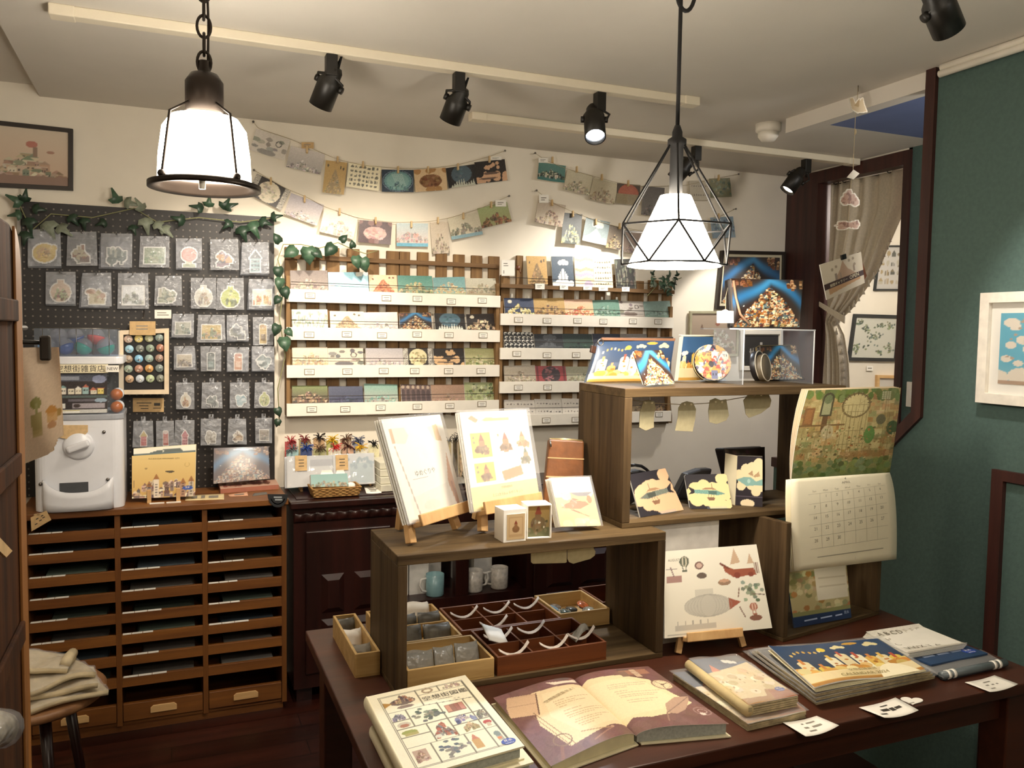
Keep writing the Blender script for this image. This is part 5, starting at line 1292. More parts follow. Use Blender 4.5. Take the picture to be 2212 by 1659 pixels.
STR = [
 (Z4, [(160, 45), (200, 95), (430, 170), (670, 275), (780, 322), (970, 365), (1220, 388), (1450, 388), (1660, 362), (1890, 302), (2010, 258)], 'upper left string of pegged postcards', [
  (285, 212, 265, 165, 17, 'lens', ['d8d0c4', '9a9690', '8a8680', 'b0aca4'], 'pale postcard of grey lenses, first on the upper left string'),
  (545, 328, 260, 160, 13, 'plain', ['d4ccc4', 'a8a29c'], 'pale grey town postcard, second on the upper left string'),
  (758, 455, 158, 240, 7, 'mount', ['c8a464', 'a8926a', 'b89a60', 'd0b47a', '9a8a6c'], 'tall golden castle postcard on the upper left string'),
  (972, 448, 242, 180, 8, 'icons', ['f2e8c4', '6a6a5a', '8a8470'], 'cream postcard of tiny drawings on the upper left string'),
  (1221, 480, 235, 165, 1, 'tealring', [], 'teal swirl postcard on the upper left string'),
  (1462, 472, 235, 165, -4, 'disk2', ['e0c090', '8a5a34', 'b8844a'], 'brown fish-like airship postcard on the upper left string'),
  (1692, 445, 215, 150, -8, 'peak', ['2c2826', '4f6470', 'c8ccb8'], 'dark postcard with a teal dome on the upper left string'),
  (1905, 410, 225, 160, -6, 'clouds', ['2a221e', 'd8a880', '6a5040'], 'dark and peach cloud postcard at the right end of the upper left string')],
  [(555, 250, 'second card'), (780, 325, 'tall golden card'), (967, 360, 'cream drawings card'), (1225, 397, 'teal swirl card'), (1445, 397, 'brown airship card'), (1665, 375, 'dark dome card'), (1897, 320, 'dark cloud card')], 'upper left string'),
 (Z4, [(165, 400), (250, 450), (400, 535), (540, 592), (690, 672), (940, 756), (1190, 785), (1440, 780), (1590, 755), (1810, 690), (2040, 590)], 'lower left string of pegged postcards', [
  (275, 560, 280, 165, 27, 'disc', ['d8ccb0', 'b8ac94'], 'dark striped postcard with a cream disc, first on the lower left string'),
  (532, 690, 258, 165, 20, 'plain', ['b4aeb8', 'c4b8b0'], 'lavender town postcard, second on the lower left string'),
  (787, 797, 255, 175, 13, 'town', ['f0dccc', 'f0e4d0', 'e8d0b8', 'f0e0cc', 'd8c0a8', 'e0a898'], 'cream and pink postcard, third on the lower left string'),
  (1054, 858, 240, 165, 5, 'disk2', ['5a4448', 'd8a8a0', '8a6460'], 'dark pink blossom postcard on the lower left string'),
  (1328, 876, 232, 172, 1, 'lake', ['b8ccd0', 'e0c8bc', '6ab4d0', 'd8a8a0', 'c8b8b0', 'b0a8a8'], 'pink and blue lake postcard on the lower left string'),
  (1532, 898, 130, 232, -3, 'town', ['d0c0a8', 'cabca8', '9a8c78', 'b8a890', '8a7c6c', 'c0b09a'], 'tall beige postcard on the lower left string'),
  (1715, 812, 232, 165, -10, 'lake', ['dcd4b8', 'd8ccb0', '8ab0bc', '9a9480', 'b0a890', '8a8a78'], 'beige island postcard with blue water on the lower left string'),
  (1932, 730, 225, 150, -13, 'town', ['a8b878', 'a8a468', '8a5a34', 'b87a4a', '6a4a30', '7a6a3c'], 'green and brown spires postcard at the right end of the lower left string')],
  [(290, 480, 'striped disc card'), (537, 612, 'lavender card'), (795, 706, 'cream and pink card'), (1060, 772, 'dark pink card'), (1322, 800, 'lake card'), (1518, 770, 'tall beige card'), (1705, 737, 'island card'), (1910, 655, 'green spires card')], 'lower left string'),
 (Z7, [(190, 275), (270, 330), (420, 390), (790, 492), (1000, 522), (1300, 512), (1470, 472), (1685, 430)], 'upper right string of pegged postcards', [
  (308, 418, 200, 128, 8, 'lake', ['5a8a80', '4a7a74', '3f7a74', 'c8c0a8', '5f6a58', '2f3a34'], 'teal harbour postcard, first on the upper right string'),
  (503, 492, 195, 150, 14, 'town', ['c8c0a4', 'c4b898', 'b8aa88', 'd0c4a4', 'a89a7c', '8a8470'], 'beige town postcard, second on the upper right string'),
  (692, 556, 190, 160, 13, 'town', ['ccc2a4', 'c0b494', 'a89474', 'c8b898', '9a8468', 'b8a884'], 'beige spires postcard, third on the upper right string'),
  (872, 577, 172, 150, 5, 'sunset', ['5a4c40', 'b8644a', '9a8a68'], 'dark postcard with a red sun, left of the wire pendant on the upper right string'),
  (1052, 630, 160, 215, 6, 'plain', ['6a645e', '7f7870'], 'grey upright postcard behind the wire pendant'),
  (1400, 550, 150, 145, 0, 'icons2', ['c8bea8', '8a8274', '9a8c80'], 'pale postcard of icons right behind the wire pendant'),
  (1547, 530, 155, 140, -2, 'trees', ['8a8a6c', '7a8a78', 'a8a484', '6f7f74'], 'sage postcard at the right end of the upper right string')],
  [(318, 325, 'teal harbour card'), (497, 395, 'second card'), (682, 452, 'third card'), (875, 496, 'red sun card'), (1540, 455, 'sage card')], 'upper right string'),
 (Z7, [(200, 550), (320, 640), (470, 708), (640, 772), (810, 820), (1000, 850), (1300, 830), (1540, 745), (1665, 685)], 'lower right string of pegged postcards', [
  (300, 720, 205, 165, 11, 'town', ['c0ae98', 'c8b89c', 'a88a6c', 'c8b090', '7a5c48', 'b8a084'], 'beige and brown house postcard, first on the lower right string'),
  (458, 830, 140, 225, 5, 'town', ['4a4c48', '4a524e', 'd8c87a', '8a9484', 'b0b090', '5a6458'], 'dark upright postcard with a yellow moon on the lower right string'),
  (635, 850, 180, 175, 12, 'castle', ['7a8c8c', 'c8ccc0'], 'grey-blue postcard with white peaks on the lower right string'),
  (775, 895, 120, 170, 10, 'town', ['6a5c4c', '8a7a62', '5a4838', 'a8946c', '44382c', 'c0a878'], 'dark brown town postcard on the lower right string'),
  (900, 930, 120, 160, 6, 'plain', ['a08a7c', '8a786c'], 'brownish postcard half hidden by the wire pendant'),
  (1565, 822, 170, 155, -3, 'trees', ['8aa0b0', '5f7484', 'a8bcc8', '6f8494'], 'blue-grey winter postcard at the right end of the lower right string')],
  [(315, 640, 'first card'), (468, 722, 'dark upright card'), (638, 780, 'white peaks card'), (812, 812, 'dark brown card'), (1540, 740, 'winter card')], 'lower right string'),
]
k = 200
for zb, path, nm, cs, ps, sn in STR:
    strung(zb, path, nm)
    for (cx, cy, w, h, an, kind, c, lb) in cs: hung(zb, cx, cy, w, h, an, kind, c, k, lb); k += 1
    for (x, y, lb) in ps: pin(zb, x, y, f'wooden clothespin holding the {lb} of the {sn}')
for zb, (x0, y0, x1, y1), mt, lb in ((Z4, (515, 195, 605, 240), KRAFT, 'tan paper tag on the wall above the upper left string'), (Z4, (1900, 300, 1985, 325), PAPER, 'small white tag on the upper left string near its right end'),
                      (Z4, (1940, 620, 2020, 668), PAPER, 'white price tag on the lower left string near its right end'), (Z7, (215, 310, 285, 345), PAPER, 'white tag at the left end of the upper right string'), (Z7, (220, 580, 290, 640), PAPER, 'white tag at the left end of the lower right string')):
    card('paper_tag', lb, 'tag', wallq(GY-.008, *zp(zb, x0, y0), *zp(zb, x1, y1)), [mt, INKG], .0008, lines=[(.2, .75, .55, .12), (.2, .6, .3, .1)])

# ------------------------------------------------------------------ framed pictures
def framed(label, q, bw, depth, fmat, art, matw=0, name='framed_picture', glass=True, matcol=None, group=None):
    t = thing(name, label, 'framed picture', q(.5, 0), group)
    W = np.linalg.norm(q.u()); H = np.linalg.norm(q.v()); n = q.n()
    frame_mesh(q, bw, depth*.4, fmat, 'frame', t, depth*.6)
    i = Quad(*[q(*p)-n*.002 for p in ((bw/W, bw/H), (1-bw/W, bw/H), (1-bw/W, 1-bw/H), (bw/W, 1-bw/H))])
    MB().prism([i(0, 0)-n*.002, i(1, 0)-n*.002, i(1, 1)-n*.002, i(0, 1)-n*.002], -n*.004).build('mount', matcol or PAPER, t)
    iw = np.linalg.norm(i.u()); ih = np.linalg.norm(i.v())
    mw = matw if hasattr(matw, '__len__') else (matw, matw)
    MB().art(Quad(*[i(*p) for p in ((mw[0]/iw, mw[1]/ih), (1-mw[0]/iw, mw[1]/ih), (1-mw[0]/iw, 1-mw[1]/ih), (mw[0]/iw, 1-mw[1]/ih))]), art, .001).build('picture', PRINT, t)
    if glass: MB().prism([i(0, 0)+n*.002, i(1, 0)+n*.002, i(1, 1)+n*.002, i(0, 1)+n*.002], -n*.001).build('glass', GLASS, t)
    return t
DKF = plain('dark_frame', '2a221c', .4)
a = Art(110, 80, 'e8d0b0'); a.grad(0, 'dcb898', 1, 'f0dcc0'); town(a, .3, 1, .02, .5, ['c8a888', 'b89474', 'd8c0a0', 'a8846a', 'e0d0b4', '8a9474'], 3, 80, .07); a.rect(0, 0, 1, .16, 'a07c68'); a.ell(.7, .72, .05, .06, 'd07a64'); a.ell(.85, .6, .03, .03, 'c08a70'); a.rect(.71, .5, .745, .68, 'a08068')
q = wquad(3.582, (-140, 246), (158, 279), (158, 412), (-140, 398))
framed('dark framed peach town picture high on the wall at the left edge', q, .016, .018, DKF, a)
a = hero(100, 84, 21, 1.15, 240)
q = wquad(3.582, (1558, 541), (1695, 544), (1693, 668), (1546, 668))
framed('dark framed picture of a blue river and orange town on the back wall', q, .017, .02, DKF, a, .014, matcol=CREAM)
a = Art(70, 70, 'c0a48a'); a.grad(0, 'b09880', 1, 'c8b096'); town(a, .3, .95, .15, .6, ['c8b498', 'd8c8ac', 'a8967c', 'e0d4bc'], 5, 60, .07); a.rect(.3, .0, .9, .15, '8a7060'); a.ell(.58, .74, .05, .05, 'b06a54'); a.poly([(.2, .6), (.28, .6), (.24, .75)], '8a6a54')
q = wquad(3.582, (1490, 672), (1596, 672), (1594, 770), (1487, 768))
framed('pale framed sepia sketch hanging low beside the smaller rack', q, .013, .014, plain('grey_green_frame', 'aaa488', .5), a)
a = Art(60, 50, '2a2622'); r = random.Random(4)
for kx in range(9): x_ = .2+kx*.08; a.rect(x_-.02, .3, x_+.02, .4+r.random()*.15, 'b8b0a4'); a.poly([(x_-.03, .45), (x_+.03, .45), (x_, .6)], 'c8c0b4')
for xx, yy in ((.5, .72), (.72, .62)): a.ell(xx, yy, .04, .05, 'd0c8bc')
q = wquad(3.582, (1598, 714), (1690, 714), (1690, 800), (1600, 800))
framed('white framed dark night picture behind the clear riser', q, .02, .016, RAILW, a, .004)
a = Art(60, 90, '5ab4d0'); r = random.Random(8); a.grad(0, '8ac4d0', .3, '5ab4d0')
clouds(a, [(.15, .86, 1.1), (.2, .8, .8), (.4, .75, .9), (.55, .68, .7), (.3, .62, 1.0), (.15, .55, .8), (.4, .5, 1.2), (.55, .45, .9), (.1, .36, .8), (.25, .3, .7), (.5, .3, .9), (.3, .12, 2.0), (.7, .1, 2.0), (.0, .1, 1.6), (.9, .2, 1.4)], 'e8dcc8', .09)
for _ in range(14): a.ell(r.uniform(.1, .9), r.uniform(.2, .9), .025, .015, 'b8a088')
a.rect(0, 0, 1, .06, 'b8967a')
q = Quad((XG-.018, 1.752, 1.292), (XG-.018, 1.39, 1.292), (XG-.018, 1.39, 1.616), (XG-.018, 1.752, 1.616))
framed('white framed picture of blue sky with cream clouds on the green wall', q, .03, .03, plain('white_frame', 'e8e0d2', .5), a, (.03, .03))
# gallery pictures beyond the doorway
GYW = 4.19
a = Art(60, 64, 'e4e4d4')
for (x_, y_, s) in ((.1, .85, .09), (.3, .72, .1), (.5, .5, .22), (.82, .78, .1), (.13, .22, .14), (.86, .22, .14), (.64, .15, .08), (.62, .8, .08)):
    r = random.Random(int(x_*100))
    for _ in range(int(s*160)): a.ell(x_+r.gauss(0, s*.45), y_+r.gauss(0, s*.5), .022, .025, jit(r.choice(['6a7a5a', '8a9a6a', '4a5a4a', 'a8ac84', '7a8a7c']), r, .06))
q = wquad(GYW, (1845, 678), (1945, 681), (1936, 781), (1831, 779))
framed('dark framed picture of green tree clusters seen through the doorway', q, .022, .02, plain('black_frame', '24282a', .4), a, 0)
a = Art(40, 30, 'efe8dc'); a.rect(.42, .1, .58, .5, '8a8478'); a.rect(.45, .5, .55, .6, '5a5448')
q = wquad(GYW, (1893, 810), (1937, 811), (1935, 880), (1891, 878))
framed('pale wooden framed small drawing low in the doorway', q, .02, .03, PALEW, a, 0)
a = icons(40, 44, 4, 4, 'd8d4cc', ['8a7a5c', '5f6058', 'b8a070', 'c8c0a8'], 6, .6)
q = wquad(GYW, (1900, 530), (1955, 530), (1950, 628), (1888, 628))
framed('picture of small shops behind the curtain edge in the doorway', q, .012, .02, plain('black_frame', '24282a', .4), a, .004)
card('sign_card', 'tiny white caption card under the tree picture in the doorway', 'caption', wallq(GYW, 1872, 790, 1886, 801), [PAPER, INKG], .001, lines=[(.2, .8, .4, .2)])

# ------------------------------------------------------------------ curtain in the doorway
CUR = plain('linen_curtain', 'd2c6b0', .9, noise=.05, nscale=120)
XC = XP+.055
pole0, pole1 = atx(1768, 400, XC), atx(1957, 361, XC)
tr_ = thing('curtain_rod', 'white rod across the doorway with the curtain on it', 'curtain rod', pole0)
MB().tube([(XC, pole0[1], pole0[2]), (XC, pole1[1], pole0[2])], .011, 12).build('rod', RAILW, tr_)
for y_ in (3.32, 3.29, 3.26, 2.98):
    MB().tube([(XC, y_+.002*math.sin(w), pole0[2]+.0+.015*math.cos(w)) if 0 else (XC+.015*math.sin(w), y_, pole0[2]+.015*math.cos(w)) for w in np.linspace(0, 6.28, 14, endpoint=False)], .002, 5, closed=True).build('ring', BLACK, tr_)
t = thing('curtain', 'beige linen curtain tied back to the left in the doorway, edged with tassels', 'curtain', (XC, 3.2, pole0[2]))
edge = [(1955, 372), (1954, 440), (1928, 500), (1895, 580), (1862, 630), (1832, 668), (1802, 694), (1816, 722), (1824, 780), (1826, 860), (1828, 960), (1830, 1400)]
E3 = [atx(*p, XC) for p in edge]
zz = [p[2] for p in E3]; yy = [p[1] for p in E3]
def right_y(z): return np.interp(-z, [-v for v in zz], yy)
ztop = pole0[2]-.008; zbot = .1
VZ = list(np.linspace(ztop, 1.33, 26))+list(np.linspace(1.3, zbot, 14)[0:])
def cur(u, v):
    i = v*(len(VZ)-1); z = np.interp(i, range(len(VZ)), VZ)
    yl = 3.362; ye = right_y(z); y_ = yl+(ye-yl)*u
    wd = abs(ye-yl); f = .012 if wd > .2 else .02
    return np.array([XC+.01+f*math.sin(u*34+.6*math.sin(v*5))+.008*math.sin(u*13), y_, z])
MB().sheet(cur, 90, 50, -.002).build('cloth', CUR, t)
b0, b1 = atx(1768, 655, XC-.025), atx(1826, 690, XC-.03)
MB().prism([b0+(0, 0, .012), b1+(0, 0, .016), b1+(0, 0, -.022), b0+(0, 0, -.012)], (-.006, 0, 0)).build('tie_back', CUR, t, bevel=.002)
n = 0
for i in range(2, 11):
    pA, pB = np.array(edge[i], float), np.array(edge[i+1], float)
    if i == 10: pB = pA+(pB-pA)*.12
    k = max(1, int(np.linalg.norm(pB-pA)/16))
    for j in range(k):
        p = pA+(pB-pA)*(j+.5)/k; c = atx(p[0]-2, p[1], XC-.012)
        MB().lathe([(.002, 0), (.003, -.006), (.002, -.009), (.009, -.032), (0, -.032)], c, (0, 0, 1), 10).build('tassel', CUR, t); n += 1

# ------------------------------------------------------------------ paper mobile and opening sign in front of the doorway
MY = 2.2
hook = atz(1854, 185, ZC)
t = thing('paper_mobile', 'string mobile of cut paper birds and clouds hanging from the ceiling near the doorway', 'mobile', hook)
pts = [hook]+[aty(*p, MY) for p in ((1852, 210), (1848, 250), (1846, 290), (1843, 365), (1836, 415), (1834, 455), (1832, 500), (1822, 552))]
MB().tube(pts, .001, 5).build('string', STRING, t)
MB().tube([hook, hook-np.array([0, 0, .02])], .002, 6).build('ceiling_hook', STEEL, t)
def cut(q, seed, kind):
    r = random.Random(seed); a = Art(44, 34, 'efe0c8', cut=True)
    if kind == 'bird': a.poly([(.1, .9), (.25, .95), (.4, .5), (.75, .95), (.8, .6), (.95, .15), (.5, .1), (.2, .3)], 'd8c098'); a.poly([(.3, .5), (.6, .9), (.55, .4)], 'c0a070')
    elif kind == 'card': a.rect(.05, .1, .95, .9, 'f0e6d0')
    else:
        for _ in range(16): a.ell(r.uniform(.18, .82), r.gauss(.5, .1), .1, .12, 'd0a890')
        for _ in range(12): icon(a, r.uniform(.25, .75), r.uniform(.4, .7), .2, ['b8846a', 'c89a80', '9a6a54'], r)
        if kind == 'fish': a.poly([(.02, .45), (.3, .6), (.3, .4)], 'd0a890')
    if kind != 'card': a.border(2, 'f6ecd8')
    return MB().art(q, a, .0012)
for nm, kind, c, sd in (('paper_bird', 'bird', [(1832, 210), (1874, 210), (1874, 246), (1832, 246)], 1), ('paper_card', 'card', [(1845, 364), (1859, 374), (1843, 389), (1827, 385)], 2), ('paper_cloud', 'cloud', [(1808, 408), (1862, 408), (1862, 456), (1808, 456)], 3), ('paper_fish', 'fish', [(1802, 470), (1864, 470), (1864, 502), (1802, 502)], 4)):
    cut(wquad(MY-.001, *c), sd, kind).build(nm, PRINT, t)
MB().ball(tuple(aty(1848, 285, MY)), .004, sq=(1, 1, 2.4)).build('bead', STRING, t)
q = wquad(MY-.004, (1771, 572), (1860, 544), (1868, 611), (1786, 648))
a = Art(90, 68, 'd8cab0'); a.poly([(.2, .3), (.85, .38), (.62, .66), (.53, .92), (.45, .7), (.3, .45)], 'b8977a'); r = random.Random(5)
for x_, y_ in ((.26, .75), (.36, .8), (.68, .86), (.78, .88), (.8, .7)): a.ell(x_, y_, .03, .045, 'a8967c')
a.rect(.3, .38, .36, .62, '9a8878'); a.rect(.42, .4, .46, .6, 'a08c78'); a.rect(.76, .5, .8, .68, 'a08c78'); a.poly([(.1, .1), (.9, .2), (.9, .36), (.1, .28)], 'c89a6c'); a.poly([(.0, .27), (1, .27), (1, .43), (.0, .43)], '4a3430')
t = thing('hanging_sign', 'hanging painted sign board lettered OPEN with a dark band, in front of the curtain', 'sign', q(.5, 0))
m = MB().art(q, a, .004); m.text('OPEN', q(.76, .3), q.u(), q.v(), .14*np.linalg.norm(q.v()), 1).text('期間ギャラリー', q(.36, .3), q.u(), q.v(), .095*np.linalg.norm(q.v()), 1)
m.build('board', [PRINT, CREAM], t)
c = aty(1822, 555, MY-.008); MB().obox(c, (.009, 0, .003), (0, .004, 0), (-.002, 0, .008)).build('bulldog_clip', BLACK, t)
w0 = q(1, 1)-q.n()*.006; w1 = q(1.02, 0.05)-q.n()*.006
MB().prism([w0, w0+(.014, .01, -.01), w1+(.022, .01, .02), w1], (0, .012, 0)).build('wooden_side', REDW, t)

# ------------------------------------------------------------------ ivy
def leaf_mesh(c, d, n, L, kind):
    d = d/np.linalg.norm(d); n = n-d*np.dot(n, d); n /= np.linalg.norm(n); s = np.cross(d, n)
    P = {'ivy': [(0, 0), (.35, .1), (.45, .38), (.2, .42), (.05, 1), (-.05, 1), (-.2, .42), (-.5, .36), (-.35, .08)], 'heart': [(0, .05), (.25, -.02), (.42, .2), (.35, .55), (.0, 1.0), (-.35, .55), (-.42, .2), (-.25, -.02)]}[kind]
    F = [c+s*x*L+d*y*L+n*(.12*L*(1-abs(x)*2)-.1*L*y*y) for x, y in P]
    mid = c+d*L*.45+n*.1*L
    m = MB(); k = len(F)
    m.add(F+[mid]+[f-n*.0008 for f in F]+[mid-n*.0008], [(i, (i+1) % k, k) for i in range(k)]+[((i+1) % k+k+1, i+k+1, 2*k+1) for i in range(k)]+[(i, i+k+1, (i+1) % k+k+1, (i+1) % k) for i in range(k)], 0, True)
    return m
LEAVES = [plain('leaf_green', '44604a', .4, noise=.2, nscale=60), plain('leaf_dark', '2e4434', .4, noise=.2, nscale=60), plain('leaf_pale', '848c7a', .5, noise=.15, nscale=60)]
def ivy(label, Y, path, leaves, kind, L):
    P = [aty(x, y, Y) for x, y in path]
    t = thing('ivy_garland', label, 'ivy garland', P[0], 'ivy garlands on the back wall')
    MB().tube(P, .0022, 6).build('stem', STEM, t)
    for i, (x, y, dx, dy, s, mi) in enumerate(leaves):
        c = aty(x, y, Y-.012); r = random.Random(i*3+int(x))
        leaf_mesh(c, np.array([dx, r.uniform(-.25, .05), -dy]), np.array([r.uniform(-.4, .4), -1, r.uniform(.1, .5)]), L*s, kind).build('leaf', LEAVES[mi], t)
ivy('ivy garland draped along the top of the pegboard', 3.545, [(40, 436), (55, 470), (60, 505), (110, 462), (200, 470), (290, 450), (340, 480), (430, 470), (520, 480), (595, 470)],
    [(50, 440, -.6, -.3, 1, 0), (52, 436, .2, -1, .8, 1), (48, 462, -.9, .2, .8, 0), (60, 470, .2, 1, 1, 1), (70, 450, 1, .1, .8, 1), (58, 500, -.2, 1, .9, 1), (100, 478, .4, 1, 1.2, 2), (125, 488, .8, .6, 1, 2), (150, 465, .5, .6, .8, 1), (255, 440, -.3, -.8, 1.0, 0), (268, 436, .9, .2, .9, 2), (310, 455, -.4, -.6, .9, 2), (312, 470, .2, 1, 1.1, 2), (335, 480, .7, .8, .9, 2), (350, 490, .6, .6, .9, 2),
     (230, 478, -.6, .3, .7, 1), (400, 478, -.8, -.2, .9, 1), (440, 450, -1, -.1, .9, 1), (450, 448, .1, -.9, .8, 0), (480, 452, .5, -.8, .9, 1), (485, 448, .9, -.3, .9, 1), (500, 478, -.5, .5, .8, 1), (520, 488, .3, .9, 1.1, 1), (540, 480, .5, .9, 1.2, 0), (560, 476, .9, .3, .9, 1), (585, 470, .9, -.2, .8, 1), (180, 470, .1, .9, .8, 1), (285, 486, .3, .9, .7, 1)], 'ivy', .062)
ivy('ivy trailing down the left side and along the top of the larger rack', 3.50, [(604, 920), (600, 840), (616, 770), (604, 690), (614, 610), (600, 560), (612, 528), (650, 528), (690, 536), (730, 524), (765, 540), (790, 548), (815, 542)],
    [(605, 525, -.5, -.7, .8, 1), (640, 536, -.5, .4, 1.1, 0), (665, 532, .1, 1, 1.3, 0), (676, 538, .6, .6, .9, 1), (722, 528, -.6, .8, 1.1, 1), (735, 522, .7, -.7, .7, 1), (763, 536, -.2, -.8, .6, 1), (768, 552, .2, 1, 1.0, 0), (782, 556, .3, 1, 1.1, 0), (600, 575, .1, 1, .9, 1), (606, 600, -.2, 1, .9, 0), (612, 620, .3, 1, .9, 1), (600, 700, -.3, 1, .9, 1), (612, 728, .1, .6, 1.1, 0), (618, 710, .6, .8, .7, 0), (604, 640, -.5, .8, .7, 1), (598, 880, .3, 1, .7, 1), (602, 905, -.3, 1, .6, 1)], 'heart', .06)
rr = random.Random(12)
ivy('leafy green sprig on the right end of the smaller rack under the wire pendant', 3.52, [(1398, 640), (1420, 615), (1450, 608), (1472, 600)],
    [(1405+rr.uniform(0, 62), 600+rr.uniform(-8, 34), rr.uniform(-1, 1), rr.uniform(-.6, 1), rr.uniform(.5, .9), rr.choice([0, 2, 1])) for _ in range(26)], 'ivy', .05)
# ------------------------------------------------------------------ things on the carved chest
KT = KZ+.004
Z8 = (590, 880, 0, 0, 510/2014)
def base_plane(l, r, z, deg):
    a, b = atz(*l, z), atz(*r, z); u = (b-a)/np.linalg.norm(b-a)
    nh = np.cross(u, (0, 0, 1)); return (a, nh*math.cos(R(deg))+np.array([0, 0, math.sin(R(deg))]))
BMK = [ # x, top, half width, paper, tassel, y, label
 (150, 292, 55, 'b84a48', 'a83438', 0, 'red bookmark with a red tassel, back row'), (272, 275, 58, 'a89a6c', '7a2a2c', 0, 'olive bookmark with a dark red tassel, back row'),
 (392, 262, 55, 'c8a070', '2a1e18', 0, 'tan bookmark with a black-brown tassel, back row'), (505, 282, 58, 'b0b060', 'e0b82a', 0, 'lime bookmark with a yellow tassel, back row'),
 (622, 268, 55, 'c8ac8c', '6a4a34', 0, 'beige bookmark with a brown tassel, back row'), (725, 285, 55, '8a90a8', '5a6078', 0, 'slate bookmark with a blue-grey tassel, back row'),
 (860, 322, 55, 'd8d0a4', '22201c', 0, 'cream bookmark with a black tassel, back row'),
 (165, 362, 58, '9ac0c0', '6a7478', 1, 'pale teal bookmark with a grey tassel, front row'), (283, 348, 55, '3a4a80', '2a4a9a', 1, 'navy bookmark with a blue tassel, front row'),
 (395, 352, 56, 'b0ac74', '5a4430', 1, 'khaki bookmark with a brown tassel, front row'), (525, 345, 60, 'ece2cc', 'd02a2a', 1, 'white bookmark with a bright red tassel, front row'),
 (640, 332, 55, 'd8a888', '5a2e24', 1, 'peach bookmark with a maroon tassel, front row'), (752, 345, 58, 'e8e4d0', 'e0b020', 1, 'white bookmark with a golden tassel, front row')]
TAS = {}
for k, (x, yt, hw, pc, tc, fr, lb) in enumerate(BMK):
    Y = 3.56 if not fr else 3.53
    c = aty(*zp(Z8, x, yt), Y); w = hw*.2532/1796*3.4*.9
    t = thing('bookmark', lb+' on the chest', 'bookmark', (c[0], Y, KT), 'tasselled bookmarks on the chest')
    a = Art(14, 40, pc); r = random.Random(k); town(a, 0, 1, .3, .8, [srgb(pc)*.8, srgb(pc)*.95, srgb(pc)*.6], k, 24, .2); a.grain(.02)
    q = Quad((c[0]-w, Y-.006, KT), (c[0]+w, Y-.006, KT), (c[0]+w, Y+.004, c[2]), (c[0]-w, Y+.004, c[2]))
    MB().art(q, a, .0012).build('card', PRINT, t)
    tm = plain('tassel_'+tc, tc, .8); m = MB(); h = np.array([c[0], Y, c[2]-.004])
    for j in range(26):
        e = h+np.array([r.uniform(-.03, .03), r.uniform(-.014, .002), r.uniform(-.014, .03)])
        m.tube([h, (h+e)/2+np.array([0, 0, .008]), e], .0016, 4)
    m.build('tassel', tm, t)
for k, (x, yt, pc) in enumerate(((1500, 285, 'c8b064'), (1555, 275, '6a5a40'), (1598, 270, 'b8a07c'))):
    c = aty(*zp(Z8, x, yt), 3.52)
    t = thing('bookmark', ['yellow bookmark with a black tassel between the two easels, left one', 'dark bookmark with a black tassel between the two easels, middle one', 'tan bookmark with a black tassel between the two easels, right one'][k], 'bookmark', (c[0], 3.52, KT), 'tasselled bookmarks on the chest')
    a = Art(14, 50, pc); town(a, 0, 1, .1, .9, [srgb(pc)*.6, srgb(pc)*.8, srgb(pc)*1.1], k, 40, .25)
    MB().art(Quad((c[0]-.011, 3.514, KT), (c[0]+.011, 3.514, KT), (c[0]+.011, 3.524, c[2]), (c[0]-.011, 3.524, c[2])), a, .0015).build('card', PRINT, t)
    m = MB(); r = random.Random(k+9); h = np.array([c[0], 3.52, c[2]-.003])
    for j in range(12):
        e = h+np.array([r.uniform(-.03, .03), r.uniform(-.012, .002), r.uniform(-.012, .035)]); m.tube([h, (h+e)/2+np.array([0, 0, .01]), e], .0012, 4)
    m.build('tassel', plain('tassel_22201c', '22201c', .8), t)
# letter sets on a small stand
FROST = clear('frosted_sleeve', 'e8ecf0', .55, .35, 0, 1, .9)
for k, (ul, ur, lr, ll, sk, lb) in enumerate((((118, 420), (505, 408), (512, 655), (122, 688), 'plain', 'grey-clouded letter sleeves with a kraft tag, left of two on the chest'), ((512, 402), (858, 388), (868, 648), (520, 668), 'trees2', 'pale blue tree letter sleeves with a kraft tag, right of two on the chest'))):
    pl = lean(3.41, KT+.004, 12); q = quad(pl, *[zp(Z8, *p) for p in (ul, ur, lr, ll)])
    t = thing('letter_set', lb, 'letter set', q(.5, 0), 'letter sets on the chest')
    a = Art(50, 36, 'c8ccd0')
    if k == 0: a.grad(0, 'd0d0d0', 1, 'b8bcc0'); a.rect(.5, .65, 1, .85, 'a0a4ac')
    else:
        a.rect(.4, .05, .95, .7, 'a8bcc4'); r = random.Random(3)
        for _ in range(20): a.ell(r.uniform(.35, 1), r.uniform(.55, .85), .04, .06, '8fa8b4')
    n = q.n()
    MB().art(q, a, .003).build('letter_paper', PRINT, t)
    for g in range(1, 4):
        s = -.012*g
        MB().prism([q(s, -.0)-n*.009*g, q(1+s, 0)-n*.009*g, q(1+s, 1)-n*.009*g, q(s, 1)-n*.009*g], -n*.003).build('sleeve_behind', plain('milky_sleeve', 'd8dce0', .5), t)
    MB().prism([q(-.01, -.01)+n*.003, q(1.01, -.01)+n*.003, q(1.01, 1.01)+n*.003, q(-.01, 1.01)+n*.003], -n*.001).build('sleeve', FILM2, t)
    g = q.sub(.17, .52, .43, 1.02, .005) if k == 0 else q.sub(.05, .48, .35, .98, .005)
    m = MB().prism([g(0, 0), g(1, 0), g(1, 1), g(0, 1)], -n*.001)
    for v in (.68, .48, .28): m.prism([g(.3, v)+n*.0003, g(.75, v)+n*.0003, g(.75, v+.05)+n*.0003, g(.3, v+.05)+n*.0003], -n*.0003, 1)
    m.build('kraft_tag', [KRAFT, INK], t)
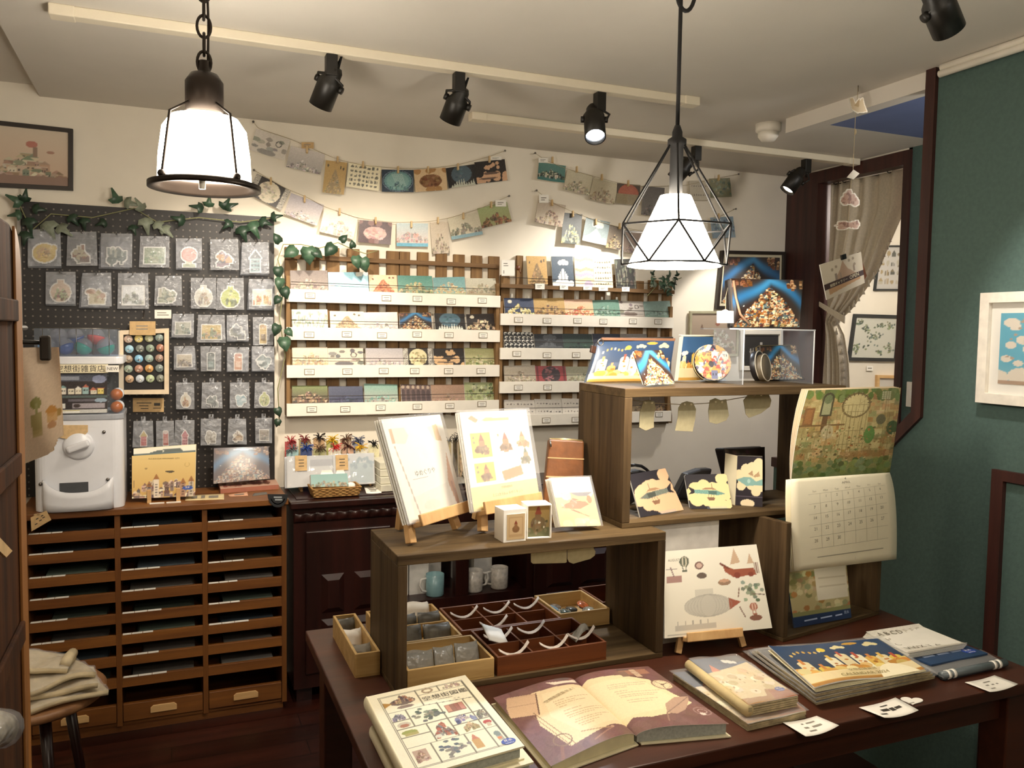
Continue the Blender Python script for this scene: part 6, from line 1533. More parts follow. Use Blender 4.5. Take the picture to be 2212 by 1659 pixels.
for k, (x, y) in enumerate(((243, 700), (830, 650))):
    p = atz(*zp(Z8, x, y+18), KT); 
    t = thing('stand_peg', ['small wooden stand in front of the left letter set', 'small wooden stand in front of the right letter set'][k], 'stand', p, 'wooden stands for the letter sets')
    MB().box(p[0]-.005, p[1], KT, p[0]+.005, p[1]+.06, KT+.008).build('foot', PALEW, t, bevel=.001)
    MB().box(p[0]-.005, p[1], KT+.008, p[0]+.005, p[1]+.01, KT+.045).build('front_peg', PALEV, t, bevel=.001)
# wicker tray
pw = [atz(*zp(Z8, *p), KT+.035) for p in ((300, 690), (722, 660), (735, 640), (290, 650))]
cx, cy = np.mean([p[0] for p in pw]), 3.345
t = thing('wicker_basket', 'small shallow wicker basket on the chest holding a teal printed box', 'basket', (cx, cy, KT))
WICK = wood('wicker', '8a5f34', 'c09a60', 'X', 40, .7, 3, .8)
hw, hd, hh = .087, .05, .032
m = MB()
for lvl in range(6):
    z = KT+.003+lvl*hh/5; e = 1+.02*lvl
    for kx in range(1):
        P = []
        for (sx, sy) in ((-1, -1), (1, -1), (1, 1), (-1, 1)):
            P.append((sx, sy))
        ring = []
        for i in range(4):
            a_, b_ = P[i], P[(i+1) % 4]
            for g in range(14):
                f = g/14; w_ = .0018*(1 if (g+lvl) % 2 else -1)
                ring.append((cx+(a_[0]*(1-f)+b_[0]*f)*(hw*e+w_), cy+(a_[1]*(1-f)+b_[1]*f)*(hd*e+w_), z))
        m.tube(ring, .0034, 6, closed=True)
m.build('woven_side', WICK, t)
MB().box(cx-hw, cy-hd, KT, cx+hw, cy+hd, KT+.003).build('base', WICK, t)
q = quad(lean(3.33, KT+.02, 16), *[zp(Z8, *p) for p in ((320, 575), (632, 562), (645, 672), (325, 680))])
a = banded(60, 22, '8ab4b0', '9ac0b8', ['a89a7c', 'b8ac90', '8a8468', '7a9a94'], 4, .6, 40, .06)
tag(MB().art(q, a, .03).build('printed_box', PRINT), 'teal printed box lying in the wicker basket', 'box')
m = MB()
for (x0, x1) in ((400, 520), (530, 620)):
    p = aty(*zp(Z8, (x0+x1)/2, 560), 3.36); w = (x1-x0)*.2532/1796*3.4/2
    m.prism([p+np.array([-w, 0, -.012]), p+np.array([w, 0, -.012]), p+np.array([w*.6, 0, .012]), p+np.array([-w*.7, 0, .012])], (0, .002, 0))
tag(m.build('tissue_paper', PAPER), 'white tissue paper poking up behind the teal box', 'paper')
p = atz(*zp(Z8, 678, 655), KT+.035)
tag(MB().ball((p[0]-.01, p[1]-.01, KT+.03), .02, 0, 10, (1, .8, .8)).build('tissue_ball', PAPER), 'crumpled white tissue at the right end of the wicker basket', 'paper')
flat_card('white price card lying on the chest right of the wicker basket', [zp(Z8, *p) for p in ((795, 738), (925, 735), (905, 668), (775, 684))], KT, PAPER, lines=[(.2, .6, .68, .08), (.25, .8, .48, .08), (.3, .7, .28, .08)], curl=.003)
for k in range(4):
    x0 = .806+k*.003; 
    m = MB().box(x0, 3.33+k*.02, KT+.002+k*.028, x0+.15, 3.52+k*.012, KT+.028+k*.028, 0).box(x0+.002, 3.332+k*.02, KT+.006+k*.028, x0+.1505, 3.5195+k*.012, KT+.0245+k*.028, 1)
    tag(m.build('white_book', [plain('white_cloth', 'd8d4c0', .7), PAPER], bevel=.001), f'thick white book in the pile behind the left easel, {["lowest", "second from bottom", "third from bottom", "topmost"][k]}', 'book', 'white books on the chest')
r = random.Random(5)
for k in range(3):
    x0 = 1.12+k*.1
    def S(u, v, k=k, x0=x0): return np.array([x0+u*.14, 3.36+v*.16, KT+.012+.01*k+.008*math.sin(u*9+k)*math.sin(v*7)])
    tag(MB().sheet(S, 12, 10, .0015).build('sleeved_print', plain('grey_sleeve', '9a968c', .3, noise=.2, nscale=12)), ['grey sleeved print lying on the chest between the easels', 'grey sleeved print lying behind the right easel', 'grey sleeved print lying beside the brown leather case'][k], 'print', 'sleeved prints on the chest')

# ------------------------------------------------------------------ easels and goods on the lower box
Z9 = (700, 870, 0, 0, 640/2212)
def easel(label, q, z, ledge_h=.02, s0=-.02, s1=1.04, spread=(.12, .88), mat=None, back=.11, leg=.014):
    n = q.n(); u = q.u()/np.linalg.norm(q.u()); v = q.v()/np.linalg.norm(q.v()); mat = mat or PALEV
    t = thing('table_easel', label, 'easel', (q(.5, 0)[0], q(.5, 0)[1], z), 'wooden table easels')
    a, b = q(s0, 0), q(s1, 0)
    # rail under the sheet and its raised lip
    MB().obox((a+b)/2-v*.006+n*.006, (b-a)/2, v*.006, n*.014).obox((a+b)/2+v*(ledge_h/2-.012)+n*.017, (b-a)/2, v*ledge_h/2, n*.004).build('ledge', mat, t, bevel=.002)
    H = np.linalg.norm(q.v())
    for k, s in enumerate(spread):
        top = q(.5+(s-.5)*.45, .92)-n*.02; mid = q(s, 0)-n*.02
        d = mid-top; f = (z+leg*.3-top[2])/d[2]; foot = top+d*f
        d /= np.linalg.norm(d); w = np.cross(d, n); w /= np.linalg.norm(w)
        MB().obox((top+foot)/2, d*np.linalg.norm(foot-top)/2, w*leg*.75, n*leg*.55).build('leg', mat, t, bevel=.0015)
    top = q(.5, .75)-n*.03; nh = np.array([n[0], n[1], 0]); nh /= np.linalg.norm(nh)
    foot = np.array([q(.5, 0)[0], q(.5, 0)[1], z+leg*.3])-nh*back
    d = foot-top; L = np.linalg.norm(d); d /= L; w = np.cross(d, n); w /= np.linalg.norm(w); e = np.cross(w, d)
    MB().obox((top+foot)/2, d*L/2, w*leg*.7, e*leg*.5).build('back_leg', mat, t, bevel=.0015)
    return t
def pack(name, label, cat, q, art, back=2, sleeve=True, extra=None, group=None, mats=None, gap=.0045):
    """flat print in a clear sleeve with more of the same behind it"""
    t = thing(name, label, cat, q(.5, 0), group); n = q.n()
    m = MB().art(q, art, .0015)
    if extra: extra(m, q)
    m.build('print', mats or [PRINT, INK, INKG, PAPER], t)
    for g in range(1, back+1):
        s = -.011*g
        MB().prism([q(s, 0)-n*gap*g, q(1+s*.5, 0)-n*gap*g, q(1+s*.5, 1)-n*gap*g, q(s, 1)-n*gap*g], -n*.002).build('print_behind', PAPER, t)
    if sleeve:
        def S(a_, b_): return q(-.06+a_*1.1, -.01+b_*1.03)+n*(.003+.0015*math.sin(a_*7)*math.sin(b_*5))
        MB().sheet(S, 14, 16, -.0005).build('clear_sleeve', FILM2, t)
    return t
# left easel: paper goods in a tall sleeve
P9 = lambda x, y: zp(Z9, x, y)
pl = base_plane(P9(640, 905), P9(1050, 780), ZB1+.05, 17)
q1 = quad(pl, P9(425, 125), P9(865, 87), P9(1050, 780), P9(640, 905))
a = Art(80, 140, 'fbf6ea'); a.rect(.0, 0, 1, 1, 'faf4e6')
a.poly([(.08, .9), (.32, .9), (.36, .82), (.28, .74), (.08, .76)], 'e0a070'); a.poly([(.7, .88), (.88, .9), (.9, .72), (.78, .74)], 'e4bc84'); a.poly([(.82, .3), (.92, .6), (.92, .04), (.88, .04)], 'dca070'); a.poly([(.86, .3), (.9, .3), (.92, .05), (.88, .04)], 'b87a54')
a.rect(.12, .06, .8, .92, 'fbf4e4', .75); a.poly([(.12, .06), (.8, .06), (.8, .3), (.12, .22)], 'e4dcd0', .5); a.line(.1, .73, .22, .02, .006, 'b8a898'); a.ell(.45, .12, .14, .05, 'e8d8c8', .7); a.grain(.008)
def ex1(m, q):
    h = np.linalg.norm(q.v()); m.text('ゆめぐりや', q(.47, .42), q.u(), q.v(), .066*h, 1)
    n = q.n(); m.prism([q(.24, .39)+n*.0004, q(.5, .39)+n*.0004, q(.5, .394)+n*.0004, q(.24, .394)+n*.0004], -n*.0003, 2)
pack('sleeved_stationery', 'white stationery set in a clear sleeve on the left easel', 'stationery set', q1, a, 3, True, ex1)
easel('wooden easel at the left end of the low box, holding a white stationery set', q1, ZB1, .026, .08, 1.08, (.1, .85))
# right easel: paper kit with yellow band
pl = base_plane(P9(1120, 815), P9(1612, 720), ZB1+.055, 17)
q2 = quad(pl, P9(1012, 72), P9(1510, 52), P9(1612, 722), P9(1120, 815))
a = Art(110, 130, 'fbf8ec'); r = random.Random(7)
def castle(x, y, s, c):
    a.poly([(x-s, y-s*.9), (x+s, y-s*.9), (x+s*.6, y-s*.1), (x-s*.6, y-s*.1)], c[0]); a.rect(x-s*.45, y-s*.2, x+s*.45, y+s*.35, c[1]); a.poly([(x-s*.4, y+s*.35), (x+s*.4, y+s*.35), (x, y+s*1.1)], c[2])
    for _ in range(14): a.ell(x+r.uniform(-s, s), y-s*r.uniform(.3, 1), .02, .018, jit(c[0], r))
CC3 = ['8a6438', 'b87a44', '9a5030']
a.rect(.1, .52, .38, .78, 'e8c84a'); castle(.25, .66, .1, CC3); castle(.6, .66, .1, CC3); castle(.86, .68, .085, ['a8844c', 'c89a5c', 'a8703c'])
a.rect(.1, .28, .38, .47, 'e8c84a'); castle(.26, .37, .08, CC3); a.poly([(.48, .36), (.78, .4), (.8, .3), (.5, .26)], 'c8905c'); castle(.88, .5, .08, ['7a7454', '9a8a5c', '5a6a50'])
a.poly([(.1, .93), (.2, .88), (.25, .91), (.16, .96)], 'c88a5a'); a.poly([(.28, .9), (.35, .93), (.7, .92), (.7, .895), (.33, .895)], 'e0b064')
for x_, y_ in ((.14, .73), (.14, .68), (.5, .74), (.14, .43), (.14, .38)): a.ell(x_, y_, .014, .014, '8a8a5a')
a.rect(0, 0, 1, .235, 'f4e49a')
def ex2(m, q):
    h = np.linalg.norm(q.v()); m.text('空想街雑貨店', q(.52, .185), q.u(), q.v(), .027*h, 1).text('ミニ3次元Box 手作りキット', q(.52, .115), q.u(), q.v(), .036*h, 1)
pack('craft_kit', 'white sheet craft kit with castles and a yellow band on the right easel', 'craft kit', q2, a, 2, True, ex2, mats=[PRINT, plain('ochre_ink', '8a7440', .7), INKG, PAPER])
easel('wooden easel in the middle of the low box, holding the castle craft kit', q2, ZB1, .03, .08, .95, (.2, .85))
# two small white boxes with castle cards
def wbox(fl, fr, hpx, label, windowed, seed):
    A_, B_ = atz(*P9(*fl), ZB1), atz(*P9(*fr), ZB1); u = B_-A_; w = np.linalg.norm(u); u /= w; v = np.array([-u[1], u[0], 0]); h = w*1.32
    t = thing('paper_box', label, 'paper box', A_+u*w/2, 'small white paper boxes')
    a = Art(36, 48, 'c8a878' if not windowed else 'b89050'); r = random.Random(seed)
    if windowed:
        a.grad(0, '8a7a4a', 1, 'c09850')
        a.rect(0, 0, 1, .3, '6a6a44'); a.ell(.5, .4, .34, .25, '7a6440'); a.rect(.36, .3, .62, .7, '8a6a44'); a.poly([(.34, .7), (.66, .7), (.55, .95), (.46, .95)], 'a04a30')
        for _ in range(20): a.ell(r.uniform(.1, .9), r.uniform(.1, .5), .05, .05, jit('7a6a48', r))
        a.ell(.55, .45, .05, .04, 'e8dcc0'); a.ell(.75, .3, .04, .03, 'e8dcc0')
    else:
        a.rect(.1, .1, .9, .88, 'bc9868'); a.rect(.16, .2, .84, .84, 'caa878'); a.ell(.5, .4, .2, .13, '8a6038'); a.rect(.42, .4, .58, .6, '94643c'); a.poly([(.4, .6), (.6, .6), (.5, .75)], '8a3a24')
    if windowed:
        th = .003; m = MB()
        for (a0, a1, c0, c1) in ((0, th, 0, h), (w-th, w, 0, h), (th, w-th, 0, th), (th, w-th, h-th, h)):
            m.obox(A_+u*(a0+a1)/2+v*.025+np.array([0, 0, (c0+c1)/2]), u*(a1-a0)/2, v*.025, (0, 0, (c1-c0)/2))
        m.obox(A_+u*w/2+v*.049+np.array([0, 0, h/2]), u*(w/2-th), v*.001, (0, 0, h/2-th))
        m.build('shell', PAPER, t, bevel=.0008)
        o = A_+v*.008; MB().art(Quad(o+u*th+(0, 0, th), o+u*(w-th)+(0, 0, th), o+u*(w-th)+(0, 0, h-th), o+u*th+(0, 0, h-th)), a, .03).build('picture', PRINT, t)
    else:
        MB().obox(A_+u*w/2+v*.025+np.array([0, 0, h/2]), u*w/2, v*.025, (0, 0, h/2)).build('shell', PAPER, t, bevel=.0008)
        o = A_-v*.0012; MB().art(Quad(o+u*w*.14+(0, 0, h*.08), o+u*w*.93+(0, 0, h*.08), o+u*w*.93+(0, 0, h*.86), o+u*w*.14+(0, 0, h*.86)), a, .0012).build('picture', PRINT, t)
wbox((1338, 1047), (1507, 1030), 0, 'small white paper box with a brown castle card, left of the pair', False, 1)
wbox((1512, 1020), (1697, 1010), 0, 'small white open-fronted box showing a castle scene, right of the pair', True, 2)
# brown leather case and stack of cards in sleeves
LEATH = plain('brown_leather', '7a4a24', .45, noise=.12, nscale=40, bump=.1)
pl = base_plane(P9(1690, 875), P9(1985, 868), ZB1, 10)
q = quad(pl, P9(1728, 285), P9(1990, 300), P9(1985, 868), P9(1672, 868)).move(0, .035, 0); n = q.n()
t = thing('leather_case', 'brown zipped leather case standing behind the dragon cards', 'leather case', q(.5, 0))
MB().prism([q(0, 0), q(1, 0), q(1, 1), q(.0, 1)], -n*.028).build('body', LEATH, t, bevel=.004, bseg=3)
MB().prism([q(0, .75)+n*.001, q(1, .75)+n*.001, q(1, .765)+n*.001, q(0, .765)+n*.001], -n*.002).prism([q(0, .5)+n*.001, q(1, .5)+n*.001, q(1, .52)+n*.001, q(0, .52)+n*.001], -n*.002).build('seam', KRAFT, t)
MB().tube([q(.03, 1.0)-n*.012, q(.5, 1.008)-n*.012, q(.98, 1.0)-n*.012], .004, 8).build('zip', plain('brass_zip', 'a89468', .4, .6), t)
MB().tube([q(.04, 1)-n*.008, q(.02, .96)+n*.004, q(.05, .9)+n*.006], .0022, 6).build('zip_pull', STEEL, t)
pl = base_plane(P9(1762, 950), P9(2075, 925), ZB1+.008, 20)
q = quad(pl, P9(1690, 562), P9(1982, 552), P9(2068, 918), P9(1765, 925)); n = q.n()
a = Art(56, 76, 'f0d890'); a.rect(0, .68, 1, 1, 'fbf8f0'); clouds(a, [(.1, .66, 1), (.3, .62, 1.2), (.85, .66, 1.1), (.95, .72, 1)], 'f6ecd0', .1); a.poly([(.4, .68), (.95, .68), (.8, .6), (.6, .6)], '8a8894')  # white upper part: a blown-out reflection painted into the card art
a.poly([(.12, .38), (.25, .46), (.45, .52), (.75, .5), (.82, .44), (.6, .36), (.35, .36)], 'd87a3a'); a.ell(.85, .54, .06, .08, 'd87a3a'); a.poly([(.35, .5), (.45, .58), (.6, .53)], 'c8682c'); a.line(.35, .34, .75, .2, .008, 'a8683a'); a.line(.4, .34, .6, .26, .006, 'a8683a')
clouds(a, [(.2, .05, 1), (.5, .08, 1.1), (.85, .05, 1)], 'f6e4a8', .12)
pack('card_pack', 'sleeved pack of cards with an orange dragon on clouds, leaning on the leather case', 'card pack', q, a, 4, True, gap=.005)
t = thing('acrylic_stand', 'clear acrylic stand under the dragon cards', 'acrylic stand', q(.5, 0)-n*.02)
b0 = q(.2, 0); MB().obox(q(.5, 0)-n*.03+np.array([0, 0, -.004]), q.u()*.35, np.array([n[0], n[1], 0])*.05, (0, 0, .0015)).obox(q(.5, .02)+n*.006, q.u()*.12, n*.001, q.v()*.035).build('plate', ACRYL, t)
# paper shapes hanging under the two box tops
FEL = plain('felt_paper', 'b0a684', .9, noise=.05, nscale=80)
for k, (P, lb) in enumerate((([(1545, 1095), (1812, 1062), (1812, 1190), (1800, 1196), (1560, 1202), (1546, 1190)], 'beige paper shape hanging under the low box top, left one'), ([(1818, 1064), (2008, 1045), (2012, 1085), (2027, 1110), (2022, 1140), (1990, 1165), (1860, 1202), (1830, 1190), (1818, 1165)], 'beige paper shape hanging under the low box top, right one'))):
    tag(MB().prism([aty(*P9(*p), 1.66)*np.array([1, 1, 1]) if aty(*P9(*p), 1.66)[2] < ZB1-.022 else np.array([aty(*P9(*p), 1.66)[0], 1.66, ZB1-.0215]) for p in P], (0, .0015, 0)).build('hanging_shape', FEL), lb, 'paper shape', 'paper shapes under the low box')

# ------------------------------------------------------------------ trays
ZTR = .733
def tray(label, x0, y0, x1, y1, z0, h, cols, rows, mat, th=.006, uneven=None):
    t = thing('wooden_tray', label, 'tray', ((x0+x1)/2, (y0+y1)/2, z0), 'wooden trays on the table')
    MB().box(x0, y0, z0, x1, y1, z0+.004).build('base', mat, t)
    MB().box(x0, y0, z0+.004, x1, y0+th, z0+h).box(x0, y1-th, z0+.004, x1, y1, z0+h).box(x0, y0+th, z0+.004, x0+th, y1-th, z0+h).box(x1-th, y0+th, z0+.004, x1, y1-th, z0+h).build('rim', mat, t, bevel=.001)
    for c in range(1, cols): x = x0+(x1-x0)*c/cols; MB().box(x-.002, y0+th, z0+.004, x+.002, y1-th, z0+h-.004).build('divider', mat, t)
    for r_ in range(1, rows): y = y0+(y1-y0)*r_/rows; MB().box(x0+th, y-.002, z0+.004, x1-th, y+.002, z0+h-.005).build('divider', mat, t)
    return t
PW2 = wood('tray_pale_wood', 'a8854c', 'cfae74', 'X', 9, .55)
tray('narrow pale wooden tray sticking out left of the low box', .372, 1.765, .428, 2.03, ZT, .053, 1, 1, PW2)
tray('pale wooden tray with bagged charms at the back left inside the low box', .454, 1.79, .628, 2.03, ZTR, .042, 1, 2, PW2)
tray('pale wooden tray with glassine bags at the front left inside the low box', .454, 1.637, .648, 1.786, ZTR, .042, 1, 1, PW2)
tray('red-brown divided tray at the back of the low box', .634, 1.815, .896, 1.99, ZTR, .042, 3, 2, REDW)
tray('red-brown divided tray at the front of the low box', .655, 1.637, .924, 1.812, ZTR, .042, 3, 2, REDW)
tray('pale wooden tray full of round badges at the right inside the low box', .904, 1.84, 1.046, 2.0, ZTR, .042, 1, 1, PW2)
tray('dark tray half hidden at the right end behind the low box', 1.052, 1.89, 1.19, 2.03, ZT, .053, 1, 1, REDW)
r = random.Random(31); k = 0
GLAS = clear('glassine', 'd8d4c8', .5, .25, .4, 40, .8)
for (x0, x1, y, n, lb) in ((.378, .42, 1.99, 3, 'grey packet in the narrow tray, rear'), (.378, .42, 1.91, 3, 'white packet in the narrow tray, middle'), (.378, .42, 1.81, 3, 'crumpled clear packet in the narrow tray, front'),
                    (.47, .54, 2.0, 4, 'white packet at the rear left of the back pale tray'), (.55, .615, 2.005, 4, 'white packet at the rear right of the back pale tray'), (.47, .56, 1.93, 3, 'grey packet in the middle of the back pale tray, left'), (.565, .62, 1.93, 3, 'grey packet in the middle of the back pale tray, right'),
                    (.47, .55, 1.85, 3, 'charm packet in the near row of the back pale tray, left'), (.555, .62, 1.845, 3, 'charm packet in the near row of the back pale tray, right'),
                    (.465, .53, 1.69, 4, 'glassine bag at the left of the front pale tray'), (.535, .58, 1.7, 3, 'folded glassine bag in the middle of the front pale tray'), (.585, .64, 1.705, 3, 'glassine bag at the right of the front pale tray')):
    m = MB()
    for g in range(n):
        dy = g*.006; tl = .35+r.uniform(-.1, .1)
        def S(u, v, dy=dy, tl=tl): return np.array([x0+(x1-x0)*u, y+dy+v*.035*math.sin(tl)+.002*math.sin(u*8+dy*900), (ZTR if x0 > .44 else ZT)+.006+v*(.045+.003*math.sin(u*5+dy*700))*math.cos(tl)])
        m.sheet(S, 8, 4, .0008)
    mat = PAPER if 'white' in lb else (GLAS if 'glassine' in lb or 'clear' in lb else plain('grey_packet', '6a675e', .4, noise=.3, nscale=30))
    tag(m.build('packet', mat), lb, 'packet', 'packets in the pale trays')
for k, (cx, cy, tl) in enumerate(((.676, 1.92, .5), (.765, 1.925, .5), (.85, 1.93, .4), (.72, 1.83, .3), (.7, 1.75, .4), (.79, 1.765, .3), (.70, 1.655, .4), (.80, 1.66, .5), (.885, 1.69, .4))):
    P = [(cx-.035+.075*s, cy-.005+.012*s*s, ZTR+.034+.016*(2*s-1)**2*(1+.4*s)) for s in np.linspace(0, 1, 9)]
    m = MB()
    for i in range(3): m.tube([np.array(p)+np.array([0, .0025*i, .001*i]) for p in P], .0016, 6)
    tag(m.build('ribbon_strap', plain('white_ribbon', 'd8ccc0', .7)), f'white cord strap in a red-brown tray cell, {["back row left", "back row middle", "back row right", "edge of the back tray front row", "front tray back row left", "front tray back row middle", "front tray front row left", "front tray front row middle", "front tray front row right"][k]}', 'strap', 'straps in the divided trays')
def S(u, v): return np.array([.674+u*.045, 1.735+v*.05-.01*u, ZTR+.03+.02*v+.015*(1-u)])
tag(MB().sheet(S, 5, 5, .004).build('paper_bundle', PAPER), 'fan of white papers in the back left cell of the front divided tray', 'papers')
def S(u, v): return np.array([.868+u*.05, 1.68+v*.05+.03*u, ZTR+.032+.028*math.sin(u*2.2)*math.sin(math.pi*min(v+.2, 1))])
tag(MB().sheet(S, 10, 8, .0008).build('clear_packet', GLAS), 'crinkled clear packet at the right end of the front divided tray', 'packet')
BCOL = ['5a94cc', 'c8b0a0', 'b89a4a', 'd0d0c8', '8ab0a4', '4a5a54', 'a07a4a', '9a9a8c', '6a8a9a', 'c8c0ac', '3a3c3a', 'c86a3a', 'b8c0b0', '7a6a5a']
for k, c in enumerate(BCOL):
    x = .922+(k % 4)*.031+r.uniform(-.006, .006); y = 1.862+(k//4)*.034+r.uniform(-.006, .006); z = ZTR+.012+(k % 3)*.007
    ax = np.array([r.uniform(-.3, .3), r.uniform(-.5, .1), 1])
    t = thing('round_badge', f'{["bright blue", "pinkish", "mustard", "pale grey", "pale green", "dark green", "ochre", "grey", "blue-grey", "cream", "black", "orange", "pale sage", "brown"][k]} round badge in the badge tray', 'badge', (x, y, z), 'round badges in the tray')
    rad = .021 if k in (0, 4) else .0165
    MB().lathe([(0, -.003), (rad*.9, -.003), (rad, -.001), (rad, .001), (rad*.85, .0035), (rad*.4, .0052), (0, .0056)], (x, y, z), ax, 24).build('face', plain('badge_'+c, c, .15, noise=.35 if k % 2 else .1, nscale=90, coat=.6), t)
    MB().lathe([(rad*.95, -.0045), (rad*.7, -.0045), (rad*.7, -.003), (rad*.95, -.003), (rad*.95, -.0045)], (x, y, z), ax, 20).build('backing', STEEL, t)
for k in range(3):
    tag(MB().ball((1.075+k*.03, 1.93+k*.012, ZT+.025), .012, seg=14, sq=(1.2, .8, .8)).build('metal_charm', plain('polished_metal', 'b8b8b8', .15, .9)), f'shiny metal charm in the dark tray, {["left", "middle", "right"][k]} of three', 'charm', 'metal charms in the dark tray')
# ------------------------------------------------------------------ goods on the upper box
ZU = ZB2
Z10 = (1240, 580, 0, 0, 560/2212)
P10 = lambda x, y: zp(Z10, x, y)
def puffy(q, a, name, mats, parent, depth=.012, puff=.006, edge=(.12, .1, .09), rim=True):
    """soft printed pouch: bulging front and back joined round the rim"""
    n = q.n()
    class F_:
        flat = False
        def __call__(s, u, v): return q(u, v)+n*(puff*math.sin(math.pi*u)**.5*math.sin(math.pi*v)**.5)
        def grid(s, u, v): return q.grid(u, v)+n*(puff*(np.sin(np.pi*np.clip(u, 0, 1)).clip(0)**.5*np.sin(np.pi*v).clip(0)**.5))[:, None]
    m = MB().art(F_(), a, depth, 0, edge)
    return m.build(name, mats, parent)
NAVY = plain('navy_leather', '2a4468', .4); BROWNL = plain('tan_leather', '8a6248', .5, bump=.05); BLKL = plain('black_leather', '1c1819', .4, bump=.05)
def party(w, h, seed, txt=True, low=.28):
    a = Art(w, h, '2a3a58'); r = random.Random(seed); a.grad(0, '24344e', 1, '34507a')
    for k in range(7): a.ell(.1+k*.045, .72+.05*math.sin(k*.9)+k*.018, .012, .02*w/h, r.choice(['f0e8c8', 'e8c060', 'd8a84a']))
    a.ell(.4, .82, .035, .035*w/h, 'f0d040'); clouds(a, [(.52, .84, .8), (.56, .86, 1), (.6, .84, .8), (.82, .84, .9), (.86, .87, 1.2), (.9, .84, .9)], 'f0e0a4', .03)
    a.ell(.7, .92, .07, .022*w/h, 'e0a840')
    X = [.12, .24, .38, .5, .62, .72, .82, .92]; H = [.62, .45, .66, .74, .68, .6, .6, .55]
    for k, (x_, hh) in enumerate(zip(X, H)):
        c = r.choice(['e8c84a', 'e8b84a', 'f0dc90', 'e8d8a8', 'd8942c', 'f4ecc8']); 
        a.rect(x_-.052, .1, x_+.052, hh-.12, c); a.ell(x_, hh-.12, .052, .06, c); a.rect(x_-.014, hh-.14, x_+.014, hh, r.choice(['d8843c', 'c8503a', 'e8b84a']))
        for j in range(3): a.ell(x_+r.uniform(-.03, .03), r.uniform(.3, hh-.15), .016, .02, jit('c87a2c', r))
    for k in range(26): x_ = r.random(); a.ell(x_, low+r.uniform(-.02, .09), .05, .07, jit(r.choice(['e0a040', 'e8c870', 'f0dca0', 'd8903a']), r, .06))
    a.rect(0, 0, 1, low, 'f0dca8'); a.rect(0, 0, 1, .07, 'd09a40')
    for k in range(20): a.rect(r.random(), .07, r.random(), low*.9, jit('ecd49c', r, .04), .3)
    return a
pl = base_plane(P10(108, 968), P10(820, 962), ZU, 14)
q = quad(pl, P10(212, 600), P10(862, 585), P10(806, 962), P10(106, 968)); n = q.n()
t = thing('zip_pouch', 'wide navy zip pouch printed with a golden night town, left on the upper box', 'pouch', q(.5, 0))
puffy(q.sub(0, 0, 1, .93), party(110, 70, 3, low=.14), 'pouch_body', [GLOSS], t, .016, .008, (.05, .08, .15))
MB().obox(q(.52, .965)-n*.004, q.u()*.46, q.v()*.035, n*.006).build('zip_band', BROWNL, t, bevel=.002)
MB().tube([q(.06, .99)-n*.004, q(.98, .99)-n*.004], .003, 8).build('zip', STEEL, t)
m = MB(); ring = [q(.02, .96)+n*.004+np.array([.008*math.cos(w), 0, .008*math.sin(w)-.006]) for w in np.linspace(0, 6.28, 16, endpoint=False)]
m.tube(ring, .0018, 6, closed=True).build('ring', STEEL, t)
pt = aty(*P10(162, 690), q(.0, .8)[1]-.006); MB().obox(pt, (.008, .002, -.002), (0, .005, 0), (.002, 0, .0095)).build('leather_tab', plain('dark_brown_leather', '4a2e22', .5), t, bevel=.002)
pl = base_plane(P10(600, 1003), P10(865, 988), ZU+.003, 22)
q = quad(pl, P10(500, 705), P10(752, 695), P10(866, 984), P10(602, 1000))
t = thing('square_coaster', 'square glossy tile with a blue-topped bright town, leaning in front of the navy pouch', 'coaster', q(.5, 0))
a = hero(60, 64, 31, 1.35, 170); a.M = np.ones((64, 60), bool)
for (cx_, cy_) in ((0, 0), (1, 0), (1, 1), (0, 1)):
    X_, Y_ = np.meshgrid(a.X, a.Y); kx = abs(X_-cx_) < .09; ky = abs(Y_-cy_) < .085
    a.M &= ~(kx & ky & (((abs(X_-cx_)-.09)/.09)**2+((abs(Y_-cy_)-.085)/.085)**2 > 1))
MB().art(q, a, .004, 0, (.8, .75, .62)).build('tile', GLOSS, t)
st = thing('acrylic_stand', 'clear acrylic stand under the square tile', 'acrylic stand', q(.5, 0)); n = q.n()
MB().obox(q(.45, .03)+n*.004, q.u()*.28, q.v()*.04, n*.001).obox(q(.45, -.012)-n*.01, q.u()*.3, n*.02, (0, 0, .001)).obox(q(.45, .3)-n*.012, q.u()*.28, q.v()*.3, n*.001).build('holder', ACRYL, st)
pl = (atz(*P10(975, 955), ZU), lean(0, 0, 6, -4)[1])
q = quad(pl, P10(955, 575), P10(1207, 578), P10(1215, 952), P10(908, 958)).move(0, .012, .0); n = q.n()
t = thing('card_case', 'tall open-topped navy case printed with a golden town, behind the round case', 'case', q(.5, 0))
a = party(48, 72, 6); a.rect(0, .62, 1, 1, '3a6496'); clouds(a, [(.1, .6, 1.5), (.16, .62, 1.2)], 'f0ece0', .05)
MB().art(q, a, .022, 0, (.75, .7, .6)).build('shell', GLOSS, t)
m = MB(); rim = [q(0, 1)+n*.001, q(1, 1)+n*.001, q(1, 1.03)-n*.024, q(0, 1.03)-n*.024]
m.tube(rim, .0022, 6, closed=True).build('rim', CREAM, t)
MB().prism([q(.06, 1.0)-n*.004, q(.94, 1.0)-n*.004, q(.94, 1.02)-n*.02, q(.06, 1.02)-n*.02], (0, 0, .0012)).build('lining', BROWNL, t)
